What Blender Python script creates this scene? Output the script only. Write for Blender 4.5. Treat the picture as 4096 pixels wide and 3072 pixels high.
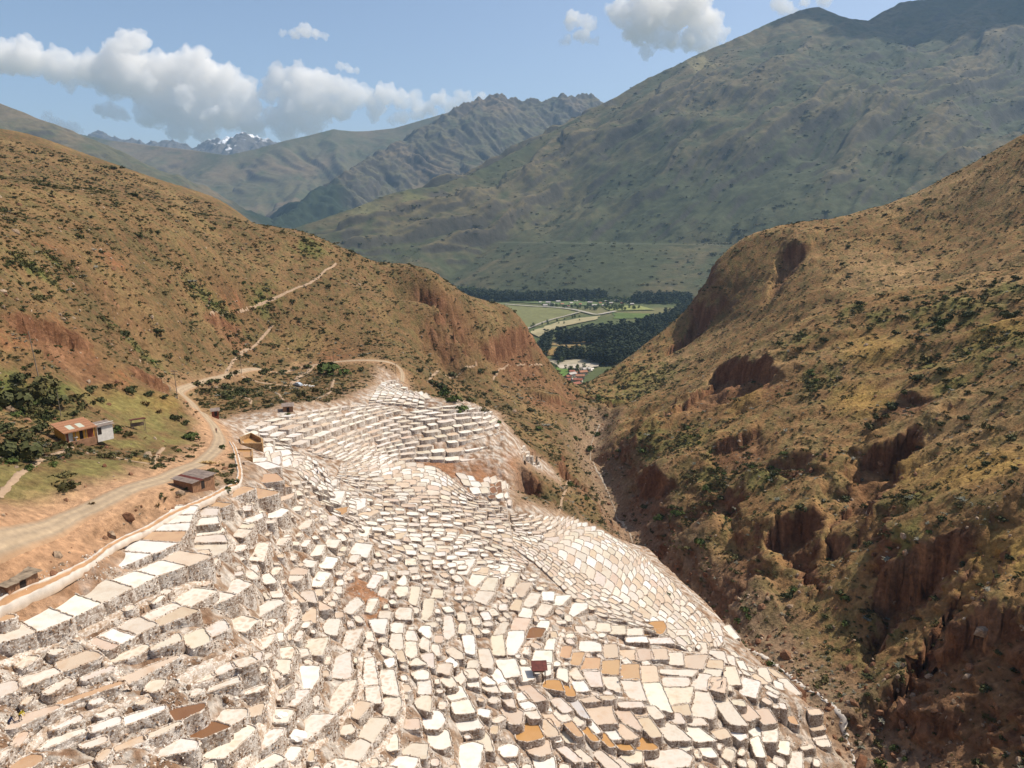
import bpy, bmesh, math, random
import numpy as np
from math import radians, sin, cos, tan, pi
from mathutils import Vector, Matrix

S = bpy.context.scene
for o in list(bpy.data.objects):
    bpy.data.objects.remove(o)
COL = S.collection
random.seed(7)
RNG = np.random.default_rng(11)

# ------------------------------------------------------------------ camera
FPX = 731.0            # focal length in pixels of the 1024 px wide frame
PITCH = radians(12.6)
CS, SN = cos(PITCH), sin(PITCH)
cam_d = bpy.data.cameras.new('camera')
cam_d.sensor_fit = 'HORIZONTAL'
cam_d.sensor_width = 36.0
cam_d.lens = 36.0 * FPX / 1024.0
cam_d.clip_start = 1.0
cam_d.clip_end = 200000.0
cam = bpy.data.objects.new('camera', cam_d)
COL.objects.link(cam)
cam.location = (0, 0, 0)
cam.rotation_euler = (pi / 2 - PITCH, 0, 0)
S.camera = cam

# ------------------------------------------------------------------ sky, sun, exposure
SUN_EL = radians(54.0)
SUN_AZ = radians(69.0)          # clockwise from the view direction (+y)
sun_dir = Vector((sin(SUN_AZ) * cos(SUN_EL), cos(SUN_AZ) * cos(SUN_EL), sin(SUN_EL)))
W = bpy.data.worlds.new('World')
S.world = W
W.use_nodes = True
wn = W.node_tree
bgn = wn.nodes['Background']
sky_n = wn.nodes.new('ShaderNodeTexSky')
sky_n.sky_type = 'NISHITA'
sky_n.sun_disc = False
sky_n.sun_elevation = SUN_EL
sky_n.sun_rotation = SUN_AZ
sky_n.altitude = 1500
sky_n.air_density = 1.0
sky_n.dust_density = 6.5
sky_n.ozone_density = 0.9
wn.links.new(sky_n.outputs['Color'], bgn.inputs['Color'])
bgn.inputs['Strength'].default_value = 0.125
sl = bpy.data.lights.new('sun', 'SUN')
sl.energy = 4.9
sl.angle = radians(0.53)
sl.color = (1.0, 0.92, 0.80)
sun = bpy.data.objects.new('sun', sl)
COL.objects.link(sun)
sun.rotation_euler = (-sun_dir).to_track_quat('-Z', 'Y').to_euler()
S.view_settings.view_transform = 'Standard'
S.view_settings.look = 'None'
S.view_settings.gamma = 1.0
S.view_settings.use_curve_mapping = False
S.view_settings.exposure = 0.22
S.cycles.use_denoising = True
S.cycles.max_bounces = 8
S.cycles.diffuse_bounces = 3
S.cycles.volume_bounces = 2
S.cycles.transparent_max_bounces = 12
S.cycles.sample_clamp_indirect = 8.0

# ------------------------------------------------------------------ helpers
def ray(px, py):
    u = (np.asarray(px, float) - 512.0) / FPX
    v = (384.0 - np.asarray(py, float)) / FPX
    return np.stack([u, CS + v * SN, -SN + v * CS], -1)      # per unit camera depth

def pz(px, py, depth):                # a point of the place at a camera depth
    return ray(px, py) * np.asarray(depth, float)[..., None] if np.ndim(depth) else ray(px, py) * depth

def project(P):
    P = np.asarray(P, float)
    zc = P[..., 1] * CS - P[..., 2] * SN
    u = P[..., 0] / zc
    v = (P[..., 1] * SN + P[..., 2] * CS) / zc
    return 512 + FPX * u, 384 - FPX * v, zc

_A = np.arange(256) * (2 * pi / 256.0)
_GX = np.cos(_A).astype(np.float32); _GY = np.sin(_A).astype(np.float32)
_PT = np.random.default_rng(99).permutation(256).astype(np.int32); _PT = np.concatenate([_PT, _PT])
def gnoise(x, y, seed=0):             # 2-d gradient noise, about -1..1
    x = np.asarray(x, float); y = np.asarray(y, float)
    x0 = np.floor(x); y0 = np.floor(y)
    fx = (x - x0).astype(np.float32); fy = (y - y0).astype(np.float32)
    ix = (x0.astype(np.int32) + seed * 37) & 255; iy = (y0.astype(np.int32) + seed * 101) & 255
    sx = fx * fx * fx * (fx * (fx * 6 - 15) + 10)
    sy = fy * fy * fy * (fy * (fy * 6 - 15) + 10)
    ix1 = (ix + 1) & 255
    A = _PT[ix]; B = _PT[ix1]
    def g(p, q, dx, dy):
        h = _PT[p + q]
        return _GX[h] * (fx - dx) + _GY[h] * (fy - dy)
    iy1 = (iy + 1) & 255
    a = g(A, iy, 0, 0); b = g(B, iy, 1, 0); c = g(A, iy1, 0, 1); d = g(B, iy1, 1, 1)
    return 1.5 * ((a + (b - a) * sx) * (1 - sy) + (c + (d - c) * sx) * sy)

def fbm(x, y, octv=5, seed=0, gain=0.5, lac=2.03):
    t = 0.0; amp = 1.0; n = 0.0
    for k in range(octv):
        t = t + amp * gnoise(x, y, seed + 17 * k)
        n += amp; amp *= gain
        x = x * lac + 13.7; y = y * lac - 7.1
    return t / n

def ridged(x, y, octv=5, seed=0, gain=0.5, lac=2.03):
    t = 0.0; amp = 1.0; n = 0.0
    for k in range(octv):
        t = t + amp * (1 - np.abs(gnoise(x, y, seed + 17 * k)) * 1.4)
        n += amp; amp *= gain
        x = x * lac + 13.7; y = y * lac - 7.1
    return t / n

def sstep(a, b, x):
    t = np.clip((x - a) / (b - a), 0, 1)
    return t * t * (3 - 2 * t)

def srgb(r, g, b):
    return tuple(((c / 255.0) / 12.92 if c / 255.0 <= 0.04045 else ((c / 255.0 + 0.055) / 1.055) ** 2.4) for c in (r, g, b))

def link(o):
    COL.objects.link(o); return o

def tag(o, label=None, cat=None, group=None, kind=None):
    if label: o['label'] = label
    if cat: o['category'] = cat
    if group: o['group'] = group
    if kind: o['kind'] = kind
    return o

def np_mesh(name, verts, faces, cols=None, smooth=True, attr='Col'):
    """verts (n,3); faces (m,k) with k 3 or 4"""
    verts = np.asarray(verts, np.float32); faces = np.asarray(faces, np.int32)
    me = bpy.data.meshes.new(name)
    k = faces.shape[1]; m = len(faces)
    me.vertices.add(len(verts)); me.loops.add(m * k); me.polygons.add(m)
    me.vertices.foreach_set('co', verts.ravel())
    me.loops.foreach_set('vertex_index', faces.ravel())
    me.polygons.foreach_set('loop_start', np.arange(0, m * k, k, dtype=np.int32))
    if smooth:
        me.polygons.foreach_set('use_smooth', np.ones(m, bool))
    me.update(calc_edges=True)
    if cols is not None:
        a = me.attributes.new(attr, 'FLOAT_COLOR', 'POINT')
        c4 = np.ones((len(verts), 4), np.float32); c4[:, :3] = cols
        a.data.foreach_set('color', c4.ravel())
    return me

def grid_faces(nu, nv):               # vertex index = i*nv + j
    i, j = np.meshgrid(np.arange(nu - 1), np.arange(nv - 1), indexing='ij')
    a = (i * nv + j).ravel()
    return np.stack([a, a + nv, a + nv + 1, a + 1], -1)

def obj(name, me, mat=None, parent=None):
    o = bpy.data.objects.new(name, me)
    COL.objects.link(o)
    if mat is not None and me is not None and len(me.materials) == 0:
        me.materials.append(mat)
    if parent is not None:
        o.parent = parent
    return o

def empty(name, loc=(0, 0, 0), rz=0.0):
    o = bpy.data.objects.new(name, None)
    COL.objects.link(o)
    o.location = loc; o.rotation_euler = (0, 0, rz)
    o.empty_display_size = 0.5
    return o

def mat_new(name):
    m = bpy.data.materials.new(name); m.use_nodes = True
    nt = m.node_tree
    return m, nt, nt.nodes['Principled BSDF']

def nd(nt, typ, **kw):
    n = nt.nodes.new(typ)
    for k, v in kw.items():
        if k in n.inputs.keys() if hasattr(n.inputs, 'keys') else False:
            n.inputs[k].default_value = v
        else:
            setattr(n, k, v)
    return n

def mat_attr(name, scale=1.0, var=0.35, rough=0.95, bump=0.3, bdist=0.3, attr='Col', spec=0.15, octs=6.0):
    """colour attribute x fine world-space noise, with bump"""
    m, nt, b = mat_new(name)
    at = nd(nt, 'ShaderNodeAttribute', attribute_name=attr)
    geo = nd(nt, 'ShaderNodeNewGeometry')
    no = nd(nt, 'ShaderNodeTexNoise'); no.inputs['Scale'].default_value = scale; no.inputs['Detail'].default_value = octs
    no.inputs['Roughness'].default_value = 0.65
    nt.links.new(geo.outputs['Position'], no.inputs['Vector'])
    mr = nd(nt, 'ShaderNodeMapRange'); mr.inputs[1].default_value = 0.25; mr.inputs[2].default_value = 0.75
    mr.inputs[3].default_value = 1 - var; mr.inputs[4].default_value = 1 + var
    nt.links.new(no.outputs['Fac'], mr.inputs[0])
    mx = nd(nt, 'ShaderNodeVectorMath', operation='SCALE')
    nt.links.new(at.outputs['Color'], mx.inputs[0]); nt.links.new(mr.outputs[0], mx.inputs['Scale'])
    nt.links.new(mx.outputs[0], b.inputs['Base Color'])
    b.inputs['Roughness'].default_value = rough
    b.inputs['Specular IOR Level'].default_value = spec
    if bump > 0:
        bn = nd(nt, 'ShaderNodeBump'); bn.inputs['Strength'].default_value = bump; bn.inputs['Distance'].default_value = bdist
        nt.links.new(no.outputs['Fac'], bn.inputs['Height']); nt.links.new(bn.outputs[0], b.inputs['Normal'])
    return m

def mat_plain(name, rgb, rough=0.8, var=0.15, scale=3.0, bump=0.0, metal=0.0, spec=0.3, coord='Object'):
    m, nt, b = mat_new(name)
    tc = nd(nt, 'ShaderNodeTexCoord')
    no = nd(nt, 'ShaderNodeTexNoise'); no.inputs['Scale'].default_value = scale; no.inputs['Detail'].default_value = 5.0
    nt.links.new(tc.outputs[coord], no.inputs['Vector'])
    mr = nd(nt, 'ShaderNodeMapRange'); mr.inputs[1].default_value = 0.3; mr.inputs[2].default_value = 0.7
    mr.inputs[3].default_value = 1 - var; mr.inputs[4].default_value = 1 + var
    nt.links.new(no.outputs['Fac'], mr.inputs[0])
    mx = nd(nt, 'ShaderNodeVectorMath', operation='SCALE'); mx.inputs[0].default_value = rgb
    nt.links.new(mr.outputs[0], mx.inputs['Scale'])
    nt.links.new(mx.outputs[0], b.inputs['Base Color'])
    b.inputs['Roughness'].default_value = rough; b.inputs['Metallic'].default_value = metal
    b.inputs['Specular IOR Level'].default_value = spec
    if bump > 0:
        bn = nd(nt, 'ShaderNodeBump'); bn.inputs['Strength'].default_value = bump; bn.inputs['Distance'].default_value = 0.05
        nt.links.new(no.outputs['Fac'], bn.inputs['Height']); nt.links.new(bn.outputs[0], b.inputs['Normal'])
    return m
# ------------------------------------------------------------------ the gorge: macro height field
VALLEY = -250.0
CP = []     # (px, py, camera depth)
def cp(s):
    for ln in s.strip().splitlines():
        for it in ln.split(';'):
            it = it.strip()
            if it:
                a = [float(t) for t in it.split()]
                CP.append(a)
cp('''
0 768 72; 100 768 76; 200 768 82; 300 768 92; 400 768 104; 512 768 119; 640 768 128; 740 768 137; 800 768 143; 860 768 145; 930 768 137; 1024 768 118
0 700 80; 100 700 84; 200 700 89; 300 700 104; 400 700 118; 512 700 132; 640 700 143; 721 680 157; 790 680 176; 800 720 152; 870 690 170; 930 700 150; 1024 700 131
0 605 90; 60 580 98; 100 555 108; 165 520 125; 235 490 148; 262 466 174; 40 605 93.5; 100 585 100.5; 140 562 109.7; 170 535 122.4; 100 612 97; 150 587 105.5; 0 650 86.4; 60 660 88; 40 750 77; 165 710 85.7; 180 685 90; 255 660 100
200 650 95.5; 200 600 105.7; 200 550 117.5; 240 510 142; 300 650 119; 300 600 134; 300 550 152; 300 500 180; 300 470 207
400 650 133; 400 600 152; 400 550 177; 400 500 214; 400 475 238; 400 458 263; 400 440 271; 400 420 283; 400 400 298; 395 365 369; 425 302 455; 450 332 448; 470 362 446
512 650 147; 512 600 170; 512 560 197; 515 520 230; 515 500 240; 505 460 281; 500 430 293; 480 405 313; 540 480 289
560 530 237; 600 545 238; 640 560 229; 640 620 178; 640 660 160; 720 640 184; 690 600 205; 
300 445 235; 300 420 248; 280 402 264; 330 402 277
700 585 234; 740 625 206; 650 540 277; 620 490 345; 590 445 441; 600 410 560
0 560 93; 0 520 102; 100 510 120; 170 480 144; 216 465 169; 225 445 194; 216 430 217; 205 415 240; 195 405 256; 170 388 255; 200 380 282; 265 370 326; 340 362 360; 405 375 368; 298 386 303; 330 388 304; 230 395 273
75 438 159; 100 445 160; 130 470 142; 50 480 124; 0 500 112; 0 440 140; 31 408 169; 177 399 218; 130 430 178; 170 440 186
0 340 176; 0 300 189; 0 250 218; 0 210 280; 0 175 330; 100 380 200; 150 350 272; 250 340 368; 250 362 338; 350 345 392; 420 350 420; 420 330 440; 420 310 465; 430 285 500
100 320 242; 100 280 268; 100 240 300; 100 205 338; 140 195 385; 200 300 335; 200 260 372; 200 230 425; 215 216 470; 330 245 490; 300 300 412; 300 260 452; 380 265 515; 475 300 555; 520 318 570; 538 345 580; 545 362 575; 500 335 540
450 370 442; 480 378 480; 520 372 520; 430 400 351; 470 410 364; 520 430 386; 560 430 422; 550 400 492; 580 420 480
0 131 700; 60 145 705; 150 178 740; 230 206 770
1000 620 150; 930 620 173; 880 600 194; 800 600 211; 740 570 236; 900 550 200; 1000 550 168; 800 540 237; 720 520 270; 660 500 308
1000 480 196; 900 480 231; 800 480 260; 720 470 298; 650 470 337; 610 470 367; 1000 420 226; 900 420 267; 800 420 308; 720 420 350; 660 430 379; 620 440 410
1000 360 263; 900 360 312; 800 360 355; 750 370 392; 700 390 434; 640 400 522; 1024 262 370; 1000 300 320; 940 285 395; 870 300 405; 800 325 417; 770 342 428
1024 135 600; 960 170 630; 900 200 650; 850 215 665; 790 225 680; 750 238 690; 720 262 690; 700 290 700; 690 335 668; 660 335 690; 640 350 690; 610 370 663; 588 388 628; 640 380 611; 1024 205 520; 960 230 560; 900 262 555; 850 275 550
''')
CP = np.array(CP)
P3 = pz(CP[:, 0], CP[:, 1], CP[:, 2])
extra = []
def polar(th, r, z): extra.append((r * sin(radians(th)), r * cos(radians(th)), z))
# land out of sight: behind the crests and off the sides
for th, r, z in [(-36, 480, -5), (-28, 520, 0), (-20, 600, -8), (-12, 640, -60), (-5, 690, -120), (-2, 700, -150), (2, 680, -175),
                 (-40, 900, 60), (-30, 950, 40), (-22, 980, -20), (-14, 950, -120), (-6, 850, -205), (0, 820, -212), (4, 800, -205), (7, 780, -190),
                 (-48, 900, 80), (-48, 600, 50), (-48, 300, 25), (-48, 150, -20), (-48, 90, -38), (-48, 55, -44), (-52, 30, -46), (-20, 30, -52), (10, 30, -58), (35, 30, -62), (50, 30, -58), (20, 60, -72), (-10, 50, -58), (0, 75, -72), (40, 70, -74), (48, 60, -68),
                 (48, 110, -70), (48, 200, -45), (48, 350, -5), (48, 600, 75), (48, 900, 90), (40, 850, 60), (30, 860, 0), (22, 860, -70), (15, 860, -140), (10, 820, -180),
                 (-48, 1300, -120), (-36, 1300, -170), (-24, 1300, -235), (-12, 1200, -268), (0, 1050, -262), (8, 1050, -262), (16, 1150, -262), (28, 1250, -240), (38, 1300, -180), (48, 1300, -120),
                 (-20, 1500, -275), (-35, 1500, -275), (-48, 1500, -275), (0, 1500, -275), (20, 1500, -275), (35, 1500, -275), (48, 1500, -275)]:
    polar(th, r, z)
# ground falls away just behind each crest
for a, b, d, k, dz in [(-20, 172, 322, 1.17, 13), (0, 175, 330, 1.17, 14), (50, 184, 352, 1.17, 15), (100, 193, 368, 1.17, 15), (140, 196, 388, 1.17, 15), (180, 205, 425, 1.17, 15), (215, 216, 470, 1.16, 16), (330, 245, 490, 1.14, 16), (380, 265, 515, 1.12, 16),
                       (425, 302, 455, 1.09, 15), (450, 332, 448, 1.09, 16), (470, 362, 446, 1.09, 14), (1024, 262, 370, 1.14, 12), (985, 272, 382, 1.14, 12), (940, 285, 395, 1.13, 12), (870, 300, 405, 1.12, 12), (800, 325, 417, 1.11, 12)]:
    q = ray(a, b) * d; p = ray(a, b) * (d * k)
    extra.append(tuple(q)); extra.append((p[0], p[1], q[2] - dz))
P3 = np.vstack([P3, np.array(extra)])

def lp(x, y):
    r = np.hypot(x, y)
    return np.arctan2(x, y), np.log(np.maximum(r, 1e-3))
_t, _l = lp(P3[:, 0], P3[:, 1])
def _kern(d2):
    return d2 * np.log(d2 + 1e-12)
def _fit(vals, smooth):
    n = len(_t)
    d2 = (_t[:, None] - _t[None]) ** 2 + (_l[:, None] - _l[None]) ** 2
    A = np.zeros((n + 3, n + 3))
    A[:n, :n] = _kern(d2) + np.eye(n) * smooth
    A[:n, n] = 1; A[:n, n + 1] = _t; A[:n, n + 2] = _l
    A[n:, :n] = A[:n, n:].T
    return np.linalg.solve(A, np.concatenate([vals, np.zeros(3)]))
# z is fitted relative to distance so that near and far points count alike
_w = _fit(P3[:, 2] / np.exp(_l), 0.0003)
TG = np.linspace(radians(-50), radians(50), 300)
LG = np.linspace(math.log(28), math.log(1500), 330)
def _evalgrid():
    T, L = np.meshgrid(TG, LG, indexing='ij')
    out = np.empty(T.shape)
    for i in range(0, T.shape[0], 25):
        t = T[i:i + 25].ravel(); l = L[i:i + 25].ravel()
        d2 = (t[:, None] - _t[None]) ** 2 + (l[:, None] - _l[None]) ** 2
        v = _kern(d2) @ _w[:-3] + _w[-3] + _w[-2] * t + _w[-1] * l
        out[i:i + 25] = (v * np.exp(l)).reshape(-1, len(LG))
    return out
ZG = _evalgrid()

def bilin(G, t, l):
    ft = np.clip((t - TG[0]) / (TG[1] - TG[0]), 0, len(TG) - 1.001)
    fl = np.clip((l - LG[0]) / (LG[1] - LG[0]), 0, len(LG) - 1.001)
    i = ft.astype(int); j = fl.astype(int); a = ft - i; b = fl - j
    return (G[i, j] * (1 - a) * (1 - b) + G[i + 1, j] * a * (1 - b) + G[i, j + 1] * (1 - a) * b + G[i + 1, j + 1] * a * b)

def H0(x, y):                       # macro height of the gorge
    t, l = lp(np.asarray(x, float), np.asarray(y, float))
    return bilin(ZG, t, l)

def hit(px, py, hf=None, dmin=40.0, dmax=1200.0):
    """first meeting of the sight line with the ground -> (n,3)"""
    hf = hf or H0
    px = np.atleast_1d(np.asarray(px, float)); py = np.atleast_1d(np.asarray(py, float))
    R = ray(px, py)
    ds = np.exp(np.linspace(math.log(dmin), math.log(dmax), 420))
    P = R[:, None, :] * ds[None, :, None]
    below = P[..., 2] < hf(P[..., 0], P[..., 1])
    k = np.where(below.any(1), below.argmax(1), len(ds) - 1)
    k = np.maximum(k, 1)
    lo = ds[k - 1]; hi = ds[k]
    for _ in range(12):
        m = 0.5 * (lo + hi)
        Q = R * m[:, None]
        b = Q[:, 2] < hf(Q[:, 0], Q[:, 1])
        hi = np.where(b, m, hi); lo = np.where(b, lo, m)
    return R * hi[:, None]
# ------------------------------------------------------------------ the gorge: cliffs, salt field outline, fine relief, ground colour
def plan(pts, hf=None):
    a = np.array(pts, float)
    return hit(a[:, 0], a[:, 1], hf)

def poly_sd(x, y, poly):
    """signed distance to a closed polygon in plan (negative inside)"""
    d = np.full(x.shape, 1e9); ins = np.zeros(x.shape, bool)
    n = len(poly)
    for i in range(n):
        ax, ay = poly[i][:2]; bx, by = poly[(i + 1) % n][:2]
        ex, ey = bx - ax, by - ay
        t = np.clip(((x - ax) * ex + (y - ay) * ey) / (ex * ex + ey * ey + 1e-9), 0, 1)
        d = np.minimum(d, np.hypot(x - ax - t * ex, y - ay - t * ey))
        c = ((ay > y) != (by > y)) & (x < ex * (y - ay) / (by - ay + 1e-12) + ax)
        ins ^= c
    return np.where(ins, -d, d)

def line_d(x, y, pl):
    """distance to a polyline in plan, parameter 0..1 along it, side (+ left)"""
    best = np.full(x.shape, 1e9); par = np.zeros(x.shape); side = np.zeros(x.shape)
    seg = np.hypot(np.diff(pl[:, 0]), np.diff(pl[:, 1])); tot = seg.sum(); acc = 0.0
    for i in range(len(pl) - 1):
        ax, ay = pl[i][:2]; ex = pl[i + 1][0] - ax; ey = pl[i + 1][1] - ay
        tt = ((x - ax) * ex + (y - ay) * ey) / (ex * ex + ey * ey + 1e-9)
        t = np.clip(tt, 0, 1)
        d = np.hypot(x - ax - t * ex, y - ay - t * ey)
        m = d < best
        best = np.where(m, d, best)
        par = np.where(m, (acc + t * seg[i]) / tot, par)
        side = np.where(m, np.sign(ex * (y - ay) - ey * (x - ax)), side)
        acc += seg[i]
    return best, par, side

SALT_Q = [(-60, 640), (0, 612), (60, 585), (110, 556), (165, 522), (235, 492), (255, 477), (248, 455), (232, 437), (228, 420), (250, 415), (290, 408), (350, 402),
          (372, 390), (385, 372), (400, 380), (425, 398), (460, 405), (495, 412), (505, 430), (520, 442), (545, 462), (553, 476), (515, 470), (506, 485),
          (511, 511), (560, 516), (600, 530), (645, 546), (665, 565), (700, 597), (735, 637), (780, 684), (820, 718), (848, 750), (858, 780), (840, 840), (400, 860), (-60, 840)]
SALT = plan(SALT_Q)

def slope_dir(x, y):
    e = 3.0
    gx = (H0(x + e, y) - H0(x - e, y)) / (2 * e); gy = (H0(x, y + e) - H0(x, y - e)) / (2 * e)
    return gx, gy

# ------------------------------------------------------------------ salt pans
# pans read off the place one by one: colour letter and corners, in eighths of a pixel from a local origin
def trace(ox, oy, txt):
    out = []
    for ln in txt.strip().splitlines():
        for it in ln.split(';'):
            a = it.split()
            if len(a) < 7:
                continue
            v = np.array([float(t) for t in a[1:]]).reshape(-1, 2)
            out.append((a[0], v / 8.0 + (ox, oy)))
    return out
TR = []
TR += trace(0, 400, '''
w 1400 850 1575 850 1535 912 1335 920; w 1320 927 1535 917 1515 975 1265 993; w 1258 1000 1510 980 1490 1043 1205 1046; t 1190 1055 1480 1050 1425 1133 1090 1113; w 1080 1124 1420 1142 1225 1220 915 1205; w 900 1214 1205 1230 970 1325 870 1290 820 1255
c 1600 862 1740 862 1725 920 1565 935; w 1560 942 1725 928 1745 983 1540 1003; w 1570 1032 1765 1012 1795 1055 1530 1088; c 1525 1097 1780 1074 1805 1130 1500 1138; c 1580 1150 1805 1144 1810 1195 1700 1233 1530 1208; p 1440 1214 1690 1247 1490 1318 1295 1283; w 1285 1292 1480 1327 1250 1400 1085 1368; w 1075 1380 1240 1410 1060 1498 870 1448
t 1710 800 1940 695 2040 707 1800 805; t 1800 817 2050 714 2220 737 2180 760 1900 830; t 1610 850 1680 812 1850 827 1760 858; t 1990 600 2200 590 2260 640 2130 650 2000 640; t 2120 665 2230 652 2320 690 2180 702''')
TR += trace(225, 360, '''
w 130 1290 290 1225 290 1260 200 1300; w 290 1245 440 1190 500 1200 430 1250 300 1265; c 80 1340 120 1300 230 1305 200 1340; c 260 1300 400 1270 380 1300 290 1305; m 60 1400 80 1350 210 1360 140 1410; p 415 1130 470 1075 550 1065 520 1100 430 1130; c 580 1350 640 1300 700 1275 660 1330 590 1355; m 200 1590 250 1480 350 1460 310 1600
w 830 1140 870 1060 950 1055 920 1140; w 970 1170 990 1110 1115 1110 1110 1165 1050 1190; o 840 1240 860 1200 970 1180 960 1215 900 1245; p 1040 1250 1080 1230 1210 1200 1220 1215 1060 1295; c 950 1290 1000 1255 1060 1260 1010 1300; p 1185 1390 1230 1340 1320 1320 1310 1345 1220 1395; p 1330 1440 1350 1400 1440 1380 1400 1420; w 1070 1400 1100 1340 1160 1340 1130 1400; w 1000 1540 1060 1470 1170 1480 1130 1570; w 690 1560 740 1490 800 1480 760 1550; w 750 1650 810 1580 900 1590 850 1660; w 600 1640 640 1600 730 1610 690 1650; c 400 1470 450 1430 520 1420 450 1470; w 810 1480 830 1440 915 1440 880 1495; w 800 990 890 955 880 1000 820 1000; w 160 830 330 820 440 850 260 880; w 180 790 330 780 300 810 190 815''')
TR += trace(0, 560.5, '''
c 855 165 1050 215 815 328 560 250; w 550 264 805 342 590 438 340 355; w 325 370 580 452 305 558 135 470; c 125 482 290 567 0 650 -60 640 -60 520; t 0 440 110 430 110 460 0 480
m 1740 225 1890 155 2010 185 1885 263; m 1385 330 1540 230 1735 240 1530 358; m 1530 372 1745 257 1885 277 1600 395; m 1140 440 1370 340 1440 365 1215 478; p 1220 492 1450 374 1590 405 1290 515; c 935 540 1100 460 1250 508 1090 583; w 790 605 920 548 1085 597 960 655; p 720 650 790 617 950 667 850 710
m 1640 545 1790 480 1825 545 1690 605; m 1835 490 1930 450 2060 475 1960 565 1850 540; c 1455 610 1620 545 1680 640 1545 695; c 1215 690 1420 585 1448 640 1225 710; m 860 790 1150 670 1195 695 1080 760 900 810
p 455 815 690 725 800 745 790 775 500 890; m 160 940 420 860 480 895 165 1020; c -40 1000 120 955 145 1030 -40 1100; p 975 925 1420 755 1425 775 1050 980; t 455 1130 960 960 985 985 475 1165; p 30 1340 200 1230 450 1155 480 1180 100 1345
m 1450 985 1680 875 1715 915 1600 975 1450 1000; m 1690 860 1840 810 1880 850 1735 915; m 1860 800 2000 765 2055 800 1910 853; m 1640 1030 1900 930 1920 965 1640 1055; m 1935 895 2120 845 2125 890 1950 935; m 1830 1085 2130 985 2090 1040 1850 1090
b 1360 1190 1640 1140 1620 1190 1420 1285; b 1510 1400 1690 1290 1840 1330 1620 1415; m 1670 1240 1760 1185 1975 1190 1965 1240 1840 1310; p 1980 1240 2000 1180 2110 1140 2080 1225
w 310 1500 480 1400 690 1335 712 1360 330 1510; w 705 1330 960 1240 950 1300 740 1375; w 985 1250 1310 1155 1310 1190 1000 1315; c 1160 1390 1430 1285 1440 1310 1190 1425; c 640 1475 840 1400 850 1450 700 1500; p 890 1500 1150 1390 1175 1440 920 1530; m 1215 1550 1440 1430 1580 1445 1565 1510 1220 1575; m 1605 1450 1960 1310 2050 1345 1790 1570 1585 1560; t 80 1640 240 1555 330 1560 330 1600 150 1700
c 480 1710 700 1625 720 1660 560 1760; m -40 1560 60 1500 80 1520 -40 1620''')
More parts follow.
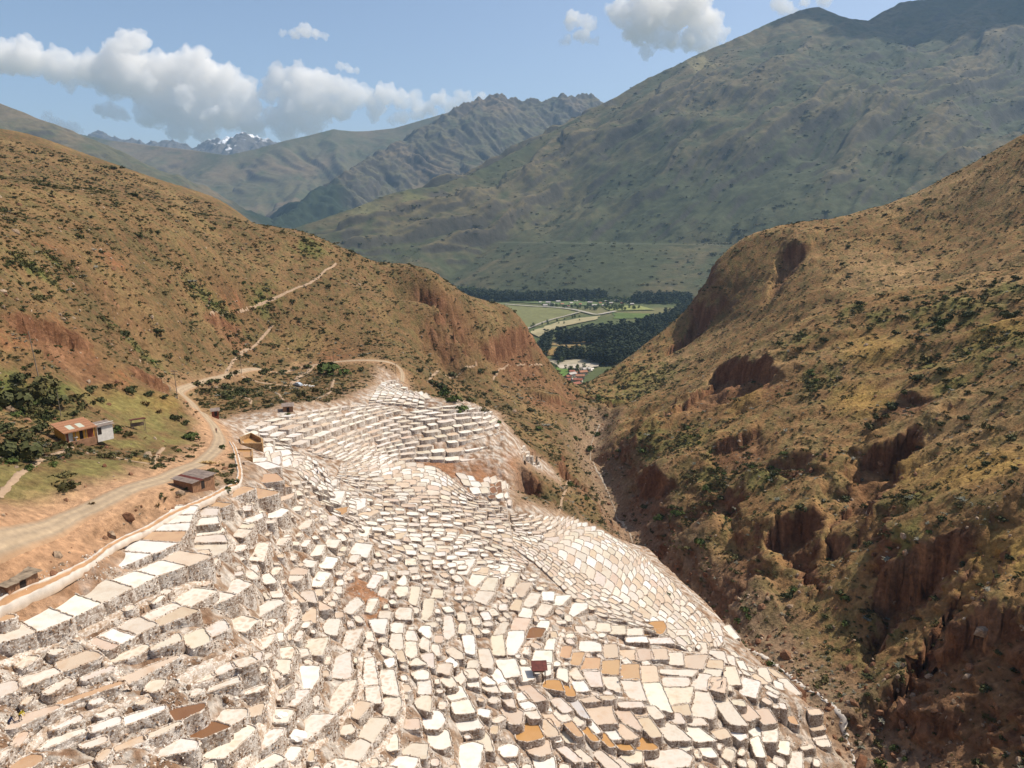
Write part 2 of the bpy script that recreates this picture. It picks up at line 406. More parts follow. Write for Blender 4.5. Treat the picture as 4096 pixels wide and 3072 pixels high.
TR += trace(225, 560.5, '''
m 290 130 350 105 410 165 330 180; m 340 220 430 180 465 280 390 285; m 150 440 330 340 440 315 465 335 240 463; m 25 500 90 455 255 482 170 560 60 545; p 475 110 590 65 655 75 640 108; c 470 120 625 120 590 150 510 165; w 755 20 830 0 890 0 860 65 765 55; p 590 55 670 0 735 0 700 60 600 60; w 690 195 750 95 845 105 765 200; c 600 255 700 250 730 330 640 310; p 525 250 560 250 640 320 600 325; p 660 345 760 340 850 380 740 390; m 450 580 550 465 580 475 480 580; p 620 460 690 390 725 395 720 490 640 475; m 800 520 840 475 920 475 890 590 810 570
m 945 690 985 575 1100 545 1025 695; m 630 740 680 640 825 615 770 745; m 235 700 300 630 405 585 340 680 260 720; m 415 710 530 690 545 720 520 783 400 770; m 395 875 410 802 520 797 500 895 400 905; c 270 770 375 735 370 760 300 800; w 595 1020 610 850 755 850 735 940 690 1025; m 480 1130 560 1050 680 1035 560 1150 470 1150; c 410 1060 440 1040 540 985 460 1050; m 365 1280 400 1190 545 1195 490 1285; m 860 920 900 780 1005 735 1000 920 950 935; m 785 1195 930 990 1050 955 1000 1080 880 1215; m 570 1385 690 1242 885 1232 660 1430; m 250 1500 350 1370 470 1350 390 1440 290 1510; w 200 1660 390 1545 470 1580 330 1660
m 1120 990 1120 800 1190 780 1225 985 1140 995; m 1140 1015 1230 1005 1245 1135 1145 1125; m 1250 890 1350 880 1390 1070 1270 1050; m 1270 1110 1390 1090 1405 1140 1360 1235 1275 1230; c 1060 1420 1170 1265 1305 1270 1180 1448; c 890 1560 1080 1432 1165 1467 1065 1598; m 760 1660 890 1582 1065 1612 1040 1660; c 1415 1530 1500 1470 1620 1470 1600 1580 1480 1570; w 1320 1640 1400 1570 1540 1580 1500 1660 1330 1660; w 1575 1240 1640 1205 1720 1210 1755 1280 1700 1338 1610 1335; w 1640 1370 1700 1345 1780 1365 1800 1470 1720 1500 1640 1470; w 1890 1480 1980 1460 2060 1480 2020 1660 1870 1660; c 1940 1390 2040 1357 2100 1400 2145 1520 2050 1500; w 1820 1242 1990 1227 2060 1330 1890 1358; w 1820 1130 1940 1112 1995 1210 1850 1220; w 1770 1060 1880 1005 1935 1095 1820 1113; c 1730 950 1800 925 1850 990 1790 1003; c 1848 940 1900 890 1940 910 1890 985; c 1920 880 1990 870 2030 925 1950 930
m 1265 740 1270 680 1355 740 1330 760; w 1285 800 1345 775 1350 825 1310 850; m 1130 400 1160 320 1220 310 1170 405; m 955 390 1020 330 1060 305 1100 345 1010 420; m 1140 205 1190 125 1250 130 1200 210; w 1225 100 1290 90 1290 140 1230 150; c 1235 270 1250 230 1320 215 1270 270; m 1370 240 1390 215 1455 215 1450 265 1400 280; w 1380 180 1430 125 1445 145 1440 190; c 1240 450 1260 410 1325 410 1300 460; w 1165 480 1290 468 1270 575 1200 560; w 1340 560 1350 505 1425 505 1410 582; m 1330 670 1340 600 1415 592 1415 700 1360 705; m 1375 430 1400 385 1485 385 1480 465 1390 460; c 1480 330 1495 215 1560 220 1530 350; c 1580 460 1600 320 1675 310 1650 420 1610 470; c 1660 290 1680 235 1735 240 1735 290; m 1455 620 1465 570 1510 570 1530 620 1490 643; m 1445 740 1450 658 1525 658 1530 740 1490 770; w 1560 560 1580 530 1640 530 1645 600 1620 610; c 1560 680 1590 620 1630 640 1630 720; c 1640 680 1700 680 1720 740 1690 750; c 1755 600 1760 455 1815 450 1830 560 1790 620; c 1780 720 1830 700 1890 740 1900 780 1830 770; c 1575 760 1660 745 1670 850 1620 830; m 1475 790 1530 785 1610 825 1490 835; w 1500 900 1580 880 1625 890 1620 940 1530 940; m 1550 1060 1560 970 1640 955 1645 1060; c 1530 1130 1580 1085 1645 1090 1640 1200 1550 1170; p 1365 720 1420 725 1445 800 1400 795; c 1705 880 1730 830 1810 830 1790 910; w 1770 800 1810 780 1860 820 1830 850''')
TR += trace(450, 560.5, '''
w 65 100 100 10 200 -10 130 100; w 140 200 190 112 300 112 200 200; p 185 100 220 60 300 60 290 108; w 330 120 370 40 465 45 410 130; c 205 310 240 252 350 252 280 340; c 250 240 300 150 380 145 340 248; c 440 200 470 110 545 105 500 200; p 510 260 560 190 645 180 580 280; c 590 350 650 270 720 270 680 340 640 360; w 740 310 750 255 825 255 820 310; w 830 345 850 290 960 280 890 345; c 690 420 740 355 815 365 760 430; w 560 440 590 385 650 395 640 465; p 485 380 530 320 570 325 550 390; p 500 530 530 465 640 470 590 560 510 560; w 960 420 1000 350 1090 345 1085 380 990 440; w 700 540 730 490 790 490 770 555; b 610 590 660 545 755 550 720 605 630 615; c 350 590 420 500 465 500 430 570; w 455 740 470 575 590 570 580 640 520 740; c 335 610 420 600 440 750 350 740; w 105 610 190 605 200 740 130 730; c 235 720 310 715 340 800 330 850 260 840; w 375 800 520 795 555 910 430 930; w 320 880 390 875 450 975 380 985; w 555 860 640 860 665 940 585 960; w 660 820 800 828 800 905 750 910 740 870; w 690 725 810 725 805 820 670 805; w 765 710 790 640 840 630 825 715
w 1045 710 1055 650 1130 655 1200 670 1200 720 1070 725; t 885 760 910 690 970 695 950 770; t 960 820 990 745 1070 740 1030 830; t 1045 870 1080 785 1195 785 1180 870; p 1225 770 1245 680 1330 675 1340 765; p 1355 790 1370 705 1475 705 1495 785; p 1505 795 1500 715 1600 715 1620 780; p 1630 780 1622 715 1725 710 1735 780; c 1745 820 1740 745 1850 740 1860 830; p 1865 845 1895 765 2055 755 2010 860; t 1210 895 1225 810 1350 800 1340 905; t 1365 940 1375 840 1505 835 1510 945; p 1525 970 1530 850 1645 850 1665 950 1640 975; c 1690 900 1695 870 1970 875 1920 925; c 1715 1000 1720 935 1900 940 1910 975 1890 1000; w 865 930 880 870 935 875 940 965; c 965 900 1010 860 1065 940 1000 940; c 1068 880 1190 885 1215 1000 1130 995; w 965 965 1050 950 1115 1035 1010 1040; c 1220 940 1335 935 1365 1050 1270 1010; c 1370 960 1510 960 1565 1110 1440 1090; w 1535 990 1680 985 1780 1210 1620 1160; c 1705 1020 1940 1015 1910 1130 1780 1148; p 1790 1162 1900 1147 1920 1230 1800 1220; c 1930 1010 2000 915 2085 920 2050 1030; c 1950 1060 2060 1045 2120 1180 2100 1255 1930 1230; p 2075 1020 2090 940 2200 940 2195 1050
o 750 1010 770 965 870 960 905 1040; o 910 1010 970 1000 1000 1075 940 1075; c 1005 1052 1060 1045 1170 1055 1180 1072 1040 1078; p 1040 1087 1165 1085 1205 1120 1080 1130; p 1180 1085 1300 1080 1320 1105 1230 1110; c 1330 1130 1520 1130 1555 1168 1380 1172; p 1075 1150 1280 1140 1305 1250 1335 1290 1180 1300; p 1315 1190 1420 1185 1525 1320 1510 1348 1400 1290; p 1430 1190 1550 1177 1575 1240 1485 1250; p 1490 1262 1590 1257 1695 1398 1605 1398; c 1565 1175 1640 1175 1715 1245 1640 1258; c 1660 1312 1775 1302 1930 1430 1750 1428; w 1825 1340 1970 1332 2125 1438 1965 1435; c 1880 1270 2010 1262 2060 1310 1935 1310; c 1725 1237 1830 1227 1880 1293 1790 1293; w 1795 1442 1890 1442 1930 1500 1850 1518; w 1962 1452 2050 1447 2135 1562 2040 1558; m 1560 1580 1660 1530 1830 1512 1930 1570 1900 1640 1700 1660 1600 1640; c 1360 1580 1440 1532 1530 1532 1530 1610 1430 1610; c 1155 1550 1210 1522 1365 1650 1260 1660; c 1320 1600 1372 1592 1440 1655 1380 1660; c 960 1490 1010 1482 1155 1600 1065 1600; c 855 1500 900 1462 1055 1590 980 1600; w 1085 1282 1130 1272 1205 1368 1150 1373; w 1195 1322 1290 1322 1365 1418 1280 1418; p 1315 1322 1380 1312 1505 1410 1400 1418; t 900 1292 970 1282 1065 1393 1010 1398; o 1035 1330 1095 1318 1190 1433 1135 1433; o 1185 1402 1240 1388 1315 1480 1270 1480; o 1315 1450 1390 1428 1465 1508 1380 1508; o 1445 1430 1540 1412 1660 1490 1630 1508 1520 1508; o 525 1330 640 1300 690 1310 745 1412 620 1438 545 1420; p 605 1475 660 1445 780 1440 805 1530 720 1553 650 1530; w 675 1592 740 1567 820 1572 840 1660 700 1660; p 720 1302 800 1272 865 1390 780 1398; c 875 1372 960 1352 1005 1448 940 1448; p 745 1237 810 1222 885 1300 850 1328; p 420 1190 480 1172 575 1210 565 1298 480 1290; w 530 1070 590 1057 640 1108 560 1118; w 560 1132 640 1122 685 1178 610 1188; w 695 1142 760 1132 815 1208 740 1208; c 815 1122 880 1102 980 1190 900 1205; p 560 1012 630 992 775 1108 660 1118; c 835 1212 900 1195 975 1268 900 1278; c 990 1252 1030 1247 1075 1298 1000 1308; g 945 1112 1010 1098 1120 1258 1050 1240; c 425 1100 490 1067 520 1168 470 1150; w 390 1002 440 988 495 1048 430 1048; c 255 1012 360 1002 380 1048 320 1043; w 135 882 190 872 245 938 180 928; c 50 968 90 902 135 902 100 978; w 155 968 220 952 228 1008 155 1000; w 255 952 300 932 365 978 300 983; c 585 1202 680 1192 725 1258 650 1248; w 815 1412 865 1402 895 1438 850 1448; w 390 1500 480 1472 545 1500 520 1558 430 1558
c 1050 540 1075 490 1155 485 1150 535; c 1170 560 1165 505 1270 505 1275 560; c 1285 580 1280 525 1395 525 1395 585; c 1410 590 1410 545 1530 545 1535 590; w 1420 650 1420 615 1560 610 1575 650; m 1585 660 1590 625 1750 615 1785 660; c 1795 655 1775 610 1890 605 1920 665; o 1535 570 1540 500 1700 490 1720 530 1690 580 1570 590; c 1770 590 1765 560 1880 552 1885 598''')
TR += trace(650, 560.5, '''
p 295 585 295 535 355 530 360 590; c 365 620 370 565 425 565 425 625; p 435 640 440 592 480 592 485 640; w 495 660 500 620 565 607 570 650; c 350 720 345 657 435 662 460 740; c 480 740 480 720 580 732 615 820; p 465 850 480 802 570 802 580 858; c 445 925 450 872 565 877 575 930; c 600 990 595 860 680 857 720 980; c 605 800 610 765 660 770 680 840; m 730 1060 750 940 875 975 840 1090; c 490 1097 600 1082 775 1308 640 1298; c 655 1140 660 1117 740 1122 760 1163; p 700 1182 790 1167 870 1243 780 1273; p 845 1202 940 1192 1010 1288 910 1298; w 785 1287 890 1262 900 1328 860 1358; m 910 1440 910 1332 1015 1337 1010 1440; w 810 1440 870 1412 920 1558 850 1558; w 1015 1450 1110 1452 1105 1548 1020 1520; m 1115 1530 1120 1472 1220 1472 1215 1600 1120 1600; c 1030 950 1095 957 1200 1060 1110 1070; p 930 860 1000 882 1090 945 1040 945; w 595 535 640 527 710 610 660 613; c 500 510 550 507 580 590 540 600; c 410 470 450 467 500 545 450 550; p 1275 1195 1350 1190 1370 1222 1290 1228; p 1295 1237 1380 1228 1400 1262 1310 1268; c 1320 1277 1410 1270 1430 1303 1340 1308; c 1350 1320 1430 1314 1455 1360 1370 1355; t 1115 1180 1160 1177 1190 1230 1140 1215; c 870 872 930 867 970 958 900 958; w 1000 967 1050 987 1060 1030 1010 1010; w 640 1370 700 1340 770 1400 720 1430; p 500 1370 600 1350 640 1400 560 1420''')

# regular terraces: guide lines from the uphill side down, rows between them, pan width in metres
ZONES = [
    (dict(w=5.8, col='wwcwcp', gap=0.02, jit=0.10, asp=1), [[(243, 427), (270, 418), (300, 411), (335, 406), (375, 403)], [(300, 447), (330, 435), (352, 427), (375, 419), (405, 410)]], [5]),
    (dict(w=5.6, col='wwcwccp', gap=0.03, jit=0.12, asp=1), [[(306, 449), (340, 434), (372, 422), (410, 411), (435, 405), (462, 405)], [(322, 456), (352, 446), (385, 436), (420, 424), (455, 415), (494, 415)], [(345, 460), (375, 455), (410, 450), (445, 446), (475, 442), (503, 434)], [(362, 462), (388, 461), (420, 460), (450, 462), (480, 463), (500, 456)]], [3, 4, 2]),
    (dict(w=4.0, col='wcccw', gap=0.06, jit=0.25, asp=1), [[(368, 402), (382, 380), (392, 378)], [(395, 404), (405, 392), (415, 393)], [(425, 408), (425, 398), (432, 398)]], [4, 4]),
    (dict(w=4.4, col='wwcw', gap=0.05, jit=0.2, asp=1), [[(240, 431), (262, 429), (290, 446)], [(263, 447), (280, 449), (305, 458)], [(268, 462), (290, 466), (315, 466)]], [3, 3]),
    (dict(w=3.6, col='pcpcwcwp', gap=0.0, jit=0.10, asp=1), [[(340, 464), (362, 462), (385, 461), (412, 462), (435, 466), (455, 480), (475, 496), (508, 510)], [(338, 470), (360, 476), (385, 483), (412, 490), (435, 495), (458, 505), (482, 515), (510, 524)], [(335, 476), (355, 486), (382, 498), (410, 508), (435, 516), (462, 526), (490, 538), (515, 548)]], [7, 6]),
    (dict(w=3.4, col='cwpccpwc', gap=0.0, jit=0.08, asp=1), [[(510, 512), (545, 516), (575, 521), (602, 533), (640, 556), (668, 580), (700, 612), (726, 645)], [(512, 530), (540, 545), (565, 560), (590, 578), (615, 596), (640, 614), (662, 630), (690, 652)], [(512, 546), (532, 560), (552, 578), (570, 596), (585, 606), (600, 616), (618, 622), (640, 626)]], [9, 7]),
    (dict(w=3.3, col='wwcwpcw', gap=0.18, jit=0.25, asp=1), [[(300, 450), (318, 462), (335, 479), (355, 489), (382, 501), (410, 511), (435, 519), (462, 529), (490, 541), (530, 563)], [(298, 472), (318, 490), (340, 505), (362, 518), (390, 528), (418, 538), (445, 546), (470, 554), (495, 562), (520, 573)], [(330, 512), (345, 520), (362, 531), (384, 543), (405, 552), (425, 560), (445, 565), (462, 569), (485, 573), (500, 580)]], [7, 5]),
    (dict(w=3.2, col='wcwc', gap=0.05, jit=0.12, asp=1), [[(519, 443), (527, 447), (533, 455)], [(519, 452), (530, 460), (540, 466)], [(519, 466), (531, 470), (545, 474)]], [3, 3]),
    (dict(w=3.0, col='cwcb', gap=0.3, jit=0.35, asp=1), [[(455, 472), (478, 478), (506, 476)], [(470, 494), (490, 494), (510, 492)], [(485, 506), (500, 506), (512, 508)]], [3, 2]),
]
PANC = {'w': (0.67, 0.64, 0.575), 'c': (0.585, 0.52, 0.435), 'p': (0.54, 0.43, 0.325), 't': (0.46, 0.30, 0.175), 'o': (0.45, 0.25, 0.10), 'b': (0.20, 0.098, 0.046), 'm': (0.63, 0.58, 0.505), 'g': (0.48, 0.455, 0.41)}
CNAME = {'w': 'chalk white', 'c': 'cream', 'p': 'pale peach', 't': 'tan', 'o': 'ochre brine filled', 'b': 'dry brown earth', 'm': 'mottled white', 'g': 'dotted grey'}

PANS = []        # dict(poly plan (n,2), z, col)
def level_poly(q, z):
    R = ray(q[:, 0], q[:, 1])
    return (R * (z / R[:, 2])[:, None])[:, :2]
_used = []
rz0 = random.Random(17)
for ci, q in TR:
    c = q.mean(0)
    if any(np.hypot(*(c - u)) < 5.5 for u in _used):
        continue                             # the same pan read off twice
    _used.append(c)
    z = float(hit(c[0], c[1])[0][2])
    P = level_poly(q, z)
    for _ in range(3):                       # settle the level on the slope under the pan
        z = float(np.mean(H0(P[:, 0], P[:, 1])))
        P = level_poly(q, z)
    PANS.append(dict(p=P, z=z, c=ci, q=c, tr=True, qq=q))
_cs = np.array([a['q'] for a in PANS]); NBR = []
for ia, a in enumerate(PANS):
    nb = []
    for ib in np.where(np.hypot(*(_cs - a['q']).T) < 60)[0]:
        if ib != ia:
            dm = np.sqrt(((a['qq'][:, None] - PANS[ib]['qq'][None]) ** 2).sum(-1)) < 4.5
            if dm.any(1).sum() >= 2 or dm.any(0).sum() >= 2:
                nb.append(int(ib))
    NBR.append(nb)
for _ in range(6):                           # pans of one terrace share a level
    nz = [float(np.mean([a['z']] + [PANS[k]['z'] for k in NBR[ia] if abs(PANS[k]['z'] - a['z']) < 1.15])) for ia, a in enumerate(PANS)]
    for a, z in zip(PANS, nz):
        a['z'] = z
for a in PANS:
    a['z'] += rz0.uniform(-0.04, 0.04)
    c = a['qq'].mean(0); e = a['qq'] - c
    a['p'] = level_poly(c + e * (1 + 1.9 / np.maximum(np.hypot(*e.T), 3.0))[:, None], a['z'])

def resample(pl, n):
    pl = np.asarray(pl, float)
    s = np.r_[0, np.cumsum(np.hypot(*np.diff(pl, axis=0).T))]
    t = np.linspace(0, s[-1], n)
    return np.stack([np.interp(t, s, pl[:, 0]), np.interp(t, s, pl[:, 1])], -1)
rz = random.Random(3)
traced_c = np.array([p['q'] for p in PANS])
for opt, lines, nsub in ZONES:
    N = 60
    G = [plan(resample(l, N)) for l in lines]
    rows = []
    for a, b, k in zip(G[:-1], G[1:], nsub):
        for i in range(k):
            rows.append(a + (b - a) * (i / k))
    rows.append(G[-1])
    for ri in range(len(rows) - 1):
        A = rows[ri]; B = rows[ri + 1]
        L = np.r_[0, np.cumsum(np.hypot(*np.diff(0.5 * (A + B)[:, :2], axis=0).T))]
        s = -rz.random() * opt['w']
        while s < L[-1] - 1.0:
            wd = opt['w'] * rz.uniform(0.72, 1.4)
            s0 = max(s, 0); s1 = min(s + wd, L[-1]); s = s + wd
            if s1 - s0 < 1.2 or rz.random() < opt['gap']:
                continue
            f = lambda row, t: np.array([np.interp(t, L, row[:, 0]), np.interp(t, L, row[:, 1])])
            j = opt['jit'] * opt['w'] * 0.4
            sh = rz.uniform(-j, j)
            q = [f(A, s0) , f(A, s1), f(B, s1 + sh), f(B, s0 + sh)]
            P = np.array(q) + np.array([[rz.uniform(-j, j) * 0.35 for _ in range(2)] for _ in range(4)])
            c = P.mean(0); P = c + (P - c) * np.array(1 - 0.30 / np.maximum(np.hypot(*(P - c).T), 0.9))[:, None]
            z = float(np.mean(H0(P[:, 0], P[:, 1]))) + rz.uniform(-0.12, 0.12)
            px, py, zc = project(np.array([c[0], c[1], z]))
            PANS.append(dict(p=P, z=z, c=rz.choice(opt['col']), q=np.array([px, py]), tr=False))

def poly_area(P):
    x, y = P[:, 0], P[:, 1]
    return 0.5 * (np.dot(x, np.roll(y, -1)) - np.dot(y, np.roll(x, -1)))


# occupancy of the slope, then small pans packed into what is left between the others
OX0, OX1, OY0, OY1, OC = -90.0, 130.0, 40.0, 400.0, 0.4
OCC = np.zeros((int((OX1 - OX0) / OC), int((OY1 - OY0) / OC)), bool)
def cells(P):
    x0 = max(int((P[:, 0].min() - OX0) / OC), 0); x1 = min(int((P[:, 0].max() - OX0) / OC) + 2, OCC.shape[0])
    y0 = max(int((P[:, 1].min() - OY0) / OC), 0); y1 = min(int((P[:, 1].max() - OY0) / OC) + 2, OCC.shape[1])
    if x1 <= x0 or y1 <= y0:
        return None
    X, Y = np.meshgrid(OX0 + (np.arange(x0, x1) + 0.5) * OC, OY0 + (np.arange(y0, y1) + 0.5) * OC, indexing='ij')
    ins = np.zeros(X.shape, bool)
    for a, b in zip(P, np.roll(P, -1, 0)):
        ins ^= ((a[1] > Y) != (b[1] > Y)) & (X < (b[0] - a[0]) * (Y - a[1]) / (b[1] - a[1] + 1e-12) + a[0])
    return x0, x1, y0, y1, ins
def grow(P, m):
    c = P.mean(0); e = P - c
    return c + e * (1 + m / np.maximum(np.hypot(*e.T), 0.6))[:, None]
for p in PANS:
    k = cells(grow(p['p'], 0.30))
    if k: OCC[k[0]:k[1], k[2]:k[3]] |= k[4]
KEEP_OUT_Q = [(365, 592, 20), (372, 615, 12), (362, 452, 9), (405, 459, 10), (440, 465, 14), (470, 470, 18), (255, 438, 16), (585, 705, 12), (600, 625, 8), (262, 452, 10), (250, 425, 10), (255, 530, 14), (290, 520, 8), (260, 500, 8), (850, 745, 40), (790, 720, 16), (760, 690, 12)]
KO = hit([a for a, _, _ in KEEP_OUT_Q], [b for _, b, _ in KEEP_OUT_Q]); KOR = np.array([c for _, _, c in KEEP_OUT_Q]) * project(KO)[2] / FPX
SALT_IN = plan([(0, 625), (60, 596), (110, 568), (165, 532), (235, 502), (262, 484), (300, 475), (330, 470), (345, 480), (420, 510), (500, 545), (530, 566), (560, 600), (590, 625), (640, 650), (700, 655), (735, 650), (780, 695), (815, 725), (838, 760), (840, 800), (500, 830), (0, 830)])
rf = random.Random(77)
nfill = 0
NC = 12000
cq = np.array([(rf.uniform(-10, 850), rf.uniform(480, 785)) for _ in range(NC)])
cc = hit(cq[:, 0], cq[:, 1])
okc = poly_sd(cc[:, 0], cc[:, 1], SALT_IN) < -0.8
for kx, ky, kr in zip(KO[:, 0], KO[:, 1], KOR):
    okc &= np.hypot(cc[:, 0] - kx, cc[:, 1] - ky) > kr
cgx, cgy = slope_dir(cc[:, 0], cc[:, 1])
for it in range(NC):
    if not okc[it]:
        continue
    if cq[it][0] < 255 - max(0, 610 - cq[it][1]) * 0.6 and cq[it][1] > 520 and rf.random() < 0.75:
        continue                             # the long terraces at the lower left hold few small pans
    px_, py_ = cq[it]; c = cc[it]; gx, gy = cgx[it], cgy[it]
    big_ = 1.0 - 0.45 * (it / NC)
    g = math.hypot(gx, gy) + 1e-6; dx, dy = gx / g, gy / g
    a = rf.gauss(0, 0.22); dx, dy = dx * cos(a) - dy * sin(a), dx * sin(a) + dy * cos(a)
    L = rf.uniform(1.6, 4.4) * big_; D_ = rf.uniform(1.3, 2.5) * big_ / (1 + 0.4 * max(g - 0.5, 0))
    sk = rf.uniform(-0.3, 0.3)
    P = np.array([[-L / 2, -D_ / 2], [L / 2, -D_ / 2 + sk], [L / 2 * rf.uniform(0.75, 1.1), D_ / 2], [-L / 2 * rf.uniform(0.75, 1.1), D_ / 2 - sk]])
    P = np.stack([c[0] + P[:, 0] * -dy + P[:, 1] * dx, c[1] + P[:, 0] * dx + P[:, 1] * dy], -1)
    k = cells(grow(P, 0.22))
    if k is None or (OCC[k[0]:k[1], k[2]:k[3]] & k[4]).any():
        continue
    k = cells(grow(P, 0.28))
    OCC[k[0]:k[1], k[2]:k[3]] |= k[4]
    z = float(np.mean(H0(P[:, 0], P[:, 1])))
    PANS.append(dict(p=P, z=z, c=rf.choice('wmmcccpm'), q=np.array([px_, py_]), tr=False)); nfill += 1
def box_blur(A, r):
    for ax in (0, 1):
        c = np.cumsum(np.concatenate([np.zeros_like(np.take(A, [0], ax)), A], ax), ax)
        n = A.shape[ax]; hi = np.minimum(np.arange(n) + r + 1, n); lo = np.maximum(np.arange(n) - r, 0)
        A = (np.take(c, hi, ax) - np.take(c, lo, ax)) / (2 * r + 1)
    return A
OCCB = box_blur(box_blur(OCC.astype(float), 2), 2)
def occ_at(x, y):
    fx = np.clip((x - OX0) / OC - 0.5, 0, OCC.shape[0] - 1.001); fy = np.clip((y - OY0) / OC - 0.5, 0, OCC.shape[1] - 1.001)
    i = fx.astype(int); j = fy.astype(int); a = fx - i; b = fy - j
    return OCCB[i, j] * (1 - a) * (1 - b) + OCCB[i + 1, j] * a * (1 - b) + OCCB[i, j + 1] * (1 - a) * b + OCCB[i + 1, j + 1] * a * b
CLIFFS = [  # crest polyline, drop, length of the hollow below it
    ([(700, 282), (715, 299), (735, 302), (750, 296)], 24, 30), ([(776, 258), (795, 252), (812, 251)], 16, 26),
    ([(685, 320), (700, 307), (714, 322)], 20, 28), ([(692, 399), (714, 379), (745, 370), (797, 381)], 13, 26),
    ([(598, 453), (630, 441), (660, 426), (692, 400)], 24, 30), ([(846, 456), (888, 449), (907, 439), (935, 438)], 13, 22),
    ([(794, 482), (814, 467), (835, 450)], 12, 16), ([(858, 602), (890, 587), (914, 570), (961, 553), (976, 558)], 15, 26),
    ([(924, 652), (961, 644), (992, 621), (1040, 592)], 12, 20), ([(816, 562), (829, 539), (857, 547)], 12, 16),
    ([(862, 722), (888, 698), (924, 706), (1008, 697)], 9, 14), ([(715, 599), (755, 586), (780, 578)], 10, 14),
    ([(648, 549), (675, 541), (702, 531), (742, 520)], 16, 20), ([(750, 550), (780, 531), (838, 513)], 15, 20),
    ([(511, 488), (520, 476), (540, 492), (551, 507)], 12, 16), ([(555, 471), (562, 465), (570, 473)], 8, 12), ([(581, 494), (590, 498), (604, 516)], 8, 12),
    ([(470, 339), (490, 349), (510, 339), (522, 333), (538, 347)], 14, 20), ([(425, 305), (440, 318), (462, 336)], 10, 18),
    ([(520, 386), (545, 395), (572, 401)], 8, 14), ([(565, 404), (590, 403), (613, 413)], 9, 16),
    ([(-5, 316), (35, 321), (65, 333), (97, 346)], 5, 10), ([(120, 371), (150, 381), (169, 388)], 3.5, 7), ([(200, 318), (225, 322), (245, 328)], 4, 8),
    ([(70, 541), (105, 527), (150, 503), (182, 489)], 2.2, 5), ([(225, 384), (262, 372), (300, 364), (350, 357), (392, 358)], -3.5, 9),
    ([(640, 470), (662, 480), (690, 478)], 10, 13), ([(895, 395), (930, 400), (960, 392)], 4, 10), ([(700, 455), (735, 440), (770, 425)], 7, 14),
]
CL = []
for q, hgt, ln in CLIFFS:
    if hgt < 0:
        continue
    p = plan(q)
    d = p[-1] - p[0]; nrm = np.array([-d[1], d[0]]) / (np.hypot(d[0], d[1]) + 1e-9)
    m = p.mean(0)
    e = 4.0
    dn = 1.0 if H0(m[0] + nrm[0] * e, m[1] + nrm[1] * e) < H0(m[0] - nrm[0] * e, m[1] - nrm[1] * e) else -1.0
    CL.append((p, float(hgt), float(ln), dn))

ROAD_Q = [(-40, 560), (0, 545), (60, 522), (110, 503), (160, 482), (200, 464), (216, 452), (221, 440), (216, 428), (209, 420), (203, 414), (197, 408), (188, 399), (176, 390), (200, 381), (230, 376), (265, 370), (300, 366), (340, 362), (375, 361), (395, 364), (403, 372), (402, 382)]
ROAD = plan(ROAD_Q)
ROAD_W = np.interp(np.arange(len(ROAD)), [0, 2, 5, 9, 12, 23], [4.4, 4.4, 4.2, 3.6, 3.0, 2.6])
RAV_Q = [(868, 790), (858, 765), (820, 712), (790, 682), (740, 628), (700, 588), (668, 560), (650, 540), (636, 515), (622, 492), (606, 468), (592, 446), (590, 430), (600, 411)]
RAV = plan(RAV_Q)

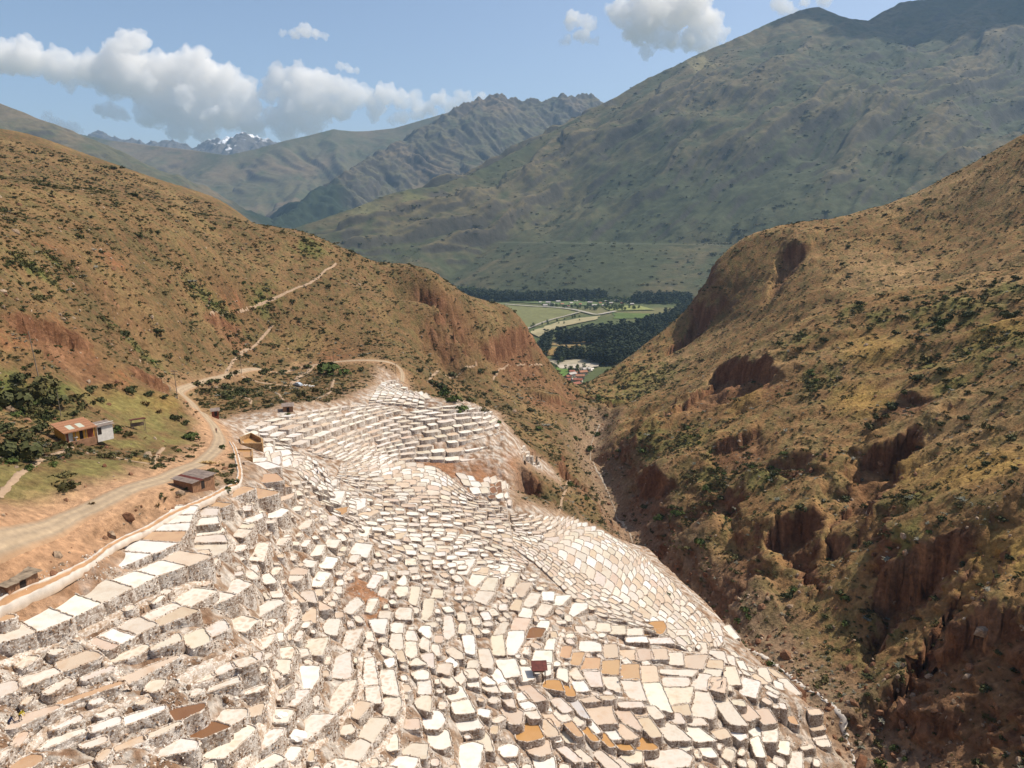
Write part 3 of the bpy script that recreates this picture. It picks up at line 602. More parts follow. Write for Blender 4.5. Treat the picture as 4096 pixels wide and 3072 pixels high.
def Hfull(x, y, want_masks=False):
    """ground of the gorge with cliffs, gullies, roads and the sunk salt field"""
    x = np.asarray(x, float); y = np.asarray(y, float)
    r = np.hypot(x, y)
    z = H0(x, y)
    sd = poly_sd(x, y, SALT)
    salt = 1 - sstep(-3.0, 5.0, sd + 3 * gnoise(x / 9, y / 9, 5))
    wild = sstep(0.0, 14.0, sd)
    rd, rp, _ = line_d(x, y, ROAD)
    rw = np.interp(rp, np.linspace(0, 1, len(ROAD_W)), ROAD_W)
    road = 1 - sstep(rw * 0.5, rw * 0.5 + 2.5, rd)
    vd, vp, _ = line_d(x, y, RAV)
    # relief
    wx = x + 9 * fbm(x / 40, y / 40, 3, 31); wy = y + 9 * fbm(x / 40 + 50, y / 40, 3, 33)
    big = fbm(wx / 55, wy / 55, 5, 3, 0.52)
    gul = ridged((0.45 * wx + 0.9 * wy) / 26, (0.9 * wx - 0.45 * wy) / 70, 4, 9) - 0.55      # gullies run down towards the stream
    right = sstep(-30, 40, x - np.interp(y, RAV[::-1, 1] if RAV[0, 1] > RAV[-1, 1] else RAV[:, 1], RAV[::-1, 0] if RAV[0, 1] > RAV[-1, 1] else RAV[:, 0]))
    amp = wild * (1 - road) * sstep(60, 240, r) * (1 - 0.6 * sstep(500, 900, r))
    hillL = 1 - right
    rel = amp * ((3.2 + 1.0 * right) * big + (1.0 + 5.2 * right) * gul * sstep(4, 30, vd))
    rel = rel + wild * (1 - road) * (0.55 * fbm(x / 7, y / 7, 4, 12) + 0.25 * fbm(x / 2.2, y / 2.2, 3, 14)) * sstep(30, 90, r)
    yard = np.exp(-(((x + 92) / 26) ** 2 + ((y - 150) / 24) ** 2))
    rel = rel * (1 - 0.85 * yard)
    z = z + rel
    cliffm = np.zeros_like(z); drop = np.zeros_like(z); rise = np.zeros_like(z)
    for p, hg, ln, dn in CL:
        c = p.mean(0); R = 0.5 * np.hypot(*(p[-1] - p[0])[:2]) + ln * 3.3
        m = (np.abs(x - c[0]) < R) & (np.abs(y - c[1]) < R)
        if not m.any():
            continue
        xx = x[m]; yy = y[m]
        jx = xx + 0.30 * hg * fbm(xx / 11, yy / 11, 4, 41, 0.6) + 0.06 * hg * fbm(xx / 2.5, yy / 2.5, 2, 42)
        jy = yy + 0.30 * hg * fbm(xx / 11 + 9, yy / 11, 4, 43, 0.6)
        d, t, s = line_d(jx, jy, p)
        ds = d * s * dn
        fade = sstep(0.0, 0.3, t) * (1 - sstep(0.7, 1.0, t))
        w = max(0.9, hg * 0.24)
        f = sstep(-0.3 * w, w, ds) * (1 - sstep(ln * 0.35, ln * 3.2, ds)) * fade
        f = f * (0.86 + 0.3 * fbm(xx / 5, yy / 5, 3, 47))
        drop[m] = np.maximum(drop[m], 0.62 * hg * f)
        up_ = 0.38 * hg * (1 - sstep(-0.3 * w, w, ds)) * (1 - sstep(0, ln * 1.8, -ds)) * fade
        rise[m] = np.maximum(rise[m], up_)
        cliffm[m] = np.maximum(cliffm[m], f)
    z = z - drop + rise
    # stream bed
    z = z - (2.0 * (1 - sstep(1.5, 7.0, vd)) + 8.0 * (1 - sstep(4.0, 17.0, vd + 4 * big)) * sstep(150, 230, y)) * sstep(0, 6, sd) + 0.5 * fbm(x / 1.8, y / 1.8, 2, 52) * (1 - sstep(3, 9, vd))
    # inside the salt field the natural ground lies below the pans
    crag = fbm(x / 3.2, y / 3.2, 4, 61)
    z = z - salt * (0.25 - 0.35 * crag + 1.05 * sstep(0.15, 0.8, occ_at(x, y)))
    if want_masks:
        return z, dict(sd=sd, salt=salt, road=road, rd=rd, rw=rw, vd=vd, right=right, cliff=cliffm, big=big, crag=crag, r=r, wild=wild, rp=rp)
    return z

def mixc(a, b, t):
    return a * (1 - t[..., None]) + np.asarray(b) * t[..., None]

GREEN_Q = [  # lush patches: px, py, size px
    (218, 312, 24), (262, 302, 14), (130, 345, 18), (36, 272, 14), (55, 262, 10), (235, 393, 12), (445, 405, 16), (455, 418, 14), (462, 425, 18), (425, 396, 10), (14, 398, 26), (30, 410, 20), (55, 392, 18), (10, 455, 20), (330, 240, 14), (310, 248, 12),
    (960, 310, 34), (1000, 345, 30), (930, 320, 22), (880, 320, 14), (850, 312, 14), (1010, 292, 20), (930, 365, 12), (800, 345, 18), (820, 380, 20), (640, 385, 34), (660, 375, 24), (610, 405, 24), (690, 440, 20), (668, 520, 18), (690, 505, 24), (720, 470, 26), (760, 470, 26), (650, 450, 20), (700, 520, 14), (690, 610, 8), (880, 630, 12), (900, 560, 14), (590, 415, 10), (905, 510, 18), (950, 385, 16)]
LAWN_Q = [(150, 420, 26), (172, 440, 22), (100, 466, 30), (75, 470, 30), (60, 500, 26), (32, 490, 28), (100, 440, 14), (10, 480, 30), (110, 478, 16), (130, 445, 14), (120, 395, 30)]
GOLD_Q = [(1000, 335, 26), (860, 400, 26), (900, 470, 30), (980, 480, 40), (120, 395, 26), (160, 400, 18), (140, 460, 16), (1000, 560, 30), (870, 350, 24), (740, 395, 20)]
RED_Q = [(70, 335, 24), (90, 350, 16), (130, 375, 18), (150, 385, 14), (8, 330, 20), (110, 260, 16), (58, 248, 16), (775, 388, 20), (730, 385, 18), (120, 505, 22), (150, 490, 14), (100, 520, 26), (160, 500, 22), (40, 560, 40), (360, 450, 16), (400, 462, 16), (440, 470, 24), (480, 478, 20), (365, 590, 20), (380, 620, 14), (340, 355, 24), (232, 300, 14), (535, 400, 16), (900, 470, 12), (520, 480, 14)]
_gq = {k: (plan([(a, b) for a, b, _ in v]), np.array([c for _, _, c in v])) for k, v in (('l', LAWN_Q), ('g', GREEN_Q), ('y', GOLD_Q), ('r', RED_Q))}
def patch(kind, x, y):
    P, s = _gq[kind]
    out = np.zeros(x.shape)
    for p, q in zip(P, s):
        zc = p[1] * CS - p[2] * SN
        ra = q * zc / FPX
        dx = x - p[0]; dy = (y - p[1]) * 0.55
        out = np.maximum(out, np.exp(-(dx * dx + dy * dy) / (ra * ra)))
    return out

NT, NR = 800, 900
th = np.linspace(radians(-48), radians(48), NT)
rr = np.exp(np.linspace(math.log(32), math.log(1480), NR))
T_, R_ = np.meshgrid(th, rr, indexing='ij')
X_ = R_ * np.sin(T_); Y_ = R_ * np.cos(T_)
Z_, MK = Hfull(X_, Y_, True)

def ground_colour(X, Y, Z, MK):
    n1 = fbm(X / 30, Y / 30, 5, 71); n2 = fbm(X / 6, Y / 6, 4, 73); n3 = fbm(X / 1.6, Y / 1.6, 3, 75); n4 = fbm(X / 80, Y / 80, 3, 77)
    gt = np.gradient(Z, axis=0) / (R_ * (th[1] - th[0])); gr = np.gradient(Z, axis=1) / (R_ * math.log(rr[1] / rr[0]))
    steep = np.hypot(gt, gr)
    far = sstep(120, 420, MK['r'])
    c = np.empty(X.shape + (3,)); c[:] = (0.205, 0.122, 0.055)               # dry grass and soil
    c = mixc(c, (0.255, 0.165, 0.072), sstep(0.0, 0.4, n1 + 0.7 * n2))
    c = mixc(c, (0.150, 0.082, 0.040), sstep(0.0, 0.45, -n1 + 0.7 * n2))
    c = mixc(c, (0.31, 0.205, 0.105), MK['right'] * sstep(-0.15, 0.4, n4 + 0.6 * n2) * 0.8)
    c = mixc(c, (0.095, 0.083, 0.032), sstep(-0.08, 0.32, n2 - 0.3 * n1 + 0.5 * n3 + 0.06) * 0.75)
    c = mixc(c, (0.31, 0.20, 0.06), np.clip(1.2 * patch('y', X, Y) - 0.25 + 0.5 * n2, 0, 1) * 0.75)
    c = mixc(c, (0.105, 0.125, 0.032), np.clip(1.4 * patch('g', X, Y) - 0.4 + 1.1 * n2 + 0.5 * n1, 0, 1) * (0.8 - 0.3 * MK['right']))
    c = mixc(c, (0.215, 0.185, 0.062), np.clip(1.4 * patch('l', X, Y) - 0.25 + 0.8 * n2 + 0.3 * n3, 0, 1) * 0.8)
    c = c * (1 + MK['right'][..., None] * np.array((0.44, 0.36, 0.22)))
    redp = np.clip(1.3 * patch('r', X, Y) - 0.25 + 0.9 * n2, 0, 1)
    c = mixc(c, (0.27, 0.112, 0.052), redp * sstep(-0.2, 0.3, n3 + n2) * 0.75)
    st = sstep(1.25, 2.1, steep + 0.5 * n2 + 0.3 * n3)
    redrock = mixc(np.broadcast_to(np.array((0.175, 0.080, 0.040)), c.shape).copy(), (0.25, 0.128, 0.066), sstep(-0.2, 0.4, n2 + 0.5 * n3))
    c = c * (1 - st[..., None]) + redrock * st[..., None]
    cm = sstep(0.3, 0.75, MK['cliff'] + 0.35 * n2) * 0.75
    c = c * (1 - cm[..., None]) + redrock * cm[..., None]
    # gravel and silt by the stream
    c = mixc(c, (0.30, 0.205, 0.135), (1 - sstep(3, 22, MK['vd'] + 8 * n2)) * 0.7 * (1 - st))
    # bare pink earth rim around the salt
    c = mixc(c, (0.38, 0.245, 0.155), (1 - sstep(0, 11, MK['sd'] + 5 * n2)) * 0.75)
    # salt ground: crust, brown earth
    s = MK['salt']
    e = fbm(X / 2.6, Y / 2.6, 5, 81, 0.6)
    sc = np.empty_like(c); sc[:] = (0.42, 0.29, 0.195)
    sc = mixc(sc, (0.66, 0.58, 0.49), sstep(-0.1, 0.2, e))
    sc = mixc(sc, (0.25, 0.145, 0.085), sstep(0.08, 0.4, -e + 0.35 * n1))
    sc = mixc(sc, (0.36, 0.17, 0.08), np.clip(1.5 * patch('r', X, Y) - 0.1 + 0.5 * n2, 0, 1) * 0.9)
    c = c * (1 - s[..., None]) + sc * s[..., None]
    # packed dirt beside and on the road
    dirt = 1 - sstep(0.5, 1.9, MK['rd'] / (MK['rw'] + 1.0) + 0.4 * n2)
    dirt = dirt * (1 - 0.65 * sstep(0.35, 0.5, MK['rp']))
    c = mixc(c, (0.48, 0.29, 0.165), dirt * (1 - 0.4 * s))
    flat = np.exp(-(((X + 62) / 20) ** 2 + ((Y - 78) / 26) ** 2)) * (1 - s)
    c = mixc(c, (0.47, 0.27, 0.15), np.clip(flat * 1.6 + 0.4 * n2 - 0.1, 0, 1) * 0.85)
    c *= (1 + 0.30 * n3 + 0.20 * n2)[..., None] * (0.88 - 0.12 * s)[..., None]
    return np.clip(c, 0.02, 0.85)

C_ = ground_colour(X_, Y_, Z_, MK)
M_ground = mat_attr('dry_hillside_ground', scale=0.75, var=0.5, bump=1.0, bdist=0.9, octs=9.0)
# broken ledges on the steep faces: the ground there is pushed in and out
_gt = np.gradient(Z_, axis=0) / (R_ * (th[1] - th[0])); _gr = np.gradient(Z_, axis=1) / (R_ * math.log(rr[1] / rr[0]))
_gx = _gt * np.cos(T_) + _gr * np.sin(T_); _gy = -_gt * np.sin(T_) + _gr * np.cos(T_)
_st = np.hypot(_gx, _gy); _sm = sstep(0.8, 1.8, _st) * MK['wild']
_led = 1.3 * (ridged((X_ + 0.6 * Y_) / 7.0, Z_ / 9.0, 4, 131, 0.55) - 0.6) + 0.5 * fbm((X_ + 0.6 * Y_) / 5.0, Z_ / 2.0, 4, 131, 0.6) + 0.5 * fbm((X_ - 0.5 * Y_) / 2.0, Z_ / 1.2, 3, 133, 0.6)
X_ = X_ - _gx / (_st + 1e-6) * _sm * _led * 3.0; Y_ = Y_ - _gy / (_st + 1e-6) * _sm * _led * 3.0
C_ = np.clip(C_ * (1 + 0.35 * _sm * fbm((X_ + Y_) / 9.0, Z_ / 1.4, 4, 135))[..., None], 0.02, 0.85)
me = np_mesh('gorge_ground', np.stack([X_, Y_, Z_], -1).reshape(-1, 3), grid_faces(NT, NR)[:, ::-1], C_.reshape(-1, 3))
ground = tag(obj('terrain', me, M_ground), kind='structure')
_ZF = Z_
def HF(x, y):                        # ground as built (looked up in the mesh grid)
    t, l = lp(np.asarray(x, float), np.asarray(y, float))
    ft = np.clip((t - th[0]) / (th[1] - th[0]), 0, NT - 1.001); fl = np.clip((l - math.log(32)) / math.log(1480 / 32) * (NR - 1), 0, NR - 1.001)
    i = ft.astype(int); j = fl.astype(int); a = ft - i; b = fl - j
    return _ZF[i, j] * (1 - a) * (1 - b) + _ZF[i + 1, j] * a * (1 - b) + _ZF[i, j + 1] * (1 - a) * b + _ZF[i + 1, j + 1] * a * b
# ------------------------------------------------------------------ valley floor and mountains
def far_ridge(pts):
    return np.array([ray(a, b) * d for a, b, d in pts])

def dense(pl, step):
    out = []
    for a, b in zip(pl[:-1], pl[1:]):
        n = max(2, int(np.hypot(*(b - a)[:2]) / step))
        for k in range(n):
            out.append(a + (b - a) * k / n)
    out.append(pl[-1])
    return np.array(out)

def mountain(name, ridges, base, slope, box, n, seed, colf, curve=0.85, gul=0.16, gw=520.0, jag=0.0, rib=None):
    """height = highest of the flanks falling away from the crest lines, cut by gullies"""
    x0, x1, y0, y1 = box
    xs = np.linspace(x0, x1, n[0]); ys = np.linspace(y0, y1, n[1])
    X, Y = np.meshgrid(xs, ys, indexing='ij')
    wx = X + gw * 0.22 * fbm(X / gw, Y / gw, 4, seed); wy = Y + gw * 0.22 * fbm(X / gw + 31, Y / gw + 7, 4, seed + 1)
    best = np.full(X.shape, -1e9); dist = np.full(X.shape, 1e9); cz = np.zeros(X.shape); par = np.zeros(X.shape)
    for k, rp in enumerate(ridges):
        acc = 0.0
        for a, b in zip(rp[:-1], rp[1:]):
            e = b - a; L2 = e[0] ** 2 + e[1] ** 2 + 1e-6
            t0 = np.clip(((X - a[0]) * e[0] + (Y - a[1]) * e[1]) / L2, 0, 1)
            d0 = np.hypot(X - a[0] - t0 * e[0], Y - a[1] - t0 * e[1])
            near = sstep(0, gw * 0.6, d0)
            qx = X + (wx - X) * near; qy = Y + (wy - Y) * near
            tu = ((qx - a[0]) * e[0] + (qy - a[1]) * e[1]) / L2
            t = np.clip(tu, 0, 1)
            dd = np.hypot(qx - a[0] - t * e[0], qy - a[1] - t * e[1])
            h = a[2] + t * e[2] - slope * (dd ** curve) * (1000 ** (1 - curve))
            m = h > best
            best = np.where(m, h, best); dist = np.where(m, dd, dist); cz = np.where(m, a[2] + t * e[2], cz)
            par = np.where(m, acc + tu * math.sqrt(L2) + k * 3000, par)
            acc += math.sqrt(L2)
    depth = np.clip((cz - best) / np.maximum(cz - base, 50), 0, 1)
    # ribs and gullies run down the flanks
    pw = par + gw * 0.35 * fbm(X / (gw * 1.3), Y / (gw * 1.3), 3, seed + 3)
    al = dist
    if rib is not None:                       # ribs all fall in one direction
        pw = X * sin(rib) - Y * cos(rib) + gw * 0.45 * fbm(X / (gw * 2.2), Y / (gw * 2.2), 3, seed + 3); al = X * cos(rib) + Y * sin(rib)
    g = ridged(pw / gw, al / (gw * 6.0) + 5, 5, seed + 5, 0.5) - 0.62
    g = g + 0.42 * (ridged(pw / (gw * 0.30), al / (gw * 2.6), 4, seed + 7, 0.55) - 0.62)
    g2 = fbm(X / (gw * 0.5), Y / (gw * 0.5), 5, seed + 9, 0.6)
    a = sstep(0.04, 0.38 if rib is not None else 0.22, depth) * (1 - 0.5 * sstep(0.6, 1.0, depth))
    Z = best + a * gul * (g * gw * 1.5 + 0.2 * gw * g2)
    if jag > 0:
        Z = Z + jag * (ridged(X / (gw * 0.3), Y / (gw * 0.3), 5, seed + 13, 0.6) - 0.72) * np.exp(-dist / (gw * 1.2))
    if rib is not None:                       # fans of scree reach out over the valley floor
        ft = ray(np.array([300, 440, 500, 560, 630, 690, 760, 1100.]), np.array([284, 286, 291, 296, 300, 301, 303, 306.])); ft = ft * (base / ft[:, 2])[:, None]
        Z = np.maximum(Z, base - 30 + sstep(-750, -250, X) * np.minimum(30 + 0.3 * (Y - np.interp(X, ft[:, 0], ft[:, 1]) + 25 * g2), 190))
    gx = np.gradient(Z, xs, axis=0); gy = np.gradient(Z, ys, axis=1)
    Zc = np.maximum(Z, base - 40)
    c = 0.84 * colf(X, Y, Z, np.hypot(gx, gy), g, g2, depth)
    me = np_mesh(name, np.stack([X, Y, Zc], -1).reshape(-1, 3), grid_faces(*n), np.clip(c, 0.01, 0.9).reshape(-1, 3))
    o = tag(obj(name, me, M_mount), kind='structure')
    def hfun(x, y):
        fx = np.clip((np.asarray(x, float) - x0) / (x1 - x0) * (n[0] - 1), 0, n[0] - 1.001); fy = np.clip((np.asarray(y, float) - y0) / (y1 - y0) * (n[1] - 1), 0, n[1] - 1.001)
        i = fx.astype(int); j = fy.astype(int); a = fx - i; b = fy - j
        return Zc[i, j] * (1 - a) * (1 - b) + Zc[i + 1, j] * a * (1 - b) + Zc[i, j + 1] * (1 - a) * b + Zc[i + 1, j + 1] * a * b
    return o, hfun

M_mount = mat_attr('mountain_scrub', scale=0.03, var=0.36, bump=0.45, bdist=9.0, octs=10.0)

def col_main(X, Y, Z, st, g, g2, depth):
    n1 = fbm(X / 500, Y / 500, 5, 201); n2 = fbm(X / 70, Y / 70, 4, 203); n3 = fbm(X / 22, Y / 22, 3, 205)
    c = np.empty(X.shape + (3,)); c[:] = (0.064, 0.072, 0.034)
    c = mixc(c, (0.112, 0.098, 0.048), sstep(-0.05, 0.4, n1 + 0.4 * n2 + 0.5 * g))
    c = mixc(c, (0.165, 0.125, 0.066), sstep(0.08, 0.35, g + 0.25 * n2) * 0.7)
    c = mixc(c, (0.036, 0.048, 0.022), sstep(0.05, 0.5, n2 + 0.45 * n1 + 0.3 * n3) * 0.75)
    terr = np.abs(((Z + 25 * n1) / 24.0) % 1 - 0.5) * 2
    tm = sstep(0.1, 0.4, fbm(X / 420, Y / 420, 3, 211)) * sstep(0.12, 0.45, depth) * (1 - sstep(0.75, 0.95, depth))
    c = c * (1 + 0.3 * tm * (terr - 0.45))[..., None]
    rock = sstep(0.95, 1.35, st + 0.25 * n2)
    rock = np.maximum(rock, sstep(0.32, 0.42, fbm(X / 190, Y / 260, 4, 221) + 0.1 * n2) * (1 - sstep(0.5, 0.75, depth)))
    for pa, pb, pd, wx_, wy_, cc3 in ((503, 291, 2490, 34, 34, (0.085, 0.07, 0.085)), (526, 289, 2480, 40, 34, (0.20, 0.20, 0.075)), (700, 72, 4450, 60, 60, (0.2, 0.17, 0.08)), (415, 192, 3300, 60, 30, (0.13, 0.125, 0.05)), (365, 203, 3150, 60, 40, (0.14, 0.13, 0.06))):
        q = ray(pa, pb) * pd
        m_ = sstep(1.15, 0.85, np.maximum(np.abs(X - q[0] + 8 * n2) / wx_, np.abs(Y - q[1]) / (wy_ * 2.5)))
        c = mixc(c, cc3, m_)
    c = mixc(c, (0.062, 0.056, 0.044), rock * 0.85)
    c *= (1 + 0.22 * n3)[..., None]
    return c

def col_far(X, Y, Z, st, g, g2, depth):
    n1 = fbm(X / 900, Y / 900, 5, 301); n2 = fbm(X / 130, Y / 130, 4, 303)
    c = np.empty(X.shape + (3,)); c[:] = (0.105, 0.098, 0.055)
    c = mixc(c, (0.155, 0.12, 0.072), sstep(-0.1, 0.3, n1 + 0.4 * g))
    c = mixc(c, (0.06, 0.075, 0.035), sstep(0.0, 0.4, n2 - 0.4 * n1) * 0.7)
    c = mixc(c, (0.065, 0.058, 0.05), sstep(0.8, 1.1, st + 0.25 * n2) * 0.85)
    q = ray(296, 205) * 4750
    c = mixc(c, (0.022, 0.034, 0.016), sstep(1.2, 0.8, np.hypot((X - q[0]) / 330, (Y - q[1]) / 620) + 0.25 * n2))
    return c

def col_snow(X, Y, Z, st, g, g2, depth):
    n2 = fbm(X / 300, Y / 300, 5, 403)
    c = np.empty(X.shape + (3,)); c[:] = (0.11, 0.10, 0.09)
    pk = ray(240, 131) * 10300
    n2 = n2 - 0.9 * sstep(450, 1000, np.hypot(X - pk[0], (Y - pk[1]) * 0.6))
    c = mixc(c, (0.95, 0.97, 1.0), sstep(0.30, 0.40, (Z - 760) / 1500 + 0.55 * n2 - 0.16 * (st - 1)))
    return c

R1 = far_ridge([(1250, 60, 4700), (1120, -35, 5000), (1024, -14, 5100), (985, -6, 5150), (940, -3, 5200), (900, 2, 5200), (878, 14, 5100), (868, 20, 5050), (845, 18, 5000), (819, 6, 5000), (800, 10, 4950), (780, 18, 4850), (740, 36, 4700),
                (700, 53, 4600), (650, 77, 4450), (610, 99, 4300), (560, 127, 4100), (515, 152, 3900), (470, 174, 3650), (440, 185, 3500), (398, 191, 3350), (360, 204, 3200), (322, 219, 3080), (287, 230, 3000)])
R1b = far_ridge([(819, 6, 5000), (760, 90, 4300), (700, 150, 3800), (640, 205, 3350)])
R1c = far_ridge([(940, -3, 5200), (930, 60, 4500), (900, 130, 3900), (840, 190, 3350), (760, 240, 2950)])
R1d = far_ridge([(1120, -35, 5000), (1090, 60, 4300), (1050, 130, 3700), (960, 200, 3200)])
R1e = far_ridge([(940, -3, 5200), (1010, 60, 4400), (1080, 120, 3700), (1150, 180, 3200)])
big_mountain, H_big = mountain('mountain_slope', [R1, R1e], VALLEY, 0.57, (-1900, 5600, 1800, 6500), (640, 540), 500, col_main, curve=0.95, gul=0.23, gw=620.0, rib=math.atan2(-0.66, -0.75), jag=14)

R2 = far_ridge([(640, 110, 7600), (612, 106, 7400), (606, 103, 7300), (590, 93, 7200), (575, 96, 7100), (562, 93, 7000), (550, 98, 7000), (528, 99, 6900), (512, 98, 6800), (498, 93, 6700), (478, 97, 6600), (449, 110, 6400), (425, 126, 6200), (380, 150, 5800), (345, 172, 5400), (319, 186, 5100), (296, 208, 4800), (272, 222, 4500)])
R2b = far_ridge([(528, 99, 6900), (500, 140, 6200), (480, 170, 5600)])
mid_mountain, H_mid = mountain('jagged_mountain', [R2, R2b], VALLEY, 0.66, (-2300, 2600, 3900, 8600), (420, 400), 620, col_far, curve=0.93, gul=0.2, gw=520.0, jag=90)

R3 = far_ridge([(470, 108, 9800), (449, 112, 9700), (394, 128, 9500), (366, 131, 9400), (350, 131, 9300), (333, 129, 9200), (310, 135, 9000), (287, 140, 8800), (255, 149, 8600), (227, 155, 8400), (194, 150, 8600), (148, 145, 8800), (110, 140, 8800), (60, 130, 9000)])
R3b = far_ridge([(333, 129, 9200), (310, 170, 7600), (290, 205, 6500)])
back_mountain, H_back = mountain('hazy_mountain', [R3 * 0.82, R3b * 0.9], VALLEY, 0.5, (-6200, 1400, 5000, 9400), (330, 300), 730, col_far, curve=0.95, gul=0.13, gw=800.0, jag=0)

R4 = far_ridge([(-160, 60, 4300), (-60, 85, 4200), (0, 103, 4100), (14, 108, 4100), (42, 120, 4100), (70, 132, 4100), (88, 137, 4150), (120, 150, 4200), (160, 172, 4300), (200, 195, 4300), (240, 212, 4350), (268, 222, 4400)])
left_mountain, H_left = mountain('brown_mountain_shoulder', [R4], VALLEY, 0.5, (-5200, -900, 2000, 6200), (300, 280), 840, col_far, curve=0.95, gul=0.12, gw=520.0)

R5 = far_ridge([(60, 140, 17500), (88, 136, 17000), (95, 130, 17000), (103, 132, 17000), (120, 139, 17000), (133, 138, 17000), (148, 143, 17000), (155, 139, 17000), (165, 138, 17000), (180, 141, 17000), (194, 147, 17000), (208, 140, 16800), (222, 137, 16600), (232, 135, 16500), (243, 129, 16500), (250, 134, 16500), (262, 138, 16600), (276, 140, 16800), (300, 146, 17000), (340, 150, 17500)])
snow_mountain, H_snow = mountain('snowy_peak', [R5 * 0.625], 200, 0.75, (-7800, -1500, 8300, 12200), (330, 240), 950, col_snow, curve=0.97, gul=0.22, gw=560.0, jag=130)

# valley floor: one sheet out to the horizon
nx, ny = 300, 240
xs = np.sinh(np.linspace(-4.6, 4.6, nx)) * 700; ys = 650 + np.linspace(0, 1, ny) ** 2.4 * 30000
X, Y = np.meshgrid(xs, ys, indexing='ij')
Zv = VALLEY + 0.9 * fbm(X / 160, Y / 160, 3, 91) * (Y < 4000)
n1 = fbm(X / 240, Y / 240, 4, 93); n2 = fbm(X / 35, Y / 35, 4, 95)
c = np.empty(X.shape + (3,)); c[:] = (0.075, 0.088, 0.034)
c = mixc(c, (0.135, 0.125, 0.055), sstep(-0.1, 0.3, n1)); c = mixc(c, (0.07, 0.09, 0.03), sstep(0.0, 0.4, n2) * 0.6)
M_valley = mat_attr('valley_grass', scale=0.08, var=0.25, bump=0.2, bdist=0.6)
valley = tag(obj('ground', np_mesh('valley_floor', np.stack([X, Y, Zv], -1).reshape(-1, 3), grid_faces(nx, ny), c.reshape(-1, 3)), M_valley), kind='structure')
def pan_rings(P, z, seed, near):
    """floor ring, rim rings, wall rings"""
    if poly_area(P) < 0:
        P = P[::-1]
    ed = 0.55 if near else 1.1
    pts = []
    for a, b in zip(P, np.roll(P, -1, 0)):
        n = max(2, int(np.hypot(*(b - a)) / ed))
        for k in range(n):
            pts.append(a + (b - a) * k / n)
    pts = np.array(pts)
    sm = 0.2 * np.roll(pts, 1, 0) + 0.6 * pts + 0.2 * np.roll(pts, -1, 0)        # corners worn round
    tan_ = np.roll(sm, -1, 0) - np.roll(sm, 1, 0)
    nr = np.stack([tan_[:, 1], -tan_[:, 0]], -1); nr /= np.maximum(np.hypot(*nr.T), 1e-6)[:, None]
    rg = np.random.default_rng(seed)
    sm = sm + nr * rg.normal(0, 0.05 if near else 0.03, (len(sm), 1))
    return sm, nr, rg

def build_pan(pan, seed, near):
    P, z = pan['p'], pan['z']
    f, nr, rg = pan_rings(P, z, seed, near)
    n = len(f)
    jit = lambda s: rg.normal(0, s, (n, 1))
    rimw = 0.20 if near else 0.2
    outer = f + nr * (rimw + jit(0.04))
    gz = HF(outer[:, 0], outer[:, 1])
    if z - np.median(gz) > 3.2:
        z = pan['z'] = float(np.median(gz)) + 1.5
    bot = np.minimum(gz - 0.3, z - 0.5); bot = np.maximum(bot, z - 6.0)
    r3 = lambda xy, zz: np.concatenate([xy, np.broadcast_to(np.asarray(zz).reshape(-1, 1), (n, 1))], 1)
    floor = r3(f, z - 0.09)
    rim_in = r3(f + nr * 0.03, z + 0.02 + jit(0.02))
    rim_mid = r3(f + nr * rimw * 0.55 + nr * jit(0.02), z + 0.06 + jit(0.035))
    rim_out = r3(outer, z - 0.01 + jit(0.03))
    k = 4 if near else 2
    walls = [rim_out]
    for i in range(1, k + 1):
        t = i / k
        walls.append(r3(outer + nr * (0.22 * t + jit(0.075 if near else 0.05)), z - 0.01 + (bot - z) * t))
    def strip(rings):
        V = np.concatenate(rings); F = []
        for a in range(len(rings) - 1):
            i0 = np.arange(n); i1 = (i0 + 1) % n
            F.append(np.stack([a * n + i0, (a + 1) * n + i0, (a + 1) * n + i1, a * n + i1], -1))
        return V, np.concatenate(F)
    return floor, strip([floor, rim_in, rim_mid, rim_out]), strip(walls)

# what shows largest comes first
for p in PANS:
    V = np.c_[p['p'], np.full(len(p['p']), p['z'])]
    px, py, zc = project(V)
    p['zc'] = float(zc.mean()); p['q'] = np.array([px.mean(), py.mean()])
    p['bb'] = (px.min(), py.min(), px.max(), py.max())
    inside = (px.max() > 0) & (px.min() < 1024) & (py.min() < 768) & (py.max() > 0)
    cx = np.clip(px, 0, 1024); cy = np.clip(py, 0, 768)
    p['vis'] = abs(poly_area(np.c_[cx, cy])) if inside else 0.0
PANS.sort(key=lambda p: -p['vis'])

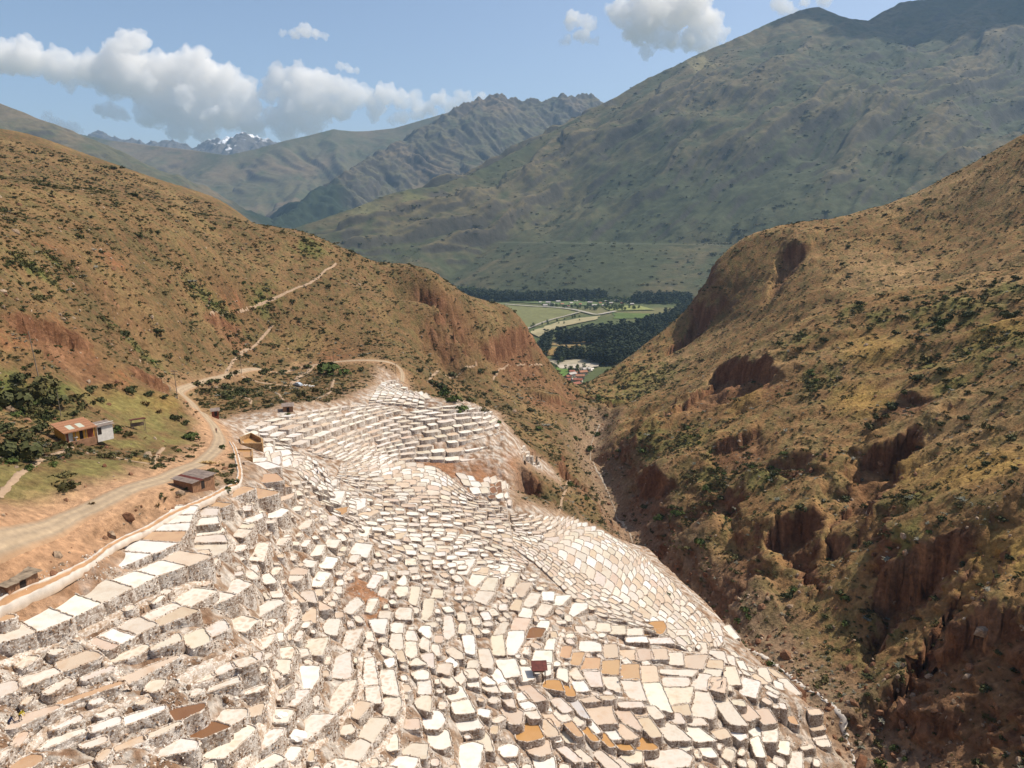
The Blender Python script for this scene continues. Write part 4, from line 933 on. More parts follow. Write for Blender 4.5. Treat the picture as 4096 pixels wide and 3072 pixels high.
# --- materials
def mat_pan_floor():
    m, nt, b = mat_new('salt_crust')
    at = nd(nt, 'ShaderNodeAttribute', attribute_name='Col')
    geo = nd(nt, 'ShaderNodeNewGeometry')
    no = nd(nt, 'ShaderNodeTexNoise'); no.inputs['Scale'].default_value = 0.55; no.inputs['Detail'].default_value = 7; no.inputs['Roughness'].default_value = 0.62
    nt.links.new(geo.outputs['Position'], no.inputs['Vector'])
    vo = nd(nt, 'ShaderNodeTexVoronoi'); vo.feature = 'DISTANCE_TO_EDGE'; vo.inputs['Scale'].default_value = 0.95
    wp = nd(nt, 'ShaderNodeTexNoise'); wp.inputs['Scale'].default_value = 1.3; wp.inputs['Detail'].default_value = 3
    nt.links.new(geo.outputs['Position'], wp.inputs['Vector'])
    vm = nd(nt, 'ShaderNodeVectorMath', operation='MULTIPLY_ADD'); vm.inputs[1].default_value = (0.9, 0.9, 0.9)
    nt.links.new(wp.outputs['Color'], vm.inputs[0]); nt.links.new(geo.outputs['Position'], vm.inputs[2])
    nt.links.new(vm.outputs[0], vo.inputs['Vector'])
    # damp tan cells between white crystal seams
    cr = nd(nt, 'ShaderNodeMapRange'); cr.inputs[1].default_value = 0.10; cr.inputs[2].default_value = 0.34
    nt.links.new(vo.outputs['Distance'], cr.inputs[0])
    mu = nd(nt, 'ShaderNodeMath', operation='MULTIPLY'); nt.links.new(cr.outputs[0], mu.inputs[0]); nt.links.new(at.outputs['Alpha'], mu.inputs[1])
    m1 = nd(nt, 'ShaderNodeMix', data_type='RGBA'); m1.inputs[7].default_value = (0.49, 0.365, 0.265, 1)
    nt.links.new(mu.outputs[0], m1.inputs[0]); nt.links.new(at.outputs['Color'], m1.inputs[6])
    # broad stains
    st = nd(nt, 'ShaderNodeMapRange'); st.inputs[1].default_value = 0.50; st.inputs[2].default_value = 0.74; st.inputs[4].default_value = 0.62
    nt.links.new(no.outputs['Fac'], st.inputs[0])
    m2 = nd(nt, 'ShaderNodeMix', data_type='RGBA'); m2.blend_type = 'MULTIPLY'; m2.inputs[7].default_value = (0.93, 0.76, 0.58, 1)
    nt.links.new(st.outputs[0], m2.inputs[0]); nt.links.new(m1.outputs[2], m2.inputs[6])
    nt.links.new(m2.outputs[2], b.inputs['Base Color'])
    rr2 = nd(nt, 'ShaderNodeMapRange'); rr2.inputs[1].default_value = 0.46; rr2.inputs[2].default_value = 0.62; rr2.inputs[3].default_value = 0.85; rr2.inputs[4].default_value = 0.28
    nt.links.new(no.outputs['Fac'], rr2.inputs[0]); nt.links.new(rr2.outputs[0], b.inputs['Roughness']); b.inputs['Specular IOR Level'].default_value = 0.35
    bn = nd(nt, 'ShaderNodeBump'); bn.inputs['Strength'].default_value = 0.25; bn.inputs['Distance'].default_value = 0.05
    n2 = nd(nt, 'ShaderNodeTexNoise'); n2.inputs['Scale'].default_value = 6; n2.inputs['Detail'].default_value = 4
    nt.links.new(geo.outputs['Position'], n2.inputs['Vector']); nt.links.new(n2.outputs['Fac'], bn.inputs['Height']); nt.links.new(bn.outputs[0], b.inputs['Normal'])
    return m
def mat_brine():
    m, nt, b = mat_new('ochre_brine')
    geo = nd(nt, 'ShaderNodeNewGeometry')
    no = nd(nt, 'ShaderNodeTexNoise'); no.inputs['Scale'].default_value = 0.4; no.inputs['Detail'].default_value = 4
    nt.links.new(geo.outputs['Position'], no.inputs['Vector'])
    mx = nd(nt, 'ShaderNodeMix', data_type='RGBA'); mx.inputs[6].default_value = (0.40, 0.205, 0.065, 1); mx.inputs[7].default_value = (0.50, 0.29, 0.12, 1)
    nt.links.new(no.outputs['Fac'], mx.inputs[0]); nt.links.new(mx.outputs[2], b.inputs['Base Color'])
    b.inputs['Roughness'].default_value = 0.22; b.inputs['Specular IOR Level'].default_value = 0.4
    return m
def mat_wall(name, lo, mid, hi, bump=0.9):
    """salt-crusted dry stone"""
    m, nt, b = mat_new(name)
    geo = nd(nt, 'ShaderNodeNewGeometry')
    mp = nd(nt, 'ShaderNodeMapping'); mp.inputs['Scale'].default_value = (1, 1, 1.5)
    nt.links.new(geo.outputs['Position'], mp.inputs[0])
    vo = nd(nt, 'ShaderNodeTexVoronoi'); vo.inputs['Scale'].default_value = 3.2
    nt.links.new(mp.outputs[0], vo.inputs['Vector'])
    ve = nd(nt, 'ShaderNodeTexVoronoi'); ve.feature = 'DISTANCE_TO_EDGE'; ve.inputs['Scale'].default_value = 3.2
    nt.links.new(mp.outputs[0], ve.inputs['Vector'])
    n1 = nd(nt, 'ShaderNodeTexNoise'); n1.inputs['Scale'].default_value = 0.45; n1.inputs['Detail'].default_value = 8; n1.inputs['Roughness'].default_value = 0.7
    mp2 = nd(nt, 'ShaderNodeMapping'); mp2.inputs['Scale'].default_value = (1.6, 1.6, 0.5)      # drips run down the face
    nt.links.new(geo.outputs['Position'], mp2.inputs[0]); nt.links.new(mp2.outputs[0], n1.inputs['Vector'])
    add = nd(nt, 'ShaderNodeMath', operation='MULTIPLY_ADD'); add.inputs[1].default_value = 0.25
    sx = nd(nt, 'ShaderNodeSeparateColor'); nt.links.new(vo.outputs['Color'], sx.inputs[0])
    nt.links.new(sx.outputs[0], add.inputs[0]); nt.links.new(n1.outputs['Fac'], add.inputs[2])
    rp = nd(nt, 'ShaderNodeValToRGB'); e = rp.color_ramp.elements
    e[0].position = 0.38; e[0].color = lo + (1,); e[1].position = 0.74; e[1].color = hi + (1,)
    x = e.new(0.56); x.color = mid + (1,)
    nt.links.new(add.outputs[0], rp.inputs[0])
    jt = nd(nt, 'ShaderNodeMapRange'); jt.inputs[1].default_value = 0.0; jt.inputs[2].default_value = 0.09; jt.inputs[3].default_value = 0.7; jt.inputs[4].default_value = 1.0
    nt.links.new(ve.outputs['Distance'], jt.inputs[0])
    ml = nd(nt, 'ShaderNodeVectorMath', operation='SCALE'); nt.links.new(rp.outputs[0], ml.inputs[0]); nt.links.new(jt.outputs[0], ml.inputs['Scale'])
    nt.links.new(ml.outputs[0], b.inputs['Base Color'])
    b.inputs['Roughness'].default_value = 0.95; b.inputs['Specular IOR Level'].default_value = 0.1
    bn = nd(nt, 'ShaderNodeBump'); bn.inputs['Strength'].default_value = bump; bn.inputs['Distance'].default_value = 0.12
    nt.links.new(jt.outputs[0], bn.inputs['Height']); nt.links.new(bn.outputs[0], b.inputs['Normal'])
    return m
M_floor = mat_pan_floor(); M_brine = mat_brine()
M_wall = mat_wall('salted_dry_stone', (0.15, 0.090, 0.060), (0.38, 0.30, 0.235), (0.64, 0.58, 0.51))
M_rim = mat_wall('trodden_rim', (0.27, 0.17, 0.105), (0.45, 0.345, 0.255), (0.64, 0.57, 0.49), 0.6)

def floor_mesh(name, polys):
    """polys: list of (ring, colour letter, seed)"""
    V = []; F = []; C = []; o = 0
    for ring, ci, sd in polys:
        rg = random.Random(sd); k = rg.uniform(0.92, 1.06)
        col = np.clip(np.array(PANC[ci]) * k * np.array((1, rg.uniform(0.97, 1.02), rg.uniform(0.93, 1.03))), 0, 0.88)
        mot = {'m': 0.75, 'c': 0.25, 'w': 0.06, 'p': 0.25, 't': 0.1}.get(ci, 0.0) * rg.uniform(0.3, 1.2)
        V += [tuple(v) for v in ring]; F.append(tuple(range(o, o + len(ring)))); o += len(ring)
        C += [(col[0], col[1], col[2], min(mot, 1.0))] * len(ring)
    me = bpy.data.meshes.new(name); me.from_pydata(V, [], F); me.update()
    a = me.attributes.new('Col', 'FLOAT_COLOR', 'POINT'); a.data.foreach_set('color', np.array(C, np.float32).ravel())
    return me

LANDMARKS = [  # px, py, words
    (35, 600, 'the weathered shed beside the dirt yard'), (15, 715, 'the two stooping workers'), (118, 545, 'the curve of the brine channel'), (255, 440, 'the ochre reservoirs'), (195, 480, 'the rust-roofed shed'), (537, 672, 'the red-roofed shelter'),
    (722, 678, 'the dark-clothed couple of workers'), (525, 745, 'the big ochre pond at the bottom'), (650, 632, 'the ochre pond with the curved dam'), (245, 640, 'the forked path on the ridge'), (355, 735, 'the pale footpath near the bottom'), (590, 612, 'the ochre pond beneath the tall block'),
    (370, 670, 'the covered channel bridge'), (365, 600, 'the red earth gully'), (640, 745, 'the row of ochre ponds'), (790, 740, 'the white crusted bank of the stream'), (190, 745, 'the brown earth plots'), (330, 500, 'the small round ochre pond'), (440, 640, 'the narrow stepped blocks in the middle'), (600, 560, 'the neat grid of pans above the stream'), (430, 480, 'the peach coloured flat'), (400, 430, 'the far ranks of terraces')]
ORD = ['', 'second ', 'third ', 'fourth ', 'fifth ', 'sixth ', 'seventh ', 'eighth ', 'ninth ', 'tenth ', 'eleventh ', 'twelfth ', 'thirteenth ', 'fourteenth ', 'fifteenth ', 'sixteenth ', 'seventeenth ', 'eighteenth ', 'nineteenth ', 'twentieth ']
NBIG = 300
big = PANS[:NBIG]
byk = {}
for i, p in enumerate(big):
    d = [math.hypot(p['q'][0] - a, p['q'][1] - b) for a, b, _ in LANDMARKS]
    k = int(np.argmin(d)); byk.setdefault((k, p['c']), []).append((d[k], i))
for (k, ci), lst in byk.items():
    for r_, (dd, i) in enumerate(sorted(lst)):
        what = 'earth plot' if ci == 'b' else ('brine pond' if ci == 'o' else 'salt pan')
        cn = {'b': 'dry brown', 'o': 'ochre'}.get(ci, CNAME[ci])
        big[i]['label'] = (ORD[r_] if r_ < len(ORD) else '%dth ' % (r_ + 1)) + ('nearest %s %s to %s' % (cn, what, LANDMARKS[k][2]))
STONES = []      # (x,y,z,size,tone)
def add_stones(pan, floor, wallV, n, rg):
    z = pan['z']; c = floor[:, :2].mean(0)
    for i in range(n):
        a = floor[i]; b = floor[(i + 1) % n]
        L = math.hypot(*(b - a)[:2])
        for _ in range(max(1, int(L / 0.36))):
            t = rg.random(); q = a + (b - a) * t
            dr = q[:2] - c; dr = dr / (np.hypot(*dr) + 1e-6)
            q2 = q[:2] + dr * rg.uniform(0.02, 0.22)
            STONES.append((q2[0], q2[1], z + rg.uniform(-0.04, 0.06), rg.uniform(0.05, 0.12), rg.random()))
    k = len(wallV) // n
    for i in range(n):                       # stones in the face
        top = wallV[i]; bot = wallV[(k - 1) * n + i]; top2 = wallV[(i + 1) % n]
        hgt = min(top[2] - bot[2], 2.8); L = math.hypot(*(top2 - top)[:2])
        for _ in range(int(hgt * L * 3.6)):
            t = rg.random(); u = rg.random()
            q = top + (top2 - top) * u + (bot - top) * (t * hgt / max(top[2] - bot[2], 0.1))
            STONES.append((q[0], q[1], q[2], rg.uniform(0.07, 0.17), rg.random()))
rs = random.Random(5)
for i, p in enumerate(big):
    fl, (rv, rf), (wv, wf) = build_pan(p, 1000 + i, True)
    o = obj('salt_pan' if p['c'] not in 'ob' else ('brine_pond' if p['c'] == 'o' else 'earth_plot'), np_mesh('pan_wall', wv, wf, smooth=False), M_wall)
    tag(o, p['label'], 'salt pan' if p['c'] not in 'ob' else ('pond' if p['c'] == 'o' else 'plot'), 'stepped salt pans on the slope')
    obj('rim', np_mesh('pan_rim', rv, rf, smooth=False), M_rim, o)
    obj('brine' if p['c'] == 'o' else 'salt_floor' if p['c'] != 'b' else 'soil', floor_mesh('pan_floor', [(fl, p['c'], i)]), M_brine if p['c'] == 'o' else M_floor, o)
    if p['zc'] < 175:
        add_stones(p, fl, wv, len(fl), rs)
wV = []; wF = []; rV = []; rF = []; fl_all = []; br_all = []; wo = ro = 0
for i, p in enumerate(PANS[NBIG:]):
    fl, (rv, rf), (wv, wf) = build_pan(p, 5000 + i, p['zc'] < 190)
    wV.append(wv); wF.append(wf + wo); wo += len(wv); rV.append(rv); rF.append(rf + ro); ro += len(rv)
    (br_all if p['c'] == 'o' else fl_all).append((fl, p['c'], 9000 + i))
    if p['zc'] < 175:
        add_stones(p, fl, wv, len(fl), rs)
small = obj('salt_pans', np_mesh('small_pan_walls', np.concatenate(wV), np.concatenate(wF), smooth=False), M_wall)
tag(small, 'massed small white and peach salt pans stepping down the far slope', 'salt pans', kind='stuff')
tag(obj('rim', np_mesh('small_pan_rims', np.concatenate(rV), np.concatenate(rF), smooth=False), M_rim, small), kind='stuff')
tag(obj('salt_floor', floor_mesh('small_pan_floors', fl_all), M_floor, small), kind='stuff')
if br_all:
    tag(obj('brine', floor_mesh('small_pan_brine', br_all), M_brine, small), kind='stuff')
print('PANS', len(PANS), 'stones', len(STONES))
# ------------------------------------------------------------------ scattering helper (stones, scrub)
def scatter(name, protos, pts, rots, scls, var, parent=None):
    me = bpy.data.meshes.new(name)
    n = len(pts)
    me.vertices.add(n); me.vertices.foreach_set('co', np.asarray(pts, np.float32).ravel())
    for nm, arr in (('rot', rots), ('scl', scls)):
        a = me.attributes.new(nm, 'FLOAT_VECTOR', 'POINT'); a.data.foreach_set('vector', np.asarray(arr, np.float32).ravel())
    a = me.attributes.new('var', 'INT', 'POINT'); a.data.foreach_set('value', np.asarray(var, np.int32))
    o = obj(name, me, None, parent)
    ng = bpy.data.node_groups.new(name + '_spread', 'GeometryNodeTree')
    ng.interface.new_socket('Geometry', in_out='INPUT', socket_type='NodeSocketGeometry')
    ng.interface.new_socket('Geometry', in_out='OUTPUT', socket_type='NodeSocketGeometry')
    gi = ng.nodes.new('NodeGroupInput'); go = ng.nodes.new('NodeGroupOutput'); jn = ng.nodes.new('GeometryNodeJoinGeometry')
    def named(nm, t):
        q = ng.nodes.new('GeometryNodeInputNamedAttribute'); q.data_type = t; q.inputs['Name'].default_value = nm
        return q.outputs['Attribute']
    ra, sa, va = named('rot', 'FLOAT_VECTOR'), named('scl', 'FLOAT_VECTOR'), named('var', 'INT')
    for k, pr in enumerate(protos):
        oi = ng.nodes.new('GeometryNodeObjectInfo'); oi.inputs['Object'].default_value = pr
        ip = ng.nodes.new('GeometryNodeInstanceOnPoints')
        cm = ng.nodes.new('FunctionNodeCompare'); cm.data_type = 'INT'; cm.operation = 'EQUAL'
        ints = [s for s in cm.inputs if s.type == 'INT']
        ng.links.new(va, ints[0]); ints[1].default_value = k
        ng.links.new(gi.outputs[0], ip.inputs['Points']); ng.links.new(cm.outputs[0], ip.inputs['Selection'])
        ng.links.new(oi.outputs['Geometry'], ip.inputs['Instance'])
        ng.links.new(ra, ip.inputs['Rotation']); ng.links.new(sa, ip.inputs['Scale'])
        ng.links.new(ip.outputs[0], jn.inputs[0])
    ng.links.new(jn.outputs[0], go.inputs[0])
    md = o.modifiers.new('spread', 'NODES'); md.node_group = ng
    return o

def mat_leaf(name, a, b, rough=0.8, c=None):
    """leaf colour varies from plant to plant"""
    m, nt, bs = mat_new(name)
    oi = nd(nt, 'ShaderNodeObjectInfo')
    mx = nd(nt, 'ShaderNodeMix', data_type='RGBA'); mx.inputs[6].default_value = a + (1,); mx.inputs[7].default_value = b + (1,)
    nt.links.new(oi.outputs['Random'], mx.inputs[0])
    geo = nd(nt, 'ShaderNodeNewGeometry')
    no = nd(nt, 'ShaderNodeTexNoise'); no.inputs['Scale'].default_value = 2.5; no.inputs['Detail'].default_value = 2
    nt.links.new(geo.outputs['Position'], no.inputs['Vector'])
    mr = nd(nt, 'ShaderNodeMapRange'); mr.inputs[1].default_value = 0.3; mr.inputs[2].default_value = 0.7; mr.inputs[3].default_value = 0.65; mr.inputs[4].default_value = 1.35
    nt.links.new(no.outputs['Fac'], mr.inputs[0])
    sc = nd(nt, 'ShaderNodeVectorMath', operation='SCALE'); nt.links.new(mx.outputs[2], sc.inputs[0]); nt.links.new(mr.outputs[0], sc.inputs['Scale'])
    nt.links.new(sc.outputs[0], bs.inputs['Base Color']); bs.inputs['Roughness'].default_value = rough; bs.inputs['Specular IOR Level'].default_value = 0.15
    return m
M_dark = mat_leaf('dark_scrub_leaves', (0.036, 0.042, 0.014), (0.080, 0.080, 0.030))
M_olive = mat_leaf('olive_scrub_leaves', (0.060, 0.056, 0.018), (0.105, 0.090, 0.034))
M_pale = mat_leaf('grey_spiny_leaves', (0.11, 0.115, 0.08), (0.25, 0.235, 0.185))
M_dry = mat_leaf('dry_tussock', (0.14, 0.09, 0.034), (0.21, 0.14, 0.056))
M_lush = mat_leaf('lush_leaves', (0.048, 0.07, 0.016), (0.085, 0.11, 0.028))
M_bark = mat_plain('bark', (0.12, 0.085, 0.06), 0.9, 0.3, 4.0)
M_euca = mat_leaf('eucalyptus_leaves', (0.018, 0.028, 0.014), (0.034, 0.046, 0.020))

def quads_mesh(name, C, D1, D2, smooth=False):
    """one little four-sided leaf at each centre C, spanned by D1, D2"""
    C, D1, D2 = map(np.asarray, (C, D1, D2)); n = len(C)
    V = np.stack([C - D1 - D2, C + D1 - D2 * 0.6, C + D1 * 1.1 + D2, C - D1 * 0.7 + D2], 1).reshape(-1, 3)
    return np_mesh(name, V, np.arange(4 * n).reshape(n, 4), smooth=smooth)

def leaf_dome(name, seed, n, size, flat=0.75, lobes=4):
    rg = np.random.default_rng(seed)
    cs = np.c_[rg.normal(0, 0.22, (lobes, 2)), rg.uniform(0.15, 0.45, lobes)]; rad = rg.uniform(0.22, 0.42, lobes)
    k = rg.integers(0, lobes, n)
    d = rg.normal(size=(n, 3)); d[:, 2] = np.abs(d[:, 2]) * 1.1 - 0.35; d /= np.linalg.norm(d, axis=1)[:, None]
    C = cs[k] + d * (rad[k] * rg.uniform(0.55, 1.08, n))[:, None]
    C[:, 2] = np.maximum(C[:, 2] * flat, -0.06)
    t = rg.normal(size=(n, 3)); a = np.cross(d, t); a /= np.linalg.norm(a, axis=1)[:, None]; b = np.cross(d, a) + 0.5 * rg.normal(size=(n, 3))
    s = size * rg.uniform(0.6, 1.4, n)[:, None]
    return quads_mesh(name, C, a * s, b * s * 0.8)

def spiky(name, seed, n, w, heads=1, spread=0.0, flat=0.5):
    rg = np.random.default_rng(seed); V = []; F = []
    for h in range(heads):
        c = np.r_[rg.normal(0, spread, 2), 0.0] if heads > 1 else np.zeros(3)
        for k in range(n):
            a = rg.uniform(0, 2 * pi); el = rg.uniform(0.15, 1.35) * flat + 0.15
            L = rg.uniform(0.32, 0.55) * (0.75 if heads > 1 else 1)
            d = np.array([cos(a) * cos(el), sin(a) * cos(el), sin(el)]); s = np.array([-sin(a), cos(a), 0]) * w
            o = len(V); m = c + d * L * 0.5 + (0, 0, 0.03)
            V += [c - s * 0.7, c + s * 0.7, m + s, m - s, c + d * L - (0, 0, 0.06 * L)]
            F += [(o, o + 1, o + 2, o + 3), (o + 3, o + 2, o + 4, o + 4)]
    me = bpy.data.meshes.new(name); me.from_pydata([tuple(v) for v in V], [], [f if f[2] != f[3] else f[:3] for f in F]); me.update()
    return me

def proto(name, me, mat):
    me.materials.append(mat); return bpy.data.objects.new(name, me)
P_SHRUB = [proto('scrub_a', leaf_dome('scrub_a', 1, 110, 0.075), M_dark), proto('scrub_b', leaf_dome('scrub_b', 2, 90, 0.08, 0.6, 3), M_dark), proto('scrub_c', leaf_dome('scrub_c', 3, 100, 0.08, 0.7, 5), M_olive),
           proto('scrub_d', leaf_dome('scrub_d', 4, 90, 0.075, 0.5, 6), M_olive), proto('spiny_a', spiky('spiny_a', 5, 13, 0.045, 5, 0.24), M_pale), proto('spiny_b', spiky('spiny_b', 6, 16, 0.05, 3, 0.2), M_pale),
           proto('tussock_a', spiky('tussock_a', 7, 26, 0.035, 3, 0.16, 0.95), M_dry), proto('tussock_b', spiky('tussock_b', 8, 30, 0.04, 4, 0.25, 0.8), M_dry), proto('lush_a', leaf_dome('lush_a', 9, 130, 0.075, 0.8, 5), M_lush)]

def rock_mesh(name, seed, rough=0.25):
    bm = bmesh.new(); bmesh.ops.create_icosphere(bm, subdivisions=1, radius=1.0)
    rg = random.Random(seed)
    for v in bm.verts:
        v.co *= 1 + rg.uniform(-rough, rough); v.co.z *= 0.75
    me = bpy.data.meshes.new(name); bm.to_mesh(me); bm.free(); return me
def mat_stone(name, a, b):
    return mat_leaf(name, a, b, 0.95)
M_st1 = mat_stone('salted_stone', (0.40, 0.325, 0.255), (0.63, 0.57, 0.495)); M_st2 = mat_stone('brown_stone', (0.15, 0.088, 0.05), (0.30, 0.20, 0.13))
P_ROCK = [proto('stone_a', rock_mesh('stone_a', 1), M_st1), proto('stone_b', rock_mesh('stone_b', 2), M_st2), proto('stone_c', rock_mesh('stone_c', 3), M_st2)]
# loose stones and crust lumps on the ground between the pans
cq_ = np.stack([RNG.uniform(-5, 860, 60000), RNG.uniform(480, 775, 60000)], -1)
cp_ = hit(cq_[:, 0], cq_[:, 1], HF); sdl = poly_sd(cp_[:, 0], cp_[:, 1], SALT)
kk = (sdl < 2.0) & (occ_at(cp_[:, 0], cp_[:, 1]) < 0.62) & (fbm(cp_[:, 0] / 3, cp_[:, 1] / 3, 3, 171) > -0.1) & (project(cp_)[2] < 230)
cp_ = cp_[kk][:9000]
STONES += [(p[0], p[1], p[2] + 0.02, s_, v_) for p, s_, v_ in zip(cp_, np.exp(RNG.normal(-2.35, 0.5, len(cp_))), RNG.random(len(cp_)) * 0.6)]
ST = np.array(STONES)
if len(ST) > 90000:
    ST = ST[RNG.choice(len(ST), 90000, replace=False)]
n = len(ST)
sc = ST[:, 3:4] * RNG.uniform(0.7, 1.4, (n, 3))
o = scatter('wall_stones', P_ROCK, ST[:, :3], RNG.uniform(0, 6.28, (n, 3)), sc, np.where(ST[:, 4] < 0.45, 0, np.where(ST[:, 4] < 0.75, 1, 2)))
tag(o, 'small rough stones of the terrace walls and rims', 'stones', kind='stuff')
# ------------------------------------------------------------------ scrub on the hillsides
def in_view(P, pad=30):
    px, py, zc = project(P)
    return (zc > 1) & (px > -pad) & (px < 1024 + pad) & (py > -pad) & (py < 768 + pad)
NS = 300000
t = RNG.uniform(radians(-44), radians(44), NS)
r = np.sqrt(RNG.uniform(60 ** 2, 780 ** 2, NS))
near = RNG.random(NS) < 0.35
r = np.where(near, np.exp(RNG.uniform(math.log(80), math.log(420), NS)), r)
x = r * np.sin(t); y = r * np.cos(t)
sd = poly_sd(x, y, SALT); rd, rp, _ = line_d(x, y, ROAD); vd, vp, _ = line_d(x, y, RAV)
rw = np.interp(rp, np.linspace(0, 1, len(ROAD_W)), ROAD_W)
gp = patch('g', x, y); rdp = patch('r', x, y); yp = patch('y', x, y)
dn = fbm(x / 24, y / 24, 4, 121); dn2 = fbm(x / 7, y / 7, 3, 123)
e = 0.8
z = HF(x, y)
slope = np.hypot(HF(x + e, y) - HF(x - e, y), HF(x, y + e) - HF(x, y - e)) / (2 * e)
flat = np.exp(-(((x + 62) / 20) ** 2 + ((y - 78) / 26) ** 2))
dens = 0.34 + 0.6 * dn + 0.35 * dn2 + 0.4 * gp - 0.2 * rdp - 1.4 * flat - 1.1 * patch('l', x, y)
dens = np.where(slope > 2.4, dens - 0.5, dens)
rgt = x - np.interp(y, np.sort(RAV[:, 1]), RAV[np.argsort(RAV[:, 1]), 0]) > 6
dens = np.where(rgt, (dens - 0.25 * gp) * 0.85 - 0.04, dens + 0.05)
dens = np.where(sd < 4, 0, dens); dens = np.where(rd < rw * 0.5 + 1.5, 0, dens); dens = np.where(vd < 6, dens * 0.2, dens)
P = np.stack([x, y, z], -1)
k0 = (RNG.random(NS) < dens) & in_view(P)
P = P[k0]; D = np.linspace(0.1, 0.985, 26)
Q = P[:, None, :2] * D[None, :, None]
hid = ((P[:, None, 2] + 1.0) * D[None]) < (HF(Q[..., 0], Q[..., 1]) - 0.6)
k1 = ~hid.any(1)                      # those behind a crest are left out
P = P[k1]
gp, yp, rr_, rdp, dn = [a[k0][k1] for a in (gp, yp, r, rdp, dn)]
n = len(P)
u = RNG.random(n)
leftside = P[:, 0] < -5
pw = np.stack([0.20 + 0.5 * gp, 0.15 + 0.2 * gp, 0.15 + 0.5 * gp, 0.14 + 0 * gp, 0.14 + 0.22 * rdp + 0 * gp, 0.09 + 0.14 * rdp, 0.22 + 0.3 * yp, 0.22 + 0.3 * yp, 0.0 + 0.35 * gp], 1)
rg_ = (P[:, 0] - np.interp(P[:, 1], np.sort(RAV[:, 1]), RAV[np.argsort(RAV[:, 1]), 0])) > 6
pw[:, 0] *= np.where(rg_, 0.55, 1); pw[:, 1] *= np.where(rg_, 0.5, 1); pw[:, 6:8] *= np.where(rg_, 1.5, 1)[:, None]
pw /= pw.sum(1)[:, None]
var = (u[:, None] > np.cumsum(pw, 1)).sum(1).clip(0, 8)
s = np.exp(RNG.normal(0.0, 0.45, n)) * 0.9 * np.where(var >= 6, 0.75, 1.0) * np.where(var == 8, 1.25, 1.0) * (1 + 0.5 * gp)
s = s * np.interp(rr_, [80, 250, 700], [0.8, 1.0, 1.45])
S3 = np.stack([s * RNG.uniform(0.85, 1.25, n), s * RNG.uniform(0.85, 1.25, n), s * RNG.uniform(0.7, 1.05, n)], -1)
R3_ = np.stack([RNG.normal(0, 0.12, n), RNG.normal(0, 0.12, n), RNG.uniform(0, 6.28, n)], -1)
P[:, 2] -= 0.05 * s
print('SCRUB', n)
# plants picked out one by one: px, py of the foot, width in px, kind
BUSH_Q = '''1008 320 20 0; 1000 342 12 2; 968 316 12 0; 950 318 10 0; 935 322 12 0; 925 305 10 0; 905 300 9 0; 883 296 8 2; 860 305 9 0; 825 342 9 0; 800 350 8 2; 780 345 8 0; 895 335 10 0; 918 340 12 2; 940 330 9 0; 985 300 10 2; 1015 280 10 0; 960 290 8 0; 900 318 8 2; 870 330 7 0; 850 345 7 0; 930 362 12 2; 945 372 12 0; 918 380 14 0; 905 395 12 0; 890 408 14 0; 878 420 12 0; 870 428 12 2; 965 420 11 0; 990 430 12 2; 1010 440 12 0; 975 447 9 0; 940 425 9 0; 955 452 9 2; 985 465 10 0; 1015 470 10 0; 990 395 9 2; 1012 365 9 0; 1005 400 8 0
668 598 10 8; 700 545 12 8; 688 550 10 2; 745 612 10 8; 748 618 8 8; 738 622 8 8; 788 598 12 0; 793 592 10 8; 800 580 8 2; 840 595 12 0; 845 600 9 8; 815 612 10 2; 825 618 9 0; 845 625 10 8; 830 628 8 0; 905 673 8 2; 903 680 10 2; 770 665 9 8; 848 652 6 8; 705 505 10 2; 722 500 12 0; 690 480 12 2; 660 520 12 8; 675 515 10 8; 735 560 10 2; 895 750 10 8; 880 765 12 8; 905 760 8 8; 985 690 12 0; 1005 740 10 0; 960 735 9 2; 935 600 10 0; 960 575 10 4; 990 590 10 4; 1010 560 12 0; 985 640 10 4; 1000 655 10 0; 920 540 10 4; 890 560 12 4; 870 545 10 0; 940 520 10 0; 965 500 12 4; 1000 520 10 0; 820 500 10 4; 800 510 12 0; 780 500 10 4; 845 500 10 0; 860 480 9 4
12 458 40 0; 38 455 26 2; 60 448 16 0; 10 408 34 0; 30 398 28 2; 52 405 26 0; 75 400 14 2; 45 385 20 2; 20 382 22 0; 90 392 14 0; 110 388 12 2; 130 392 14 0; 62 428 14 0; 40 432 20 0; 22 438 18 2; 48 420 16 0; 75 415 10 0; 5 430 18 0; 85 408 12 2; 100 402 10 0; 148 405 16 6; 160 412 12 6; 175 420 12 0; 186 424 10 0; 190 440 16 8; 118 432 14 8; 128 436 10 2; 105 458 10 2; 65 490 18 2; 62 478 14 2; 54 466 10 8; 30 470 12 8; 90 505 10 6; 50 450 12 6; 150 395 10 0; 165 398 8 0
330 374 24 8; 346 374 10 8; 282 374 10 0; 296 370 9 0; 307 368 8 0; 265 374 12 0; 248 382 10 0; 229 378 9 0; 235 374 8 2; 210 384 12 0; 198 386 10 2; 217 382 8 0; 225 388 10 0; 240 392 12 0; 205 392 10 2; 260 396 9 0; 275 390 10 2; 300 396 10 2; 315 392 8 2; 325 402 8 2; 288 416 6 8; 222 449 8 8; 178 452 6 8; 205 478 12 8; 210 488 9 2; 230 485 14 0; 226 492 10 8; 165 500 14 6; 158 506 12 6; 180 496 10 6
445 395 14 8; 455 402 14 8; 440 388 12 0; 462 412 14 8; 470 402 10 0; 432 384 10 0; 480 412 10 2; 452 376 9 0; 420 372 8 0; 498 424 7 8; 538 430 8 8; 480 372 8 0; 495 374 8 0; 463 392 9 2; 505 388 9 4; 520 398 9 4; 530 412 9 0; 545 425 9 4; 575 440 8 8; 590 450 10 8; 598 436 8 8; 570 486 10 8; 587 500 7 8'''
bq = np.array([[float(v) for v in it.split()] for ln in BUSH_Q.splitlines() for it in ln.split(';')])
BP = hit(bq[:, 0], bq[:, 1], HF)
BZ = project(BP)[2]
